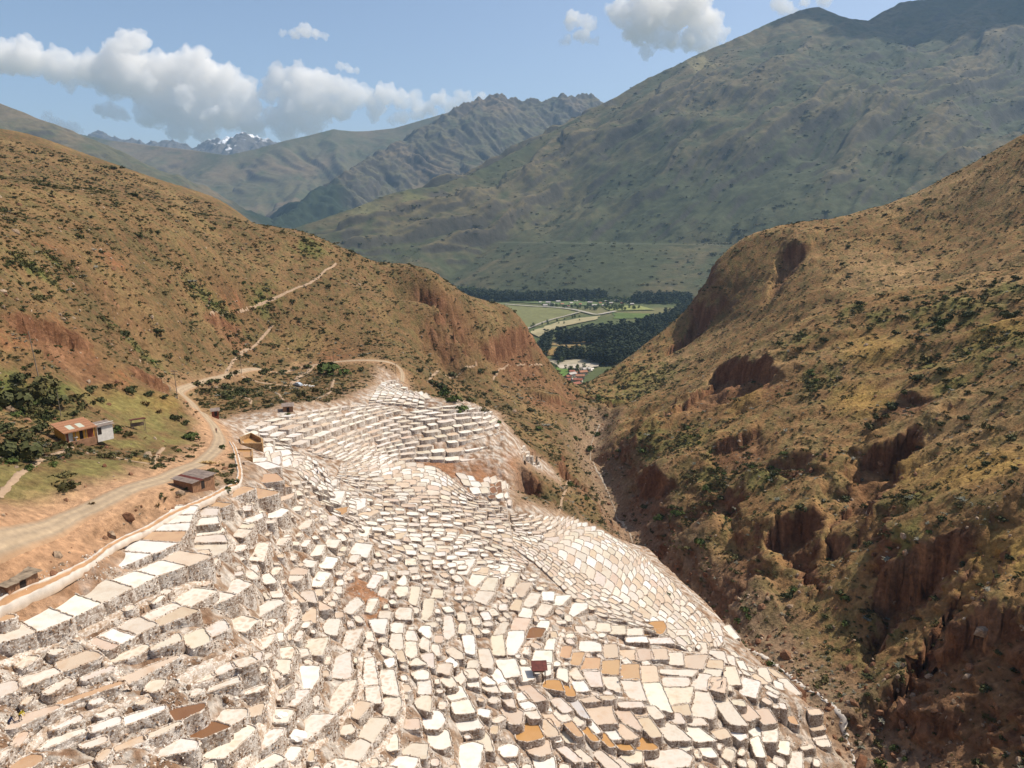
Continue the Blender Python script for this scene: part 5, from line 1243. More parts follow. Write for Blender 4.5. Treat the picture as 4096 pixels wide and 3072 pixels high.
BS = bq[:, 2] * BZ / FPX / 0.95
# the scattered plants that show largest also become plants of their own
px, py, zc = project(P)
size = s * (var < 6) * FPX / zc * ((px > 5) & (px < 1019) & (py < 763))
order = np.argsort(-size)
NPICK = 295 - len(bq)
pick = order[:NPICK]; rest = np.setdiff1d(np.arange(n), pick)
HLAND = [(1008, 318, 'the golden clearing'), (890, 410, 'the gully on the right hillside'), (960, 555, 'the tall red cliff'), (700, 300, 'the far cliff knob'), (690, 480, 'the stream bend'), (820, 600, 'the small talus slope'), (75, 430, 'the yellow house'), (38, 378, 'the leaning utility pole'), (177, 395, 'the pole above the road bend'), (330, 375, 'the loop of the dirt road'), (240, 380, 'the straight stretch of road'),
         (450, 400, 'the far corner of the pans'), (540, 350, 'the cliff at the hill tip'), (100, 250, 'the upper brown slope'), (60, 335, 'the red eroded band'), (200, 480, 'the rust-roofed shed'), (300, 310, 'the zigzag hill path'), (760, 380, 'the orange scar'), (880, 470, 'the dark alcove'), (900, 745, 'the mouth of the gully'), (600, 440, 'the narrow of the ravine'), (30, 480, 'the grassy bank by the dirt yard'), (980, 450, 'the spotted slope'), (240, 330, 'the pink road cut')]
KN = {0: ('dark_bush', 'dark green bush', 'bush'), 1: ('dark_bush', 'dark green bush', 'bush'), 2: ('olive_bush', 'olive bush', 'bush'), 3: ('olive_bush', 'olive bush', 'bush'), 4: ('spiny_clump', 'grey spiny plant clump', 'plant'), 5: ('spiny_clump', 'grey spiny plant clump', 'plant'), 6: ('grass_tussock', 'dry golden tussock', 'grass'), 7: ('grass_tussock', 'dry golden tussock', 'grass'), 8: ('green_bush', 'bright green bush', 'bush')}
allb = [(BP[i], BS[i], int(bq[i, 3]), bq[i, :2]) for i in range(len(bq))] + [(P[i] + (0, 0, 0.05 * s[i]), s[i], int(var[i]), np.array([px[i], py[i]])) for i in pick]
seen = {}
for i, (pp, ss, k, q) in enumerate(allb):
    d = [math.hypot(q[0] - a, q[1] - b) for a, b, _ in HLAND]; j = int(np.argmin(d))
    seen.setdefault((j, KN[k][1]), []).append((d[j], i))
lab = {}
for (j, kn), lst in seen.items():
    for r_, (dd, i) in enumerate(sorted(lst)):
        lab[i] = (ORD[r_] if r_ < len(ORD) else '%dth ' % (r_ + 1)) + 'nearest %s to %s' % (kn, HLAND[j][2])
rb = random.Random(21)
STEM = bpy.data.meshes.new('bush_stem')
_b = bmesh.new(); bmesh.ops.create_cone(_b, segments=5, radius1=0.05, radius2=0.02, depth=0.5); bmesh.ops.translate(_b, verts=_b.verts, vec=(0, 0, 0.15)); _b.to_mesh(STEM); _b.free(); STEM.materials.append(M_bark)
for i, (pp, ss, k, q) in enumerate(allb):
    nm, kn, cat = KN[k]
    o = bpy.data.objects.new(nm, P_SHRUB[k].data); COL.objects.link(o)
    o.location = pp; o.rotation_euler = (0, 0, rb.uniform(0, 6.28)); o.scale = (ss, ss * rb.uniform(0.85, 1.1), ss * rb.uniform(0.75, 0.95))
    tag(o, lab[i], cat, 'shrubs on the hillsides')
    if k in (0, 1, 2, 3, 8):
        st = bpy.data.objects.new('stem', STEM); COL.objects.link(st); st.parent = o
# fallen rock along the ravine and under the faces
NK = 60000
tk = RNG.uniform(radians(-40), radians(44), NK); rk_ = np.exp(RNG.uniform(math.log(90), math.log(600), NK)); xk = rk_ * np.sin(tk); yk = rk_ * np.cos(tk)
vk, _, _ = line_d(xk, yk, RAV); zk = HF(xk, yk); sk_ = np.hypot(HF(xk + 1.5, yk) - HF(xk - 1.5, yk), HF(xk, yk + 1.5) - HF(xk, yk - 1.5)) / 3
pk_ = 0.55 * np.exp(-(vk / 14) ** 2) + 0.22 * sstep(0.8, 1.6, sk_) + 0.05 + 0.15 * patch('r', xk, yk)
kk = (RNG.random(NK) < pk_) & (poly_sd(xk, yk, SALT) > 1.5) & (line_d(xk, yk, ROAD)[0] > 4)
RK = np.stack([xk, yk, zk], -1)[kk]; RK = RK[in_view(RK)]; nk = len(RK)
ks = np.exp(RNG.normal(-1.05, 0.55, nk))
P_RED = [proto('fallen_rock_a', rock_mesh('fallen_rock_a', 11, 0.32), mat_stone('red_rock', (0.16, 0.075, 0.04), (0.27, 0.15, 0.085))), proto('fallen_rock_b', rock_mesh('fallen_rock_b', 12, 0.32), mat_stone('tan_rock', (0.22, 0.15, 0.095), (0.36, 0.27, 0.19)))]
o = scatter('fallen_rocks', P_RED, RK, RNG.uniform(0, 6.28, (nk, 3)), ks[:, None] * RNG.uniform(0.7, 1.35, (nk, 3)), RNG.integers(0, 2, nk))
tag(o, 'fallen red and tan rocks strewn along the ravine and slopes', 'rocks', kind='stuff')
o = scatter('scrub', [p for p in P_SHRUB], P[rest], R3_[rest], S3[rest], var[rest])
tag(o, 'dry scrub and tussocks dotted over the hillsides', 'scrub', kind='stuff')
# ------------------------------------------------------------------ roads, channel, paths
def smooth_line(P, step):
    P = np.asarray(P, float)
    for _ in range(2):                                  # corner cutting
        a = P[:-1] * 0.75 + P[1:] * 0.25; b = P[:-1] * 0.25 + P[1:] * 0.75
        P = np.vstack([P[:1], np.stack([a, b], 1).reshape(-1, P.shape[1]), P[-1:]])
    L = np.r_[0, np.cumsum(np.hypot(*np.diff(P[:, :2], axis=0).T))]
    t = np.arange(0, L[-1], step)
    return np.stack([np.interp(t, L, P[:, k]) for k in range(P.shape[1])], -1)

def ribbon(name, P, prof, cols, zf, mat, lift=0.1, wf=None, rough=0.0, seed=0):
    """prof: list of (offset across in metres, height); cols per profile point"""
    P = smooth_line(P, 0.7)
    t = np.gradient(P[:, :2], axis=0); t /= np.maximum(np.hypot(*t.T), 1e-6)[:, None]
    nr = np.stack([-t[:, 1], t[:, 0]], -1)
    k = len(prof); n = len(P); rg = np.random.default_rng(seed)
    wv = np.ones(n) if wf is None else wf(np.linspace(0, 1, n))
    V = np.empty((n, k, 3)); C = np.empty((n, k, 3))
    for j, (o, h) in enumerate(prof):
        q = P[:, :2] + nr * (o * wv)[:, None] + nr * rg.normal(0, rough, (n, 1))
        V[:, j, :2] = q; V[:, j, 2] = zf(q[:, 0], q[:, 1]) + h + lift
        C[:, j] = np.array(cols[j]) * (1 + rg.normal(0, 0.05, (n, 1)))
    return obj(name, np_mesh(name, V.reshape(-1, 3), grid_faces(n, k), np.clip(C, 0, 0.85).reshape(-1, 3)), mat)

M_dirt = mat_attr('packed_dirt', scale=0.8, var=0.18, bump=0.3, bdist=0.06)
gv = (0.29, 0.222, 0.15); tr_ = (0.38, 0.285, 0.185); ed_ = (0.34, 0.215, 0.125)
rdw = lambda t: np.interp(t, np.linspace(0, 1, len(ROAD_W)), ROAD_W)
tag(ribbon('road', ROAD, [(-0.56, -0.25), (-0.46, 0.0), (-0.30, 0.02), (-0.2, 0.0), (0, 0.04), (0.2, 0.0), (0.30, 0.02), (0.46, 0.0), (0.56, -0.25)], [ed_, ed_, gv, tr_, gv, tr_, gv, ed_, ed_], HF, M_dirt, 0.14, rdw, 0.05, 1), kind='structure')

def path(q, w, name='path', zf=None, lift=0.08, col=(0.33, 0.23, 0.15), seed=0):
    P = hit([a for a, b in q], [b for a, b in q], HF)
    c2 = tuple(0.85 * v for v in col)
    return tag(ribbon(name, P, [(-0.5, -0.15), (-0.4, 0), (0, 0.02), (0.4, 0), (0.5, -0.15)], [c2, col, col, col, c2], zf or HF, M_dirt, lift, lambda t: np.full(len(t), w), 0.1, seed), kind='structure')
z3 = lambda L: [(0.1544 * a, 250 + 0.1544 * b) for a, b in L]
z4 = lambda L: [(341.5 + 0.1544 * a, 250 + 0.1544 * b) for a, b in L]
k2 = lambda L: [(225 + a / 8, 360 + b / 8) for a, b in L]
path(z3([(1370, 430), (1460, 400), (1560, 385), (1680, 350), (1760, 320), (1850, 280), (1930, 240), (2000, 220), (2060, 180), (2110, 130), (2180, 85)]), 1.5, seed=1)
path(z3([(1450, 820), (1490, 760), (1550, 690), (1575, 640), (1690, 570), (1740, 520), (1770, 480)]), 1.2, seed=2)
path(z3([(-20, 1600), (90, 1490), (250, 1370), (330, 1330), (400, 1310), (470, 1270)]), 1.1, seed=3)
path(z3([(620, 1320), (750, 1340), (860, 1370), (1000, 1390)]), 0.9, seed=4); path(z3([(990, 1390), (1020, 1320), (1060, 1280)]), 0.9, seed=5)
path(z4([(560, 860), (650, 790), (780, 778), (900, 765), (1010, 755), (1120, 745), (1310, 748)]), 1.2, seed=6)
path(k2([(130, 130), (250, 170), (350, 190), (470, 205), (540, 200)]), 1.2, seed=7); path(k2([(350, 200), (380, 250), (440, 280), (480, 340)]), 1.0, seed=8); path(k2([(0, 200), (60, 240), (130, 290), (215, 320), (200, 360)]), 1.0, seed=9)
path(k2([(690, 360), (730, 300), (800, 290), (850, 250), (870, 150)]), 1.3, seed=10); path(k2([(540, 195), (600, 130), (680, 80), (700, 40)]), 3.0, seed=11)
path([(556, 516), (562, 500), (566, 488), (570, 478)], 0.9, seed=12)
# brine channel: salted banks, ochre water
CH_Q = [(-20, 618), (0, 604), (30, 592), (60, 579), (85, 566), (98, 556), (110, 546), (140, 532), (165, 518), (190, 506), (215, 496), (235, 487), (241, 474), (238, 464), (236, 452), (231, 442)]
chP = plan(CH_Q)
H0s = lambda x, y: np.maximum(H0(x, y), HF(x, y))
wh = (0.52, 0.465, 0.40); tn = (0.38, 0.22, 0.115)
c_e = (0.36, 0.26, 0.18)
ch = ribbon('brine_channel', chP, [(-0.8, -0.7), (-0.48, 0.0), (-0.32, 0.08), (-0.2, -0.04), (0.2, -0.04), (0.32, 0.08), (0.48, 0.0), (0.8, -0.7)], [c_e, wh, wh, tn, tn, wh, wh, c_e], H0s, M_dirt, 0.15, None, 0.06, 20)
tag(ch, 'narrow brine channel with white salted banks along the top pans', 'channel')
# banks that carry the feeder channels and footways between the pans
BANKS = [(0, 560.5, [(-60, 820), (0, 800), (230, 725), (590, 597), (830, 470), (1010, 382), (1330, 250), (1500, 180), (1700, 165)]), (0, 560.5, [(-60, 1560), (0, 1530), (230, 1435), (420, 1310), (640, 1230), (960, 1135), (1240, 1055)]),
         (0, 560.5, [(590, 600), (700, 672), (800, 735), (855, 800), (860, 870), (970, 940), (1012, 1060)]), (0, 560.5, [(1420, 950), (1520, 872), (1750, 782), (1970, 700)]), (225, 560.5, [(170, 700), (340, 572), (480, 442), (550, 372), (600, 330)]),
         (225, 560.5, [(80, 1660), (180, 1540), (260, 1380), (320, 1220), (370, 1080), (385, 960), (360, 840), (200, 720)]), (225, 560.5, [(460, 1660), (640, 1545), (800, 1420), (910, 1280), (1010, 1160), (1085, 1040), (1070, 900), (1085, 760), (1150, 620)]),
         (225, 560.5, [(780, 340), (880, 245), (950, 182), (970, 92), (1050, 52), (1120, 0)]), (225, 560.5, [(1080, 1660), (1200, 1530), (1340, 1370), (1425, 1250), (1425, 1100), (1405, 950)]), (450, 560.5, [(560, 780), (562, 720), (590, 670), (650, 635), (770, 585), (805, 520)]),
         (450, 560.5, [(910, 540), (880, 640), (852, 720), (870, 800), (950, 890), (960, 1010), (1020, 1092)]), (450, 560.5, [(990, 560), (1180, 628), (1300, 650), (1450, 690), (1700, 728), (2060, 748)]), (225, 560.5, [(560, 380), (460, 250), (330, 60), (250, -60)]), (450, 560.5, [(1010, 1055), (1180, 1078), (1330, 1085), (1560, 1130)])]
for i, (ox, oy, L) in enumerate(BANKS):
    P = plan([(ox + a / 8, oy + b / 8) for a, b in L])
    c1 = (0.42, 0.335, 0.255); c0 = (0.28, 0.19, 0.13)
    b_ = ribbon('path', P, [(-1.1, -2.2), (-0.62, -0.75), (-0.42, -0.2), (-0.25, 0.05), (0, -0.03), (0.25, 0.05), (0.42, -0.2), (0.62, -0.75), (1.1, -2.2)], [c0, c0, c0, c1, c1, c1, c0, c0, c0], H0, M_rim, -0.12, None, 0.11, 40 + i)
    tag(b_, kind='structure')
# long retaining walls of the lower left terraces
TWALLS = [('lowest edge of the white top row', [(-60, 675), (0, 658), (300, 575), (600, 455), (830, 345), (1070, 225), (1260, 135), (1480, 55), (1600, -20)], 2.2), ('row of mottled pans with yellowish stonework', [(850, 722), (960, 668), (1100, 603), (1300, 528), (1610, 408), (1900, 275), (2020, 205)], 2.0),
          ('upper peach strip beside the kinked bank', [(-60, 1125), (0, 1108), (165, 1032), (490, 900), (800, 788)], 2.2), ('cream strip with a jutting block', [(900, 822), (1090, 770), (1230, 718), (1460, 655), (1560, 705), (1690, 650), (1830, 560)], 1.8), ('long tan strip above the workers', [(100, 1352), (480, 1182), (990, 998)], 2.2), ('long peach pan right of the kinked bank', [(1050, 992), (1250, 890), (1450, 790)], 2.2),
          ('white strip near the bottom edge', [(310, 1520), (720, 1380), (1000, 1322), (1320, 1200)], 1.8), ('bottom row of mottled pans', [(900, 1545), (1180, 1440), (1215, 1585), (1580, 1572), (1800, 1580), (2060, 1352)], 2.2), ('three narrow pans by the ridge path', [(1450, 1005), (1720, 925), (1910, 860), (2060, 805)], 1.4)]
for i, (nm, L, hgt) in enumerate(TWALLS):
    P = plan([(a / 8, 560.5 + b / 8) for a, b in L])
    P = smooth_line(P, 0.5); n = len(P); rg = np.random.default_rng(300 + i)
    t = np.gradient(P[:, :2], axis=0); t /= np.maximum(np.hypot(*t.T), 1e-6)[:, None]; nr = np.stack([t[:, 1], -t[:, 0]], -1)
    gx, gy = slope_dir(P[:, 0], P[:, 1]); sgn = -np.sign((nr[:, 0] * gx + nr[:, 1] * gy).mean()); nr = nr * sgn            # outwards is downhill
    zt = H0(P[:, 0], P[:, 1]) - 0.5
    rings = [(-0.9, -0.25), (-0.45, -0.02), (-0.1, 0.03)] + [(0.05 + 0.22 * k / 6, -hgt * k / 6) for k in range(7)]
    V = np.empty((n, len(rings), 3))
    for j, (o_, hh) in enumerate(rings):
        V[:, j, :2] = P[:, :2] + nr * (o_ + rg.normal(0, 0.06, (n, 1))); V[:, j, 2] = zt + hh + rg.normal(0, 0.03, n)
    o_ = obj('terrace_wall', np_mesh('terrace_wall', V.reshape(-1, 3), grid_faces(n, len(rings)), smooth=False), M_wall)
    tag(o_, 'dry stone retaining wall under the ' + nm, 'wall', 'terrace walls at the lower left')
# the thread of water in the ravine
M_water = mat_plain('silty_stream', (0.62, 0.56, 0.47), 0.25, 0.1, 0.5)
strm = ribbon('stream', RAV, [(-1.0, -0.3), (-0.55, 0), (0.55, 0), (1.0, -0.3)], [(0.24, 0.17, 0.115), (0.36, 0.295, 0.225), (0.36, 0.295, 0.225), (0.24, 0.17, 0.115)], HF, M_dirt, 0.12, lambda t: 0.45 + 0.3 * np.sin(t * 40), 0.15, 60)
strm.name = 'stream_water'; tag(strm, kind='structure')
WB = hit([683, 697, 709, 750, 795, 822, 845, 850, 857], [585, 600, 612, 647, 680, 698, 728, 748, 768], HF)
tag(ribbon('path', WB, [(-0.8, -0.3), (-0.5, 0), (0.5, 0), (0.8, -0.3)], [wh, wh, wh, wh], HF, M_dirt, 0.12, lambda t: 0.6 + 0.3 * np.sin(t * 31), 0.25, 61), kind='structure')

# ------------------------------------------------------------------ small builder for made things
class MB:
    def __init__(s): s.V = []; s.F = []
    def box(s, x0, x1, y0, y1, z0, z1):
        o = len(s.V)
        s.V += [(x, y, z) for z in (z0, z1) for x, y in ((x0, y0), (x1, y0), (x1, y1), (x0, y1))]
        s.F += [tuple(o + k for k in f) for f in ((3, 2, 1, 0), (4, 5, 6, 7), (0, 1, 5, 4), (1, 2, 6, 5), (2, 3, 7, 6), (3, 0, 4, 7))]
        return s
    def hexa(s, pts):                       # eight corners: bottom ring then top ring
        o = len(s.V); s.V += [tuple(p) for p in pts]
        s.F += [tuple(o + k for k in f) for f in ((3, 2, 1, 0), (4, 5, 6, 7), (0, 1, 5, 4), (1, 2, 6, 5), (2, 3, 7, 6), (3, 0, 4, 7))]
        return s
    def tube(s, a, b, r0, r1=None, n=7):
        r1 = r0 if r1 is None else r1
        a = Vector(a); b = Vector(b); d = (b - a).normalized(); u = d.orthogonal().normalized(); w = d.cross(u); o = len(s.V)
        for c, r in ((a, r0), (b, r1)):
            s.V += [tuple(c + u * (r * cos(2 * pi * k / n)) + w * (r * sin(2 * pi * k / n))) for k in range(n)]
        s.F += [(o + k, o + (k + 1) % n, o + n + (k + 1) % n, o + n + k) for k in range(n)] + [tuple(o + n - 1 - k for k in range(n)), tuple(o + n + k for k in range(n))]
        return s
    def sheet(s, c00, c10, c11, c01, nx, amp, th=0.03):
        """corrugated sheet, ridges run from the first edge to the last"""
        c00, c10, c11, c01 = map(lambda v: np.array(v, float), (c00, c10, c11, c01)); o = len(s.V)
        nrm = np.cross(c10 - c00, c01 - c00); nrm /= np.linalg.norm(nrm)
        for k in range(nx + 1):
            u = k / nx; h = nrm * (amp if k % 2 else 0)
            a = c00 + (c10 - c00) * u + h; b = c01 + (c11 - c01) * u + h
            s.V += [tuple(a), tuple(b), tuple(a - nrm * th), tuple(b - nrm * th)]
        for k in range(nx):
            p = o + 4 * k; q = p + 4
            s.F += [(p, q, q + 1, p + 1), (q + 2, p + 2, p + 3, q + 3), (p, p + 2, q + 2, q), (p + 1, q + 1, q + 3, p + 3)]
        s.F += [(o, o + 1, o + 3, o + 2), (o + 4 * nx, o + 4 * nx + 2, o + 4 * nx + 3, o + 4 * nx + 1)]
        return s
    def build(s, name, mat, parent=None):
        me = bpy.data.meshes.new(name); me.from_pydata(s.V, [], s.F); me.update()
        return obj(name, me, mat, parent)

M_tile = mat_plain('clay_tile', (0.37, 0.185, 0.10), 0.85, 0.25, 1.5, 0.3); M_ochre = mat_plain('ochre_plaster', (0.55, 0.28, 0.045), 0.9, 0.15, 1.2); M_redw = mat_plain('rust_red_plaster', (0.22, 0.06, 0.03), 0.9, 0.2, 2)
M_white = mat_plain('whitewash', (0.66, 0.62, 0.55), 0.9, 0.12, 1.5); M_glass = mat_plain('skylight_sheet', (0.45, 0.46, 0.36), 0.35, 0.1, 2); M_doorw = mat_plain('pale_door', (0.50, 0.47, 0.38), 0.7, 0.1, 2)
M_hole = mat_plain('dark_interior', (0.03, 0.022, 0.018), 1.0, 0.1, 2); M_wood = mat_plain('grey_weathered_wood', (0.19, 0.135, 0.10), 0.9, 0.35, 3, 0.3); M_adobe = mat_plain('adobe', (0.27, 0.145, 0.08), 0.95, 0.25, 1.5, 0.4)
M_corr = mat_plain('weathered_corrugated_sheet', (0.225, 0.175, 0.145), 0.75, 0.35, 0.9, 0.2); M_redsheet = mat_plain('red_painted_sheet', (0.115, 0.028, 0.02), 0.7, 0.3, 1.5); M_straw = mat_plain('weathered_boards', (0.30, 0.235, 0.165), 0.95, 0.4, 1.4, 0.4)

def place(name, px_, py_, fdir, label, cat, dz=0.0, dm=1200):
    p = hit(px_, py_, HF)[0]
    e_ = empty(name, (p[0], p[1], p[2] + dz), math.atan2(fdir[1], fdir[0]))
    return tag(e_, label, cat)

# --- yellow house: local x along the front, local y back into the house
h = place('yellow_house', 66, 443.5, (0.56, 0.83), 'small ochre house with orange tiled roof and two skylights', 'house', 0.0)
L_, D_, Hf, Hb = 6.0, 4.6, 2.35, 3.3
MB().box(0, L_, -0.35, 0.0, -1.6, 0.12).build('porch_slab', M_adobe, h)
MB().box(0, L_, 0.18, D_, -1.5, 0.1).build('foundation', M_adobe, h)
MB().hexa([(0, 0.2, 0.1), (0.2, 0.2, 0.1), (0.2, D_, 0.1), (0, D_, 0.1), (0, 0.2, Hf), (0.2, 0.2, Hf), (0.2, D_, Hb), (0, D_, Hb)]).build('side_wall', M_ochre, h)
MB().hexa([(L_ - 0.2, 0.2, 0.1), (L_, 0.2, 0.1), (L_, D_, 0.1), (L_ - 0.2, D_, 0.1), (L_ - 0.2, 0.2, Hf), (L_, 0.2, Hf), (L_, D_, Hb), (L_ - 0.2, D_, Hb)]).build('side_wall', M_ochre, h)
MB().box(0.2, L_ - 0.2, D_ - 0.2, D_, 0.1, Hb).build('back_wall', M_ochre, h)
x = 0.2
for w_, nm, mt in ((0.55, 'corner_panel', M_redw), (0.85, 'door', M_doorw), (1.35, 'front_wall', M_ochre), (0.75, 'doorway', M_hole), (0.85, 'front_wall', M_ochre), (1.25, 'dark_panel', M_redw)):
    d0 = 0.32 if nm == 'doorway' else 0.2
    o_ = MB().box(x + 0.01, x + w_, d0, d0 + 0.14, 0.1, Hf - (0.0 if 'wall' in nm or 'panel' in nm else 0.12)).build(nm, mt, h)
    if nm == 'door':
        MB().box(x + 0.68, x + 0.76, 0.14, 0.2, 1.0, 1.15).build('handle', M_hole, o_)
    x += w_
MB().box(0.2, L_ - 0.2, 0.4, D_ - 0.25, 0.1, 0.2).build('floor_slab', M_adobe, h)
MB().box(1.75, 2.35, -0.25, 0.16, 0.75, 0.9).build('wash_basin', M_white, h); MB().box(1.95, 2.15, -0.12, 0.1, 0.12, 0.75).build('basin_stand', M_white, h)
for xx in (0.05, 2.0, 4.0, 5.95):
    MB().box(xx - 0.05, xx + 0.05, -0.3, -0.2, 0.12, Hf - 0.08).build('porch_post', M_wood, h)
sl_ = (Hb - Hf) / (D_ - 0.2); rz_ = lambda yy: Hf + (yy - 0.2) * sl_ + 0.06
x0r, x1r, y0r, y1r = -0.45, L_ + 0.45, -0.6, D_ + 0.35
RL = MB().hexa([(x0r, y0r, rz_(y0r) - 0.06), (x1r, y0r, rz_(y0r) - 0.06), (x1r, y1r, rz_(y1r) - 0.06), (x0r, y1r, rz_(y1r) - 0.06), (x0r, y0r, rz_(y0r)), (x1r, y0r, rz_(y0r)), (x1r, y1r, rz_(y1r)), (x0r, y1r, rz_(y1r))]).build('roof', M_tile, h)
ncol = 24
tile = MB()
for k in range(2):
    pass
tw = (x1r - x0r) / ncol
tm_ = None
for k in range(ncol):                        # courses of barrel tiles
    for r_ in range(5):
        ya = y0r + (y1r - y0r) * r_ / 5; yb = y0r + (y1r - y0r) * (r_ + 1.12) / 5
        if (r_ in (1, 2)) and (6 <= k <= 9 or 13 <= k <= 16):
            continue
        if tm_ is None:
            mb = MB(); n_ = 5; ln_ = yb - ya; rise_ = sl_ * ln_
            for e__ in (0, 1):
                mb.V += [(tw * 0.5 - tw * 0.47 * cos(pi * q_ / n_), ln_ * e__, rise_ * e__ + 0.09 * sin(pi * q_ / n_) - 0.02 * e__) for q_ in range(n_ + 1)]
            mb.F += [(q_, q_ + 1, n_ + 2 + q_, n_ + 1 + q_) for q_ in range(n_)]
            tm_ = bpy.data.meshes.new('barrel_tile'); tm_.from_pydata(mb.V, [], mb.F); tm_.update(); tm_.materials.append(M_tile)
        t_ = bpy.data.objects.new('tile', tm_); COL.objects.link(t_); t_.parent = RL
        t_.location = (x0r + k * tw, ya, rz_(ya) + 0.012 + 0.012 * (r_ % 2))
for ka, kb in ((6, 10), (13, 17)):
    ya = y0r + (y1r - y0r) * 0.22; yb = y0r + (y1r - y0r) * 0.6
    MB().hexa([(x0r + ka * tw, ya, rz_(ya) + 0.02), (x0r + kb * tw, ya, rz_(ya) + 0.02), (x0r + kb * tw, yb, rz_(yb) + 0.02), (x0r + ka * tw, yb, rz_(yb) + 0.02), (x0r + ka * tw, ya, rz_(ya) + 0.07), (x0r + kb * tw, ya, rz_(ya) + 0.07), (x0r + kb * tw, yb, rz_(yb) + 0.07), (x0r + ka * tw, yb, rz_(yb) + 0.07)]).build('skylight', M_glass, RL)
# --- annex at its end
c_ = h.matrix_basis @ Vector((L_ + 0.75, 0.6, 0)); hp = HF(np.array([c_.x]), np.array([c_.y]))[0]
an = tag(empty('whitewashed_annex', (c_.x, c_.y, max(hp, h.location.z) - 0.05), h.rotation_euler.z), 'low whitewashed shed with a flat dark roof next to the ochre house', 'shed')
MB().box(0, 3.4, 0, 0.2, -1.5, 1.9).build('front_wall', M_white, an); MB().box(3.2, 3.4, 0.2, 2.8, -1.5, 1.9).build('side_wall', M_white, an); MB().box(0, 0.2, 0.2, 2.8, -1.5, 1.9).build('side_wall', M_white, an); MB().box(0.2, 3.2, 2.6, 2.8, -1.5, 1.9).build('back_wall', M_white, an)
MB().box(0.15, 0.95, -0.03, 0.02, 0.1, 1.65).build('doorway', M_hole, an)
MB().sheet((-0.3, -0.35, 1.93), (3.8, -0.35, 1.93), (3.8, 3.1, 2.25), (-0.3, 3.1, 2.25), 20, 0.05).build('roof', M_corr, an)
MB().box(-0.5, 4.1, 0.9, 1.05, 2.15, 2.27).build('roof_beam', M_white, an)

def shed(name, px_, py_, fdir, L_, D_, H_, lab, wall, roof, cat='shed', dz=0.0, drop=1.5, rise=0.35, patch_=None, planks=True, strips=7):
    e_ = place(name, px_, py_, fdir, lab, cat, dz)
    t_ = 0.16
    for nm, b in (('front_wall', (0, L_, 0, t_)), ('back_wall', (0, L_, D_ - t_, D_)), ('side_wall', (0, t_, t_, D_ - t_)), ('side_wall', (L_ - t_, L_, t_, D_ - t_))):
        w_ = MB().box(b[0], b[1], b[2], b[3], -drop, H_).build(nm, wall, e_)
        if nm == 'front_wall' and planks:
            k_ = int(L_ / 0.42)
            for i_ in range(k_):
                MB().box(i_ * L_ / k_ + 0.015, (i_ + 1) * L_ / k_ - 0.015, -0.035, -0.002, -0.1, H_ - 0.03 - 0.05 * (i_ % 3)).build('plank', wall, w_)
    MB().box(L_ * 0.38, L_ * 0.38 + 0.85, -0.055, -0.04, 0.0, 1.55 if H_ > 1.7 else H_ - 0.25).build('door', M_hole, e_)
    ov = 0.4; zz = lambda yy: H_ + 0.05 + rise * (yy / D_)
    for i_ in range(strips):
        a_ = -ov + (L_ + 2 * ov) * i_ / strips; b_ = -ov + (L_ + 2 * ov) * (i_ + 1.04) / strips
        lift_ = 0.03 * (i_ % 2); y0_ = -ov - 0.08 * ((i_ * 7) % 3); y1_ = D_ + ov + 0.06 * ((i_ * 5) % 3)
        mt = patch_[1] if patch_ and i_ in patch_[0] else roof
        MB().sheet((a_, y0_, zz(y0_) + lift_), (b_, y0_, zz(y0_) + lift_), (b_, y1_, zz(y1_) + lift_), (a_, y1_, zz(y1_) + lift_), 8, 0.045).build('roof_sheet', mt, e_)
    return e_
shed('sheet_roofed_shed', 193, 493, (0.36, 0.93), 5.6, 4.6, 2.0, 'adobe shed under a rusty corrugated roof below the road bend', M_adobe, M_corr, patch_=((2,), M_redsheet), rise=0.25)
shed('weathered_shed', 9, 597.5, (0.28, 0.96), 4.2, 6.0, 1.55, 'low shed with weathered board roof in the dirt yard', M_adobe, M_straw, rise=0.45, strips=9)
shed('brown_hut', 283, 412, (0.95, 0.3), 3.4, 3.0, 1.9, 'small brown hut above the far terraces', M_adobe, M_corr, strips=3)
shed('roadside_box_hut', 212, 416.5, (0.9, 0.4), 2.0, 1.6, 1.7, 'tiny red-brown hut beside the road above the reservoirs', M_redw, M_corr, strips=2, planks=False)
# open shelters
def shelter(name, px_, py_, fdir, L_, D_, H_, lab, roof, rise=-0.4, dz=0.0, n=4, zabs=None):
    e_ = place(name, px_, py_, fdir, lab, 'shelter', dz)
    if zabs is not None:
        e_.location.z = zabs
    for a_ in (0.1, L_ - 0.1):
        for b_ in (0.1, D_ - 0.1):
            MB().tube((a_, b_, -1.6), (a_, b_, H_ + rise * (1 - b_ / D_)), 0.07).build('post', M_wood, e_)
    zz = lambda yy: H_ + rise * (1 - yy / D_) + 0.06
    for b_ in (0.1, D_ - 0.1):
        MB().box(-0.2, L_ + 0.2, b_ - 0.05, b_ + 0.05, zz(b_) - 0.13, zz(b_) - 0.03).build('beam', M_wood, e_)
    for i_ in range(n):
        a_ = -0.25 + (L_ + 0.5) * i_ / n; b_ = -0.25 + (L_ + 0.5) * (i_ + 1.03) / n; l_ = 0.02 * (i_ % 2)
        MB().sheet((a_, -0.3, zz(-0.3) + l_), (b_, -0.3, zz(-0.3) + l_), (b_, D_ + 0.3, zz(D_ + 0.3) + l_), (a_, D_ + 0.3, zz(D_ + 0.3) + l_), 8, 0.04).build('roof_sheet', roof, e_)
    MB().box(0.1, L_ - 0.1, D_ - 0.14, D_ - 0.08, 0.0, H_ * 0.5).build('back_screen', M_wood, e_)
    return e_
shp = hit(537, 683, H0)[0]
shelter('red_roofed_shelter', 533, 684, (1, 0.05), 2.5, 2.0, 2.2, 'open shelter with dark red sheet roof among the pans', M_redsheet, zabs=float(shp[2]) + 0.2)
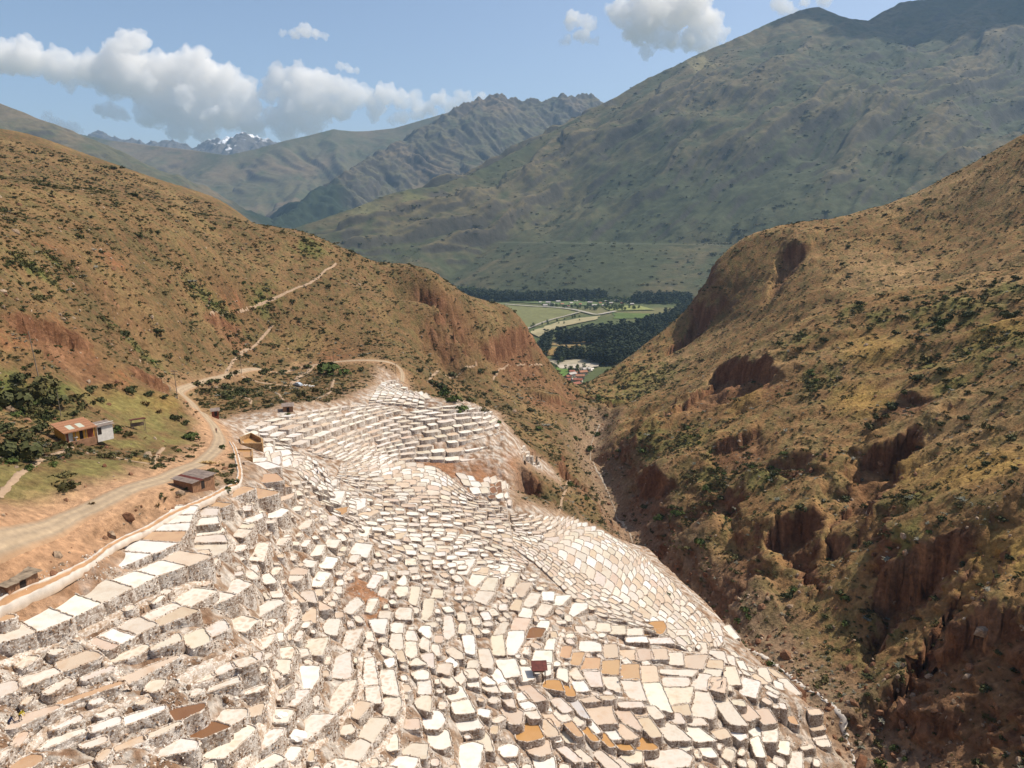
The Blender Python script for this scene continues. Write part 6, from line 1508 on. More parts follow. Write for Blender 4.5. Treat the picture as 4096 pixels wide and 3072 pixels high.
shelter('pole_shelter', 132, 429, (0.8, 0.6), 3.2, 2.2, 1.9, 'open pole shelter with reddish roof behind the lawn', M_redsheet, rise=0.3)

# --- reservoirs with thick stone walls and ochre water
M_resw = mat_wall('ochre_stone_wall', (0.22, 0.12, 0.05), (0.34, 0.20, 0.09), (0.46, 0.31, 0.17))
def reservoir(q, zw, lab, th_=0.55, hin=1.5):
    z = float(np.mean(H0(*plan(q)[:, :2].T))) + zw
    P = level_poly(np.array(q, float), z)
    if poly_area(P) < 0: P = P[::-1]
    e_ = tag(empty('reservoir', (P[:, 0].mean(), P[:, 1].mean(), z)), lab, 'reservoir', 'ochre reservoirs above the pans')
    c = P.mean(0); n = len(P)
    O = grow(P, th_)
    for i in range(n):
        j = (i + 1) % n
        loc = lambda p, zz_: (p[0] - c[0], p[1] - c[1], zz_)
        MB().hexa([loc(P[i], -0.6), loc(P[j], -0.6), loc(O[j], -1.5), loc(O[i], -1.5), loc(P[i], hin), loc(P[j], hin), loc(O[j], hin - 0.05), loc(O[i], hin - 0.05)]).build('wall', M_resw, e_)
    me = bpy.data.meshes.new('reservoir_water'); me.from_pydata([(p[0] - c[0], p[1] - c[1], 0) for p in P], [], [tuple(range(n))]); me.update()
    obj('brine', me, M_brine, e_)
    return e_
k1_ = lambda L: [(225 + a / 8, 360 + b / 8) for a, b in L]
reservoir(k1_([(132, 652), (210, 618), (290, 662), (292, 697), (140, 699)]), 0.2, 'six-sided ochre reservoir with a high brown stone wall', 0.6, 1.4)
reservoir(k1_([(62, 722), (212, 722), (212, 778), (110, 790)]), 0.3, 'lower square ochre reservoir full to the wall', 0.5, 0.35)

# --- pile of yellow stones by the road
rp_ = place('stone_pile', 206, 464.5, (1, 0.2), 'heap of yellow broken stones at the road edge', 'stone pile')
M_yst = mat_plain('yellow_stone', (0.46, 0.32, 0.14), 0.95, 0.3, 2)
rmesh = [rock_mesh('broken_stone', 60 + k, 0.3) for k in range(4)]
for m_ in rmesh: m_.materials.append(M_yst)
rk = random.Random(9)
for i in range(70):
    s_ = rk.uniform(0.14, 0.34); lx = rk.gauss(0, 1.25); ly = rk.gauss(0, 0.55)
    hh = max(0, 0.75 - 0.3 * lx * lx / 2 - ly * ly * 0.9) * rk.random()
    o_ = bpy.data.objects.new('stone', rmesh[i % 4]); COL.objects.link(o_); o_.parent = rp_
    o_.location = (lx, ly, hh + 0.1); o_.scale = (s_, s_ * rk.uniform(0.7, 1.2), s_ * 0.8); o_.rotation_euler = (rk.uniform(0, 6), rk.uniform(0, 6), rk.uniform(0, 6))

# --- utility poles
M_pole = mat_plain('grey_pole', (0.21, 0.165, 0.125), 0.9, 0.2, 2)
def pole(px_, py_, top_py, lab, lean=0.0, arms=1, r_=0.13):
    p = hit(px_, py_, HF)[0]; zc = project(p)[2]
    hgt = (py_ - top_py) * zc / FPX / 0.99
    e_ = tag(empty('utility_pole', tuple(p)), lab, 'pole', 'utility poles')
    top = (lean, 0, hgt)
    MB().tube((0, 0, -1.0), top, r_, r_ * 0.65, 8).build('shaft', M_pole, e_)
    for a_ in range(arms):
        zz = hgt - 0.35 - 0.8 * a_
        ar = MB().box(lean * zz / hgt - 1.0, lean * zz / hgt + 1.0, -0.07, 0.07, zz - 0.07, zz + 0.07).build('crossarm', M_pole, e_)
        for xx in (-0.85, 0, 0.85):
            MB().tube((lean * zz / hgt + xx, 0, zz + 0.07), (lean * zz / hgt + xx, 0, zz + 0.26), 0.05, 0.035, 6).build('insulator', M_white, ar)
pole(39, 378, 331, 'tall leaning utility pole on the left hillside', -0.95, 0)
pole(177.6, 399, 370, 'double-armed utility pole on the bank above the road bend', -0.2, 2)
pole(61, 416, 390, 'thin dark post behind the ochre house', -0.2, 0, 0.09)
pole(241.5, 374, 352, 'utility pole beside the straight stretch of road', 0, 1)
pole(334, 371, 349, 'utility pole by the round bush on the road loop', 0, 1)
pole(396, 376, 363, 'utility pole at the far corner of the road', 0, 1)
pole(352, 389, 374, 'slim pole on the bare earth above the terraces', 0, 0, 0.09)
pole(364, 379, 369, 'short pole on the bare earth nearer the road corner', 0, 0, 0.09)

# --- parked car
M_paint = mat_plain('pale_blue_paint', (0.42, 0.47, 0.52), 0.3, 0.05, 2, spec=0.5); M_tyre = mat_plain('tyre_rubber', (0.025, 0.025, 0.025), 0.9, 0.1, 5); M_cg = mat_plain('car_glass', (0.03, 0.04, 0.05), 0.1, 0.05, 2, spec=0.6); M_lamp = mat_plain('lamp_glass', (0.7, 0.7, 0.68), 0.2, 0.05, 2)
cr = place('parked_car', 298, 386, (0.85, -0.5), 'pale blue car parked where the side track ends', 'car', 0.05)
prof = [(-2.0, 0.35), (-2.0, 0.85), (-1.9, 0.95), (-1.35, 1.0), (-0.75, 1.45), (0.75, 1.48), (1.5, 1.05), (1.95, 0.95), (2.0, 0.35)]
bm = bmesh.new(); rows_ = []
for yy, sc_ in ((-0.82, 0.0), (-0.78, 1.0), (0.78, 1.0), (0.82, 0.0)):
    rows_.append([bm.verts.new((x_, yy * (1 - 0.12 * max(0, z_ - 0.95) / 0.5), z_)) for x_, z_ in prof])
for a_, b_ in zip(rows_[:-1], rows_[1:]):
    for k in range(len(prof)):
        k2_ = (k + 1) % len(prof)
        bm.faces.new((a_[k], a_[k2_], b_[k2_], b_[k]))
bm.faces.new(rows_[0][::-1]); bm.faces.new(rows_[-1]); bmesh.ops.recalc_face_normals(bm, faces=bm.faces)
me = bpy.data.meshes.new('car_body'); bm.to_mesh(me); bm.free(); body = obj('body', me, M_paint, cr)
MB().hexa([(-1.28, -0.66, 1.06), (-1.28, 0.66, 1.06), (-1.30, 0.66, 1.08), (-1.30, -0.66, 1.08), (-0.80, -0.6, 1.42), (-0.80, 0.6, 1.42), (-0.84, 0.6, 1.45), (-0.84, -0.6, 1.45)]).build('windscreen', M_cg, cr)
for sy in (-1, 1):
    MB().box(-0.75, 0.0, sy * 0.745 - 0.02, sy * 0.745 + 0.02, 1.05, 1.38).build('side_window', M_cg, cr); MB().box(0.06, 0.85, sy * 0.745 - 0.02, sy * 0.745 + 0.02, 1.05, 1.38).build('side_window', M_cg, cr)
    MB().box(-2.03, -1.98, sy * 0.55 - 0.15, sy * 0.55 + 0.15, 0.68, 0.84).build('headlight', M_lamp, cr)
    for xx in (-1.25, 1.25):
        w_ = MB().tube((xx, sy * 0.62, 0.32), (xx, sy * 0.84, 0.32), 0.32, 0.32, 14).build('wheel', M_tyre, cr)
        MB().tube((xx, sy * 0.84, 0.32), (xx, sy * 0.86, 0.32), 0.18, 0.16, 10).build('rim', M_lamp, w_)
# white salt sacks beside it
sk = random.Random(4)
M_sack = mat_plain('white_sack', (0.72, 0.69, 0.63), 0.9, 0.1, 3)
smesh = rock_mesh('filled_sack', 90, 0.12); smesh.materials.append(M_sack)
sp_ = hit(307, 386, HF)[0]
for i in range(9):
    o_ = bpy.data.objects.new('salt_sack', smesh); COL.objects.link(o_)
    a_, b_ = (i % 5) * 1.15 - 1.6, (i // 5) * 1.0
    gx_, gy_ = sp_[0] + a_ + sk.uniform(-0.2, 0.2), sp_[1] + b_ + sk.uniform(-0.2, 0.2)
    o_.location = (gx_, gy_, float(HF(np.array([gx_]), np.array([gy_]))[0]) + 0.2); o_.scale = (0.55, 0.38, 0.32); o_.rotation_euler = (0, 0, sk.uniform(0, 3))
    tag(o_, 'white salt sack lying in the huddle beside the parked car', 'sack', 'salt sacks by the car')
# heaps of raked salt on some pans
hm_ = bpy.data.meshes.new('salt_heap'); bm = bmesh.new(); bmesh.ops.create_icosphere(bm, subdivisions=3, radius=1.0)
for v in bm.verts:
    f_ = 1 + 0.16 * float(gnoise(np.array(v.co.x * 2.3 + 5), np.array(v.co.y * 2.3 + v.co.z)))
    v.co = Vector((v.co.x * f_, v.co.y * f_, max(v.co.z, -0.2) * 0.45 * f_))
bm.to_mesh(hm_); bm.free(); hm_.materials.append(mat_plain('raked_salt', (0.80, 0.76, 0.69), 0.9, 0.1, 4, 0.5))
for px_, py_, s_, lb in ((289, 741, 1.35, 'large heap of raked white salt beside the pale footpath'), (313, 578, 0.9, 'raked salt heap on a block above the forked path'), (280, 713, 0.8, 'small salt heap on the pan beside the main footway')):
    best = min(PANS, key=lambda p: math.hypot(p['q'][0] - px_, p['q'][1] - py_))
    c = best['p'].mean(0)
    o_ = obj('salt_heap', hm_); o_.location = (c[0], c[1], best['z'] - 0.05); o_.scale = (s_, s_ * 0.8, s_); tag(o_, lb, 'salt heap')
def nth(k):
    return '%d%s' % (k, 'th' if 10 <= k % 100 <= 20 else {1: 'st', 2: 'nd', 3: 'rd'}.get(k % 10, 'th'))
# ------------------------------------------------------------------ people
def skin_mesh(name, joints, edges):
    """joints: name -> (x, y, z, radius)"""
    me = bpy.data.meshes.new(name); ks = list(joints)
    me.from_pydata([joints[k][:3] for k in ks], [(ks.index(a), ks.index(b)) for a, b in edges], []); me.update()
    o = bpy.data.objects.new(name, me); COL.objects.link(o)
    o.modifiers.new('skin', 'SKIN'); ss = o.modifiers.new('sub', 'SUBSURF'); ss.levels = 1; ss.render_levels = 1
    sv = me.skin_vertices[0].data
    for i, k in enumerate(ks):
        r = joints[k][3]; sv[i].radius = (r, r); sv[i].use_root = (k == 'pelvis')
    dg = bpy.context.evaluated_depsgraph_get(); dg.update()
    out = bpy.data.meshes.new_from_object(o.evaluated_get(dg))
    bpy.data.objects.remove(o)
    return out

def body_graph(pose):
    J = {}; E = []
    lean = {'stand': 0.03, 'walk': 0.06, 'stoop': 0.85, 'carry': 0.2}[pose]
    px_ = 0.0; hz = 0.92 if pose != 'stoop' else 0.86
    J['pelvis'] = (0, 0, hz, 0.135)
    def up(d, side=0.0, fw=0.0):           # along the leaning spine; front is -y
        return (side, -sin(lean) * d - fw * cos(lean), hz + cos(lean) * d - fw * sin(lean) * 0.3)
    J['waist'] = up(0.18) + (0.125,); J['chest'] = up(0.40) + (0.15,); J['neck'] = up(0.54) + (0.06,)
    J['jaw'] = up(0.60, 0, 0.02) + (0.075,); J['head'] = up(0.70, 0, 0.015) + (0.10,); J['crown'] = up(0.78) + (0.07,); J['nose'] = up(0.67, 0, 0.11) + (0.02,)
    E += [('pelvis', 'waist'), ('waist', 'chest'), ('chest', 'neck'), ('neck', 'jaw'), ('jaw', 'head'), ('head', 'crown'), ('head', 'nose')]
    for s, sd in (('l', 1), ('r', -1)):
        J[s + 'ear'] = up(0.68, 0.105 * sd) + (0.022,); E.append(('head', s + 'ear'))
        J[s + 'sh'] = up(0.47, 0.19 * sd) + (0.065,)
        if pose == 'stoop':
            el = (0.24 * sd, J[s + 'sh'][1] - 0.06, J[s + 'sh'][2] - 0.27); wr = (0.14 * sd, el[1] - 0.10, el[2] - 0.22)
        elif pose == 'carry':
            el = (0.26 * sd, J[s + 'sh'][1] - 0.12, J[s + 'sh'][2] - 0.24); wr = (0.17 * sd, el[1] - 0.22, el[2] + 0.02)
        else:
            sw = 0.14 * sd if pose == 'walk' else 0.02
            el = (0.24 * sd, J[s + 'sh'][1] + sw * 0.6, J[s + 'sh'][2] - 0.28); wr = (0.25 * sd, el[1] + sw * 0.5 - 0.07, el[2] - 0.24)
        J[s + 'el'] = el + (0.043,); J[s + 'wr'] = wr + (0.030,)
        pv = Vector(wr) - Vector(el); pv.normalize(); pm = Vector(wr) + pv * 0.06
        J[s + 'palm'] = tuple(pm) + (0.032,)
        E += [('chest', s + 'sh'), (s + 'sh', s + 'el'), (s + 'el', s + 'wr'), (s + 'wr', s + 'palm')]
        for k in range(4):
            off = Vector((0, (k - 1.5) * 0.021, 0)); ln = (0.065, 0.075, 0.07, 0.055)[k]
            a = pm + off + pv * 0.03; b = a + pv * ln * 0.5 + Vector((-0.01 * sd, 0, 0)); c = b + pv * ln * 0.4 + Vector((-0.025 * sd, 0, 0))
            J['%sf%da' % (s, k)] = tuple(a) + (0.010,); J['%sf%db' % (s, k)] = tuple(b) + (0.009,); J['%sf%dc' % (s, k)] = tuple(c) + (0.008,)
            E += [(s + 'palm', '%sf%da' % (s, k)), ('%sf%da' % (s, k), '%sf%db' % (s, k)), ('%sf%db' % (s, k), '%sf%dc' % (s, k))]
        ta = Vector(wr) + pv * 0.03 + Vector((-0.03 * sd, -0.03, 0)); tb = ta + pv * 0.04 + Vector((-0.015 * sd, -0.012, 0))
        J[s + 'ta'] = tuple(ta) + (0.011,); J[s + 'tb'] = tuple(tb) + (0.009,); E += [(s + 'wr', s + 'ta'), (s + 'ta', s + 'tb')]
        st = {'walk': 0.22 * sd, 'stoop': 0.10 * sd, 'stand': 0.03 * sd, 'carry': 0.14 * sd}[pose]
        J[s + 'hip'] = (0.09 * sd, 0.0, hz - 0.05, 0.092)
        J[s + 'kn'] = (0.105 * sd, -st * 0.55 - (0.10 if pose == 'stoop' else 0.03), 0.49, 0.062); J[s + 'an'] = (0.11 * sd, -st + 0.02, 0.09, 0.042); J[s + 'toe'] = (0.12 * sd, -st - 0.15, 0.035, 0.036)
        E += [('pelvis', s + 'hip'), (s + 'hip', s + 'kn'), (s + 'kn', s + 'an'), (s + 'an', s + 'toe')]
    return J, E

BODIES = {}
def body_mesh(pose):
    if pose not in BODIES:
        J, E = body_graph(pose); BODIES[pose] = (skin_mesh('body_' + pose, J, E), J)
    return BODIES[pose]
M_skin = mat_plain('brown_skin', (0.27, 0.14, 0.085), 0.6, 0.05, 3); M_hair = mat_plain('black_hair', (0.018, 0.014, 0.012), 0.7, 0.1, 8)
_mc = {}
def cloth(rgb):
    if rgb not in _mc: _mc[rgb] = mat_plain('cloth_%d' % len(_mc), rgb, 0.9, 0.15, 5)
    return _mc[rgb]
def person(px_, py_, pose, rz_, shirt, legs, lab, hat=None, tall=1.6, zf=None, skirt=None):
    best = min((p for p in PANS), key=lambda p: math.hypot(p['q'][0] - px_, p['q'][1] - py_)) if zf == 'pan' else None
    if best is not None:
        R = ray(px_, py_); z = best['z'] - 0.09; p = R * (z / R[2])
    else:
        p = hit(px_, py_, HF)[0] + (0, 0, 0.12)
    src, J = body_mesh(pose)
    me = src.copy()
    for m_ in (cloth(legs), cloth(shirt), M_skin, M_hair, cloth((0.03, 0.025, 0.02))): me.materials.append(m_)
    hd = Vector(J['head'][:3]); pel = J['pelvis'][2]
    ch_, wa_ = Vector(J['chest'][:3]), Vector(J['pelvis'][:3]); ax = (ch_ - wa_).normalized()
    wr = [Vector(J['lwr'][:3]), Vector(J['rwr'][:3])]
    for f in me.polygons:
        c = f.center
        if (c - hd).length < 0.17 or (c - Vector(J['neck'][:3])).length < 0.07: k = 3 if ((c - hd).y > -0.01 and c.z > hd.z - 0.12) or c.z > hd.z + 0.07 else 2
        elif min((c - w_).length for w_ in wr) < 0.17 and c.z < min(w_.z for w_ in wr) + 0.03: k = 2
        elif c.z < 0.10: k = 4
        elif (c - wa_).dot(ax) < 0.02 and c.z < pel + 0.05: k = 0
        else: k = 1
        f.material_index = k; f.use_smooth = True
    e_ = obj('person', me); e_.location = tuple(p); e_.rotation_euler = (0, 0, rz_); sc = tall / 1.75; e_.scale = (sc, sc, sc)
    tag(e_, lab, 'person')
    if hat:
        mb = MB(); c = Vector(J['crown'][:3]); mb.tube(c + Vector((0, 0, -0.03)), c + Vector((0, 0, 0.0)), 0.21, 0.20, 14); mb.tube(c + Vector((0, 0, 0.0)), c + Vector((0, 0, 0.11)), 0.115, 0.09, 12); mb.build('hat', cloth(hat), e_)
    if skirt:
        mb = MB(); mb.tube((0, 0, pel + 0.08), (0, -0.02, pel - 0.35), 0.17, 0.29, 14); mb.build('skirt', cloth(skirt), e_)
    return e_
person(20.0, 721, 'stoop', 1.9, (0.62, 0.50, 0.03), (0.03, 0.03, 0.05), 'stooping worker in a yellow shirt and dark trousers', None, 1.65, 'pan')
person(9.5, 728, 'stoop', 2.4, (0.03, 0.035, 0.09), (0.02, 0.02, 0.04), 'stooping worker in dark blue beside the yellow-shirted one', (0.30, 0.25, 0.18), 1.65, 'pan')
person(216.5, 433.5, 'walk', 0.3, (0.16, 0.03, 0.03), (0.02, 0.02, 0.03), 'walker in a dark red top on the dirt road', None, 1.65)
person(721.8, 679, 'stand', 0.0, (0.03, 0.03, 0.05), (0.03, 0.03, 0.06), 'standing worker in dark blue on the far edge of the pan', (0.05, 0.05, 0.09), 1.65, 'pan')
person(721.2, 687, 'carry', 0.6, (0.02, 0.02, 0.02), (0.02, 0.02, 0.025), 'worker in black standing in the middle of the pan', None, 1.65, 'pan')
person(711.5, 686, 'stoop', 0.5, (0.60, 0.52, 0.42), (0.45, 0.36, 0.27), 'stooping worker in pale clothes and straw hat', (0.7, 0.6, 0.42), 1.6, 'pan')
person(422, 494, 'walk', 1.2, (0.05, 0.12, 0.25), (0.03, 0.04, 0.08), 'tiny worker in blue on the peach flat', None, 1.6, 'pan')
person(457, 506, 'stand', 2.2, (0.03, 0.07, 0.05), (0.02, 0.02, 0.02), 'tiny dark-clothed worker near the lower edge of the peach flat', None, 1.6, 'pan')
person(317.5, 475, 'stand', 0.8, (0.05, 0.05, 0.05), (0.03, 0.03, 0.03), 'tiny dark figure below the ochre reservoirs', None, 1.6, 'pan')
person(541, 541, 'walk', 2.0, (0.30, 0.33, 0.36), (0.05, 0.07, 0.07), 'tiny worker in grey on the neat grid of pans', (0.12, 0.14, 0.12), 1.6, 'pan')
person(619.5, 681, 'stoop', 1.0, (0.66, 0.64, 0.62), (0.40, 0.34, 0.30), 'crouching worker in white beside a tan pan', (0.75, 0.74, 0.72), 1.55, 'pan')

# ------------------------------------------------------------------ valley floor: fields, river, village, trees
def on_valley(q, dz=0.0):
    R = ray(np.array([a for a, b in q], float), np.array([b for a, b in q], float))
    return R * ((VALLEY + dz) / R[:, 2])[:, None]
def sheet_poly(name, q, rgb, dz, rag=True):
    P = on_valley(q, dz)
    n = len(P); V = []
    for i in range(n):
        for k in range(6):
            V.append(P[i] + (P[(i + 1) % n] - P[i]) * k / 6)
    V = np.array(V); V[:, :2] += RNG.normal(0, 2.2, (len(V), 2)); V[:, 2] = VALLEY + 1.2 + dz
    c = V.mean(0)
    VV = np.vstack([c[None], V]); m = len(V)
    F = np.array([(0, 1 + i, 1 + (i + 1) % m) for i in range(m)])
    C = np.array(rgb) * (1 + RNG.normal(0, 0.1, (m + 1, 1)))
    return tag(obj(name, np_mesh(name, VV, F, np.clip(C, 0, 0.9), smooth=False), M_valley), kind='structure')
FIELDS = [('field', [(470, 300), (492, 303), (520, 305), (560, 309), (578, 313), (560, 321), (533, 328), (515, 332), (505, 315)], (0.15, 0.15, 0.062)), ('field', [(612, 313), (650, 314), (652, 319), (614, 319)], (0.085, 0.12, 0.032)), ('field', [(540, 344), (580, 339), (626, 336), (628, 341), (566, 347)], (0.25, 0.18, 0.08)),
          ('field', [(542, 349), (580, 346), (583, 354), (545, 356)], (0.24, 0.155, 0.055)), ('field', [(543, 360), (602, 360), (598, 365), (556, 365)], (0.31, 0.27, 0.19)), ('field', [(553, 367), (575, 370), (577, 374), (558, 378)], (0.10, 0.16, 0.035)), ('plot', [(577, 368), (592, 367), (593, 371), (580, 372)], (0.55, 0.5, 0.42)),
          ('river_bed', [(556, 365), (600, 364), (598, 367), (575, 369), (560, 369)], (0.42, 0.36, 0.28)), ('field', [(500, 297), (545, 299), (600, 303), (610, 306), (560, 305), (510, 302)], (0.10, 0.13, 0.05)), ('field', [(600, 306), (640, 306), (655, 310), (610, 311)], (0.20, 0.21, 0.07)), ('field', [(530, 332), (552, 324), (580, 318), (600, 316), (596, 320), (560, 327), (538, 338)], (0.29, 0.25, 0.14))]
for i, (nm, q, rgb) in enumerate(FIELDS):
    sheet_poly(nm, q, rgb, 0.15 * i)
RIV = on_valley([(505, 305), (530, 307), (552, 308), (572, 310), (585, 313), (596, 316), (606, 314), (616, 312)])
tag(ribbon('river', RIV, [(-6, 0), (-3, 0.1), (3, 0.1), (6, 0)], [(0.33, 0.30, 0.25)] * 4, lambda x, y: np.full(x.shape, VALLEY + 3.4), M_dirt, 0.1, None, 1.0, 70), kind='structure')
tag(ribbon('river', on_valley([(520, 333), (534, 327), (550, 321), (566, 317), (580, 313)]), [(-4, 0), (-2, 0.1), (2, 0.1), (4, 0)], [(0.30, 0.27, 0.21)] * 4, lambda x, y: np.full(x.shape, VALLEY + 3.6), M_dirt, 0.1, None, 1.0, 71), kind='structure')

# village houses: body, gabled roof, door, windows
M_vroof = [mat_plain('village_roof_red', (0.28, 0.10, 0.06), 0.85, 0.2, 0.4), mat_plain('village_roof_orange', (0.32, 0.15, 0.085), 0.85, 0.2, 0.4), mat_plain('village_roof_pale', (0.40, 0.36, 0.32), 0.7, 0.15, 0.4)]
M_vwall = [mat_plain('village_wall_pale', (0.42, 0.37, 0.30), 0.9, 0.1, 0.4), mat_plain('village_wall_adobe', (0.33, 0.2, 0.12), 0.9, 0.1, 0.4)]
def village_proto(L_, D_, H_, rf_):
    w = MB().box(-L_ / 2, L_ / 2, -D_ / 2, D_ / 2, -2, H_)
    r = MB(); o = 0.5
    for s in (-1, 1):
        r.hexa([(-L_ / 2 - o, s * (D_ / 2 + o), H_ - 0.25), (L_ / 2 + o, s * (D_ / 2 + o), H_ - 0.25), (L_ / 2 + o, 0, H_ + rf_), (-L_ / 2 - o, 0, H_ + rf_), (-L_ / 2 - o, s * (D_ / 2 + o), H_ - 0.05), (L_ / 2 + o, s * (D_ / 2 + o), H_ - 0.05), (L_ / 2 + o, 0, H_ + rf_ + 0.2), (-L_ / 2 - o, 0, H_ + rf_ + 0.2)])
    d = MB().box(-0.6, 0.6, -D_ / 2 - 0.06, -D_ / 2 + 0.02, 0, 2.1)
    return w, r, d, L_, D_, H_
rv = random.Random(13)
VH = [(566, 383), (570, 386), (574, 381), (568, 378), (578, 383), (572, 377), (576, 387), (580, 379), (565, 387), (583, 375), (572, 373), (586, 372), (577, 375),
      (548, 304), (552, 306), (558, 303), (562, 305), (566, 301), (571, 304), (576, 302), (580, 305), (585, 301), (590, 304), (596, 301), (600, 304), (606, 302), (611, 304), (617, 302), (622, 304), (628, 303), (540, 303), (545, 307), (568, 307), (594, 307), (604, 307), (536, 300), (520, 299), (508, 298), (632, 305), (640, 303)]
V_LAND = ['the mouth of the ravine', 'the foot of the big mountain']
vmesh = []
for k, (L_, D_, H_, rf_) in enumerate(((11, 7.5, 3.4, 2.0), (14, 8, 5.4, 2.2), (9, 7, 3.0, 1.6))):
    w, r, d, *_ = village_proto(L_, D_, H_, rf_)
    def mm(nm, mb):
        me = bpy.data.meshes.new(nm); me.from_pydata(mb.V, [], mb.F); me.update(); return me
    win = MB().box(-0.6, 0.6, -0.05, 0.05, -0.55, 0.55)
    vmesh.append((mm('house_wall', w), mm('house_roof', r), mm('house_door', d), mm('house_window', win), L_, D_, H_))
for i, (a, b) in enumerate(VH):
    near = i < 13
    p = on_valley([(a, b)], 0.0)[0]
    p[2] = VALLEY + 0.3
    wm, rm, dm_, wn_, L_, D_, H_ = vmesh[rv.randrange(3)]
    e_ = empty('village_house', tuple(p), rv.uniform(-0.5, 0.9))
    red = (i % 3 != 2) if near else (i % 4 == 0)
    order_ = ORD[i] if i < 13 else (ORD[i - 13] if i - 13 < 20 else '%dth ' % (i - 12))
    if near:
        tag(e_, '%snearest village house to the bright green field, %s roof' % (ORD[i], 'red' if red else 'pale'), 'house', 'village houses at the ravine mouth')
    else:
        tag(e_, '%s far village house from the left, %s roof, below the big mountain' % (nth(sorted(VH[13:]).index((a, b)) + 1), 'red' if red else 'grey'), 'house', 'far village houses with %s roofs' % ('red' if red else 'grey'))
    for nm, m_, mt in (('wall', wm, M_vwall[0 if rv.random() < 0.7 else 1]), ('roof', rm, M_vroof[rv.randrange(2)] if red else M_vroof[2]), ('door', dm_, M_hole)):
        o_ = bpy.data.objects.new(nm, m_.copy()); o_.data.materials.append(mt); COL.objects.link(o_); o_.parent = e_
    for xx in (-0.3, 0.3):
        o_ = bpy.data.objects.new('window', wn_.copy()); o_.data.materials.append(M_cg); COL.objects.link(o_); o_.parent = e_; o_.location = (xx * L_, -D_ / 2, H_ * 0.55)

# trees of the valley
def tree_crown(name, seed, n, tallness, size, kind='euca'):
    rg = np.random.default_rng(seed)
    k = 9 if kind == 'euca' else 6
    hz = np.sort(rg.uniform(0.25, 0.95, k)); wd = np.interp(hz, [0.2, 0.45, 0.8, 1.0], [0.10, 0.17, 0.13, 0.05]) * (1.0 if kind == 'euca' else 2.2)
    cs = np.c_[rg.normal(0, 0.05, (k, 2)), hz]; j = rg.integers(0, k, n)
    d = rg.normal(size=(n, 3)); d /= np.linalg.norm(d, axis=1)[:, None]
    C = cs[j] + d * np.c_[wd[j], wd[j], wd[j] * 0.8] * rg.uniform(0.5, 1.05, (n, 1))
    t = rg.normal(size=(n, 3)); a = np.cross(d, t); a /= np.linalg.norm(a, axis=1)[:, None]; b = np.cross(d, a)
    s = size * rg.uniform(0.6, 1.5, (n, 1))
    return quads_mesh(name, C, a * s, b * s)
TC = [tree_crown('eucalyptus_crown', 70 + k, 150, 1, 0.028) for k in range(4)] + [tree_crown('round_crown', 80 + k, 150, 1, 0.045, 'round') for k in range(2)]
for k, m_ in enumerate(TC): m_.materials.append(M_euca if k < 4 else M_lush)
TT = bpy.data.meshes.new('tree_trunk'); _m = MB(); _m.tube((0, 0, -0.05), (0, 0, 0.45), 0.014, 0.010, 5); _m.tube((0, 0, 0.45), (0.01, 0, 0.85), 0.010, 0.003, 5); _m.tube((0, 0, 0.35), (0.06, 0.02, 0.55), 0.006, 0.002, 4); _m.tube((0, 0, 0.4), (-0.05, -0.03, 0.6), 0.006, 0.002, 4)
TT.from_pydata(_m.V, [], _m.F); TT.update(); TT.materials.append(M_bark)
rt = random.Random(31)
BELTS = [('the main forest belt', [(556, 340), (580, 337), (610, 333), (640, 328), (668, 318), (685, 306), (690, 312), (672, 330), (648, 343), (610, 344), (560, 345)], 110, (22, 32), 0), ('the tall front grove', [(585, 362), (596, 352), (620, 348), (645, 344), (655, 346), (635, 360), (612, 366)], 45, (22, 32), 0),
         ('the row along the left fields', [(538, 352), (545, 338), (552, 336), (549, 350), (543, 362)], 15, (18, 26), 0), ('the three clumps between tan fields', [(555, 358), (562, 352), (568, 357), (580, 352), (584, 358), (560, 363)], 12, (16, 24), 0),
         ('the far poplar row', [(455, 296), (478, 297), (520, 299), (545, 299), (545, 302), (500, 302), (460, 299)], 45, (20, 34), 0), ('the grove behind the village', [(548, 299), (580, 297), (604, 298), (606, 300), (570, 301), (550, 302)], 30, (22, 36), 0), ('the grove by the mountain foot', [(632, 300), (662, 297), (690, 296), (690, 302), (660, 304), (634, 304)], 40, (20, 32), 0),
         ('the bushy village edge', [(540, 306), (580, 307), (620, 307), (640, 308), (636, 311), (600, 311), (570, 309)], 70, (8, 14), 4), ('the bushes by the ravine mouth', [(545, 365), (552, 362), (575, 370), (588, 366), (590, 374), (560, 372), (550, 372)], 18, (6, 11), 4), ('the hedge along the fields', [(520, 330), (545, 323), (580, 316), (600, 318), (560, 326), (525, 335)], 18, (6, 10), 4)]
ntree = 0
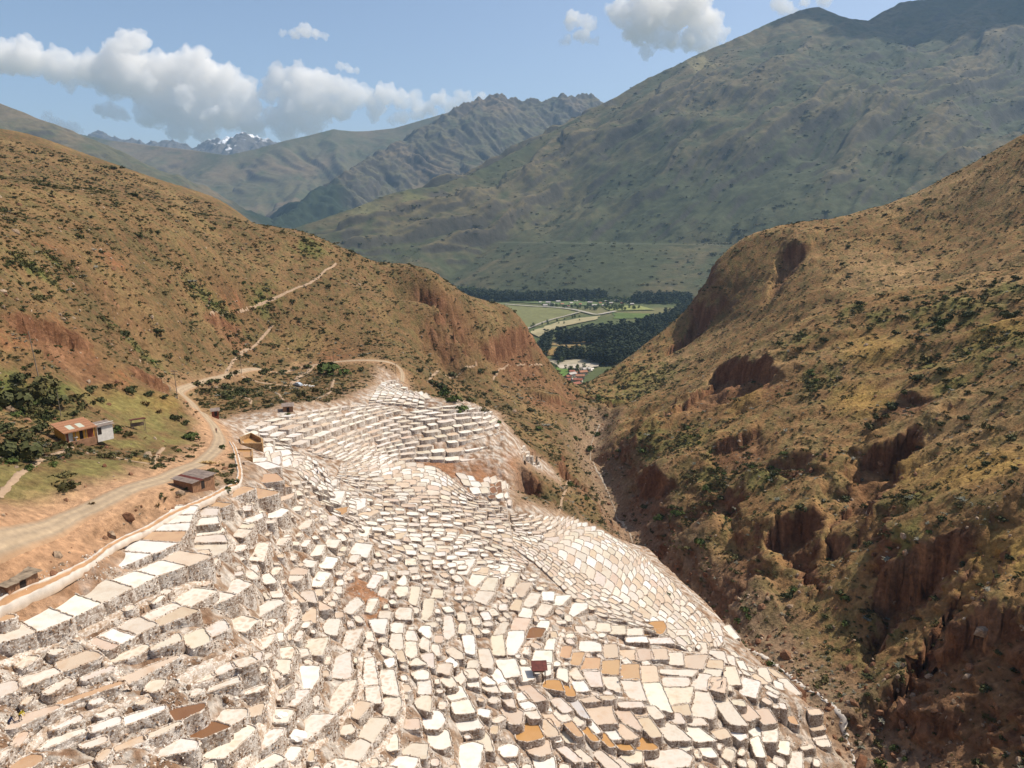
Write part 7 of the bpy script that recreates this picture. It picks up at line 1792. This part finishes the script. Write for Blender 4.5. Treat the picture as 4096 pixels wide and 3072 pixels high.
for lbl, q, cnt, hr, kind in BELTS:
    qa = np.array(q, float)
    pts_ = []
    while len(pts_) < cnt:
        a = rt.uniform(qa[:, 0].min(), qa[:, 0].max()); b = rt.uniform(qa[:, 1].min(), qa[:, 1].max())
        if poly_sd(np.array([a]), np.array([b]), qa)[0] < 0: pts_.append((a, b))
    pts_.sort()
    for i, (a, b) in enumerate(pts_):
        p = on_valley([(a, b)])[0]
        e_ = empty('eucalyptus_tree' if kind == 0 else 'round_tree', (p[0], p[1], VALLEY + 0.2), rt.uniform(0, 6.28))
        hh = rt.uniform(*hr); wx_ = 1.7 if kind == 0 else 1.1; e_.scale = (hh * wx_ * rt.uniform(0.85, 1.25), hh * wx_ * rt.uniform(0.85, 1.25), hh)
        tag(e_, nth(i + 1) + (' dark eucalyptus from the left in ' if kind == 0 else ' low green tree from the left of ') + lbl, 'tree', 'trees of ' + lbl)
        c_ = bpy.data.objects.new('crown', TC[(rt.randrange(4) if kind == 0 else 4 + rt.randrange(2))]); COL.objects.link(c_); c_.parent = e_
        t_ = bpy.data.objects.new('trunk', TT); COL.objects.link(t_); t_.parent = e_; ntree += 1
# the rest of the woods stand behind those trees as one mass
wq = []
for lbl, q, cnt, hr, kind in BELTS:
    if kind == 0:
        qa = np.array(q, float)
        for _ in range(cnt * 14):
            a = rt.uniform(qa[:, 0].min() - 4, qa[:, 0].max() + 4); b = rt.uniform(qa[:, 1].min(), qa[:, 1].max())
            if poly_sd(np.array([a]), np.array([b]), qa)[0] < 0.6: wq.append((a, b, rt.uniform(hr[0] * 0.7, hr[1] * 0.9)))
for _ in range(520):
    a = rt.uniform(440, 700); b = np.interp(a, [440, 500, 560, 630, 690], [288, 293, 298, 301, 302]) + rt.uniform(-1.0, 3.5)
    wq.append((a, b, rt.uniform(7, 17)))
wq = wq[:2600]; wa = np.array(wq); wp = on_valley(wa[:, :2]); wp[:, 2] = VALLEY + 0.2; nw = len(wa)
TCP = [bpy.data.objects.new('woodland_tree_%d' % k, m_) for k, m_ in enumerate(TC)]
o = scatter('far_woods', TCP, wp, np.c_[np.zeros((nw, 2)), RNG.uniform(0, 6.28, nw)], np.c_[wa[:, 2] * 1.6, wa[:, 2] * 1.6, wa[:, 2]], np.where(wa[:, 2] > 14, RNG.integers(0, 4, nw), RNG.integers(3, 6, nw)))
tag(o, 'massed dark trees filling the valley woods', 'woods', kind='stuff')
# scrub and scattered woods on the big mountain: too far to tell apart
NM = 30000
mx_ = RNG.uniform(-1700, 3600, NM); my_ = RNG.uniform(2250, 4900, NM); mz_ = H_big(mx_, my_)
dn_ = fbm(mx_ / 260, my_ / 260, 4, 151)
kp = (mz_ > VALLEY + 6) & (RNG.random(NM) < 0.30 + 0.9 * dn_)
MPt = np.stack([mx_, my_, mz_ - 0.5], -1)[kp]
kp = in_view(MPt); MPt = MPt[kp]; n = len(MPt)
ms = np.exp(RNG.normal(1.95, 0.5, n))
o = scatter('mountain_scrub', [P_SHRUB[0], P_SHRUB[2]], MPt, np.c_[np.zeros((n, 2)), RNG.uniform(0, 6.28, n)], np.stack([ms, ms, ms * 0.7], -1), RNG.integers(0, 2, n))
tag(o, 'far scrub dotting the big mountain slope', 'scrub', kind='stuff')
# ------------------------------------------------------------------ clouds
from mathutils import noise as mnoise
M_cloud = bpy.data.materials.new('cloud_vapour'); M_cloud.use_nodes = True
cn_ = M_cloud.node_tree
for n_ in list(cn_.nodes):
    if n_.type == 'BSDF_PRINCIPLED': cn_.nodes.remove(n_)
cv = cn_.nodes.new('ShaderNodeVolumePrincipled'); cv.inputs['Color'].default_value = (1, 0.985, 0.96, 1); cv.inputs['Density'].default_value = 0.005; cv.inputs['Anisotropy'].default_value = 0.0
cn_.links.new(cv.outputs[0], [n_ for n_ in cn_.nodes if n_.type == 'OUTPUT_MATERIAL'][0].inputs['Volume'])
CD = 13600.0
def cloud(name, blobs, seed, lab, voxel=33, dist=CD, world=None, grain=1.0, mat=None):
    rg = random.Random(seed)
    bm = bmesh.new()
    c0 = world if world is not None else ray(np.mean([b[0] for b in blobs]), np.mean([b[1] for b in blobs])) * dist
    for b in blobs:
        if world is not None:
            c = np.array(b[:3], float); R = b[3]
        else:
            c = ray(b[0], b[1]) * dist - c0; R = b[2] * dist / FPX
        parts = [(c, R)]
        for k in range(11):
            d = Vector((rg.gauss(0, 1), rg.gauss(0, 0.6), abs(rg.gauss(0, 0.8)) - 0.25)).normalized()
            parts.append((c + np.array(d) * R * 0.78, R * rg.uniform(0.28, 0.55)))
        for q, r_ in parts:
            mtx = Matrix.Translation(Vector(q)) @ Matrix.Diagonal((r_, r_ * 0.8, r_ * 0.85, 1))
            bmesh.ops.create_icosphere(bm, subdivisions=2, radius=1.0, matrix=mtx)
    me = bpy.data.meshes.new(name); bm.to_mesh(me); bm.free()
    o = bpy.data.objects.new(name, me); COL.objects.link(o)
    md = o.modifiers.new('r', 'REMESH'); md.mode = 'VOXEL'; md.voxel_size = voxel
    dg = bpy.context.evaluated_depsgraph_get(); dg.update()
    m2 = bpy.data.meshes.new_from_object(o.evaluated_get(dg)); bpy.data.objects.remove(o)
    n = len(m2.vertices); co = np.empty(n * 3, np.float32); m2.vertices.foreach_get('co', co); co = co.reshape(-1, 3)
    nr = np.empty(n * 3, np.float32); m2.vertex_normals.foreach_get('vector', nr); nr = nr.reshape(-1, 3)
    f = 1 / (175.0 * grain)
    dsp = np.array([mnoise.fractal(Vector(c * f), 0.75, 2.1, 5) for c in co])
    co = co + nr * (dsp * 105.0 * grain)[:, None]
    m2.vertices.foreach_set('co', co.ravel()); m2.update()
    m2.materials.clear(); m2.materials.append(mat or M_cloud)
    o = bpy.data.objects.new(name, m2); COL.objects.link(o); o.location = tuple(c0)
    return tag(o, lab, 'cloud', 'white clouds')
cloud('cloud', [(5, 58, 20), (30, 62, 18), (25, 50, 14), (55, 68, 16), (60, 60, 12), (85, 72, 18), (85, 60, 10), (110, 70, 20), (120, 55, 20), (132, 45, 14), (140, 40, 8), (135, 75, 24), (115, 85, 18), (150, 90, 22), (165, 78, 22), (180, 70, 20), (195, 62, 16), (205, 75, 20), (215, 88, 20), (228, 80, 16), (240, 95, 18), (250, 108, 14), (190, 95, 24), (170, 110, 20), (150, 116, 14), (200, 118, 20), (225, 115, 20), (245, 122, 14), (180, 130, 14), (205, 135, 12), (105, 112, 10), (120, 116, 9), (70, 82, 9)], 1, 'longest heaped white cloud over the snowy peak', 38)
cloud('cloud', [(272, 92, 12), (285, 82, 16), (300, 78, 16), (318, 82, 16), (300, 98, 20), (320, 100, 18), (335, 88, 12), (350, 95, 14), (365, 98, 12), (340, 108, 14), (320, 115, 14), (295, 118, 18), (275, 120, 14), (285, 132, 12), (385, 96, 12), (400, 100, 10), (415, 100, 9), (440, 99, 9), (462, 98, 8), (480, 97, 7), (375, 112, 10), (425, 106, 8), (450, 106, 8), (255, 128, 10), (310, 130, 10)], 2, 'flat-topped white cloud bank left of the jagged mountain', 36)
cloud('cloud', [(575, 20, 10), (590, 24, 8), (583, 38, 8), (566, 42, 6), (595, 42, 5), (625, 15, 16), (640, 30, 18), (655, 12, 20), (680, 14, 20), (700, 20, 18), (712, 25, 12), (650, 2, 18), (690, 0, 20), (665, 38, 14), (690, 42, 14), (705, 45, 12), (645, 52, 8), (720, 34, 7)], 3, 'ragged white cloud at the top of the sky', 33)
cloud('cloud', [(305, 31, 8), (295, 34, 6), (315, 34, 6), (325, 36, 4), (283, 33, 4)], 4, 'smallest lone puff of cloud in the open sky', 25, grain=0.5)
cloud('cloud', [(785, 8, 9), (778, 2, 8), (792, 12, 6), (825, 0, 8), (805, 2, 6)], 5, 'scrap of cloud above the big summit ridge', 25, grain=0.5)
cloud('cloud', [(340, 66, 5), (350, 69, 5), (356, 71, 4)], 6, 'thin scrap of cloud above the cloud bank', 22, grain=0.4)
cloud('cloud', [(60, 125, 8), (72, 130, 8), (48, 118, 6)], 7, 'low cloud behind the brown mountain shoulder', 25, grain=0.5)
cloud('cloud', [(400, 118, 8), (418, 114, 8), (432, 112, 6), (392, 122, 5)], 8, 'low cloud strip behind the hazy mountain', 25, grain=0.5)
# the cloud overhead whose shadow lies on the summit
base_ = ray(905, 32) * 4950.0
M_cloud2 = M_cloud.copy(); M_cloud2.name = 'dense_cloud_vapour'
[n_ for n_ in M_cloud2.node_tree.nodes if n_.type == 'PRINCIPLED_VOLUME'][0].inputs['Density'].default_value = 0.012
cc_ = base_ + np.array(sun_dir) * 2700.0
cloud('cloud', [(-520, 0, 0, 300), (-220, 60, 20, 400), (120, 0, 0, 420), (420, 80, 10, 380), (680, -20, 0, 300), (100, 300, 0, 340), (-280, -240, 0, 260), (330, -260, 0, 300)], 9, 'cloud high over the big summit, outside the view', 50, world=cc_, grain=1.2, mat=M_cloud2)
S.cycles.volume_bounces = 16
S.cycles.max_bounces = 18
# ------------------------------------------------------------------ haze
hz_ = MB().box(-9000, 9000, -600, 12600, VALLEY - 60, 1900)
M_haze = bpy.data.materials.new('haze_air'); M_haze.use_nodes = True
hn = M_haze.node_tree
for n_ in list(hn.nodes):
    if n_.type == 'BSDF_PRINCIPLED': hn.nodes.remove(n_)
vv = hn.nodes.new('ShaderNodeVolumePrincipled'); vv.inputs['Color'].default_value = (0.46, 0.71, 1.0, 1); vv.inputs['Density'].default_value = 3.9e-5; vv.inputs['Anisotropy'].default_value = 0.1
hn.links.new(vv.outputs[0], [n_ for n_ in hn.nodes if n_.type == 'OUTPUT_MATERIAL'][0].inputs['Volume'])
hz = hz_.build('haze', M_haze); tag(hz, 'thin blue haze filling the valley air', 'haze', kind='stuff')
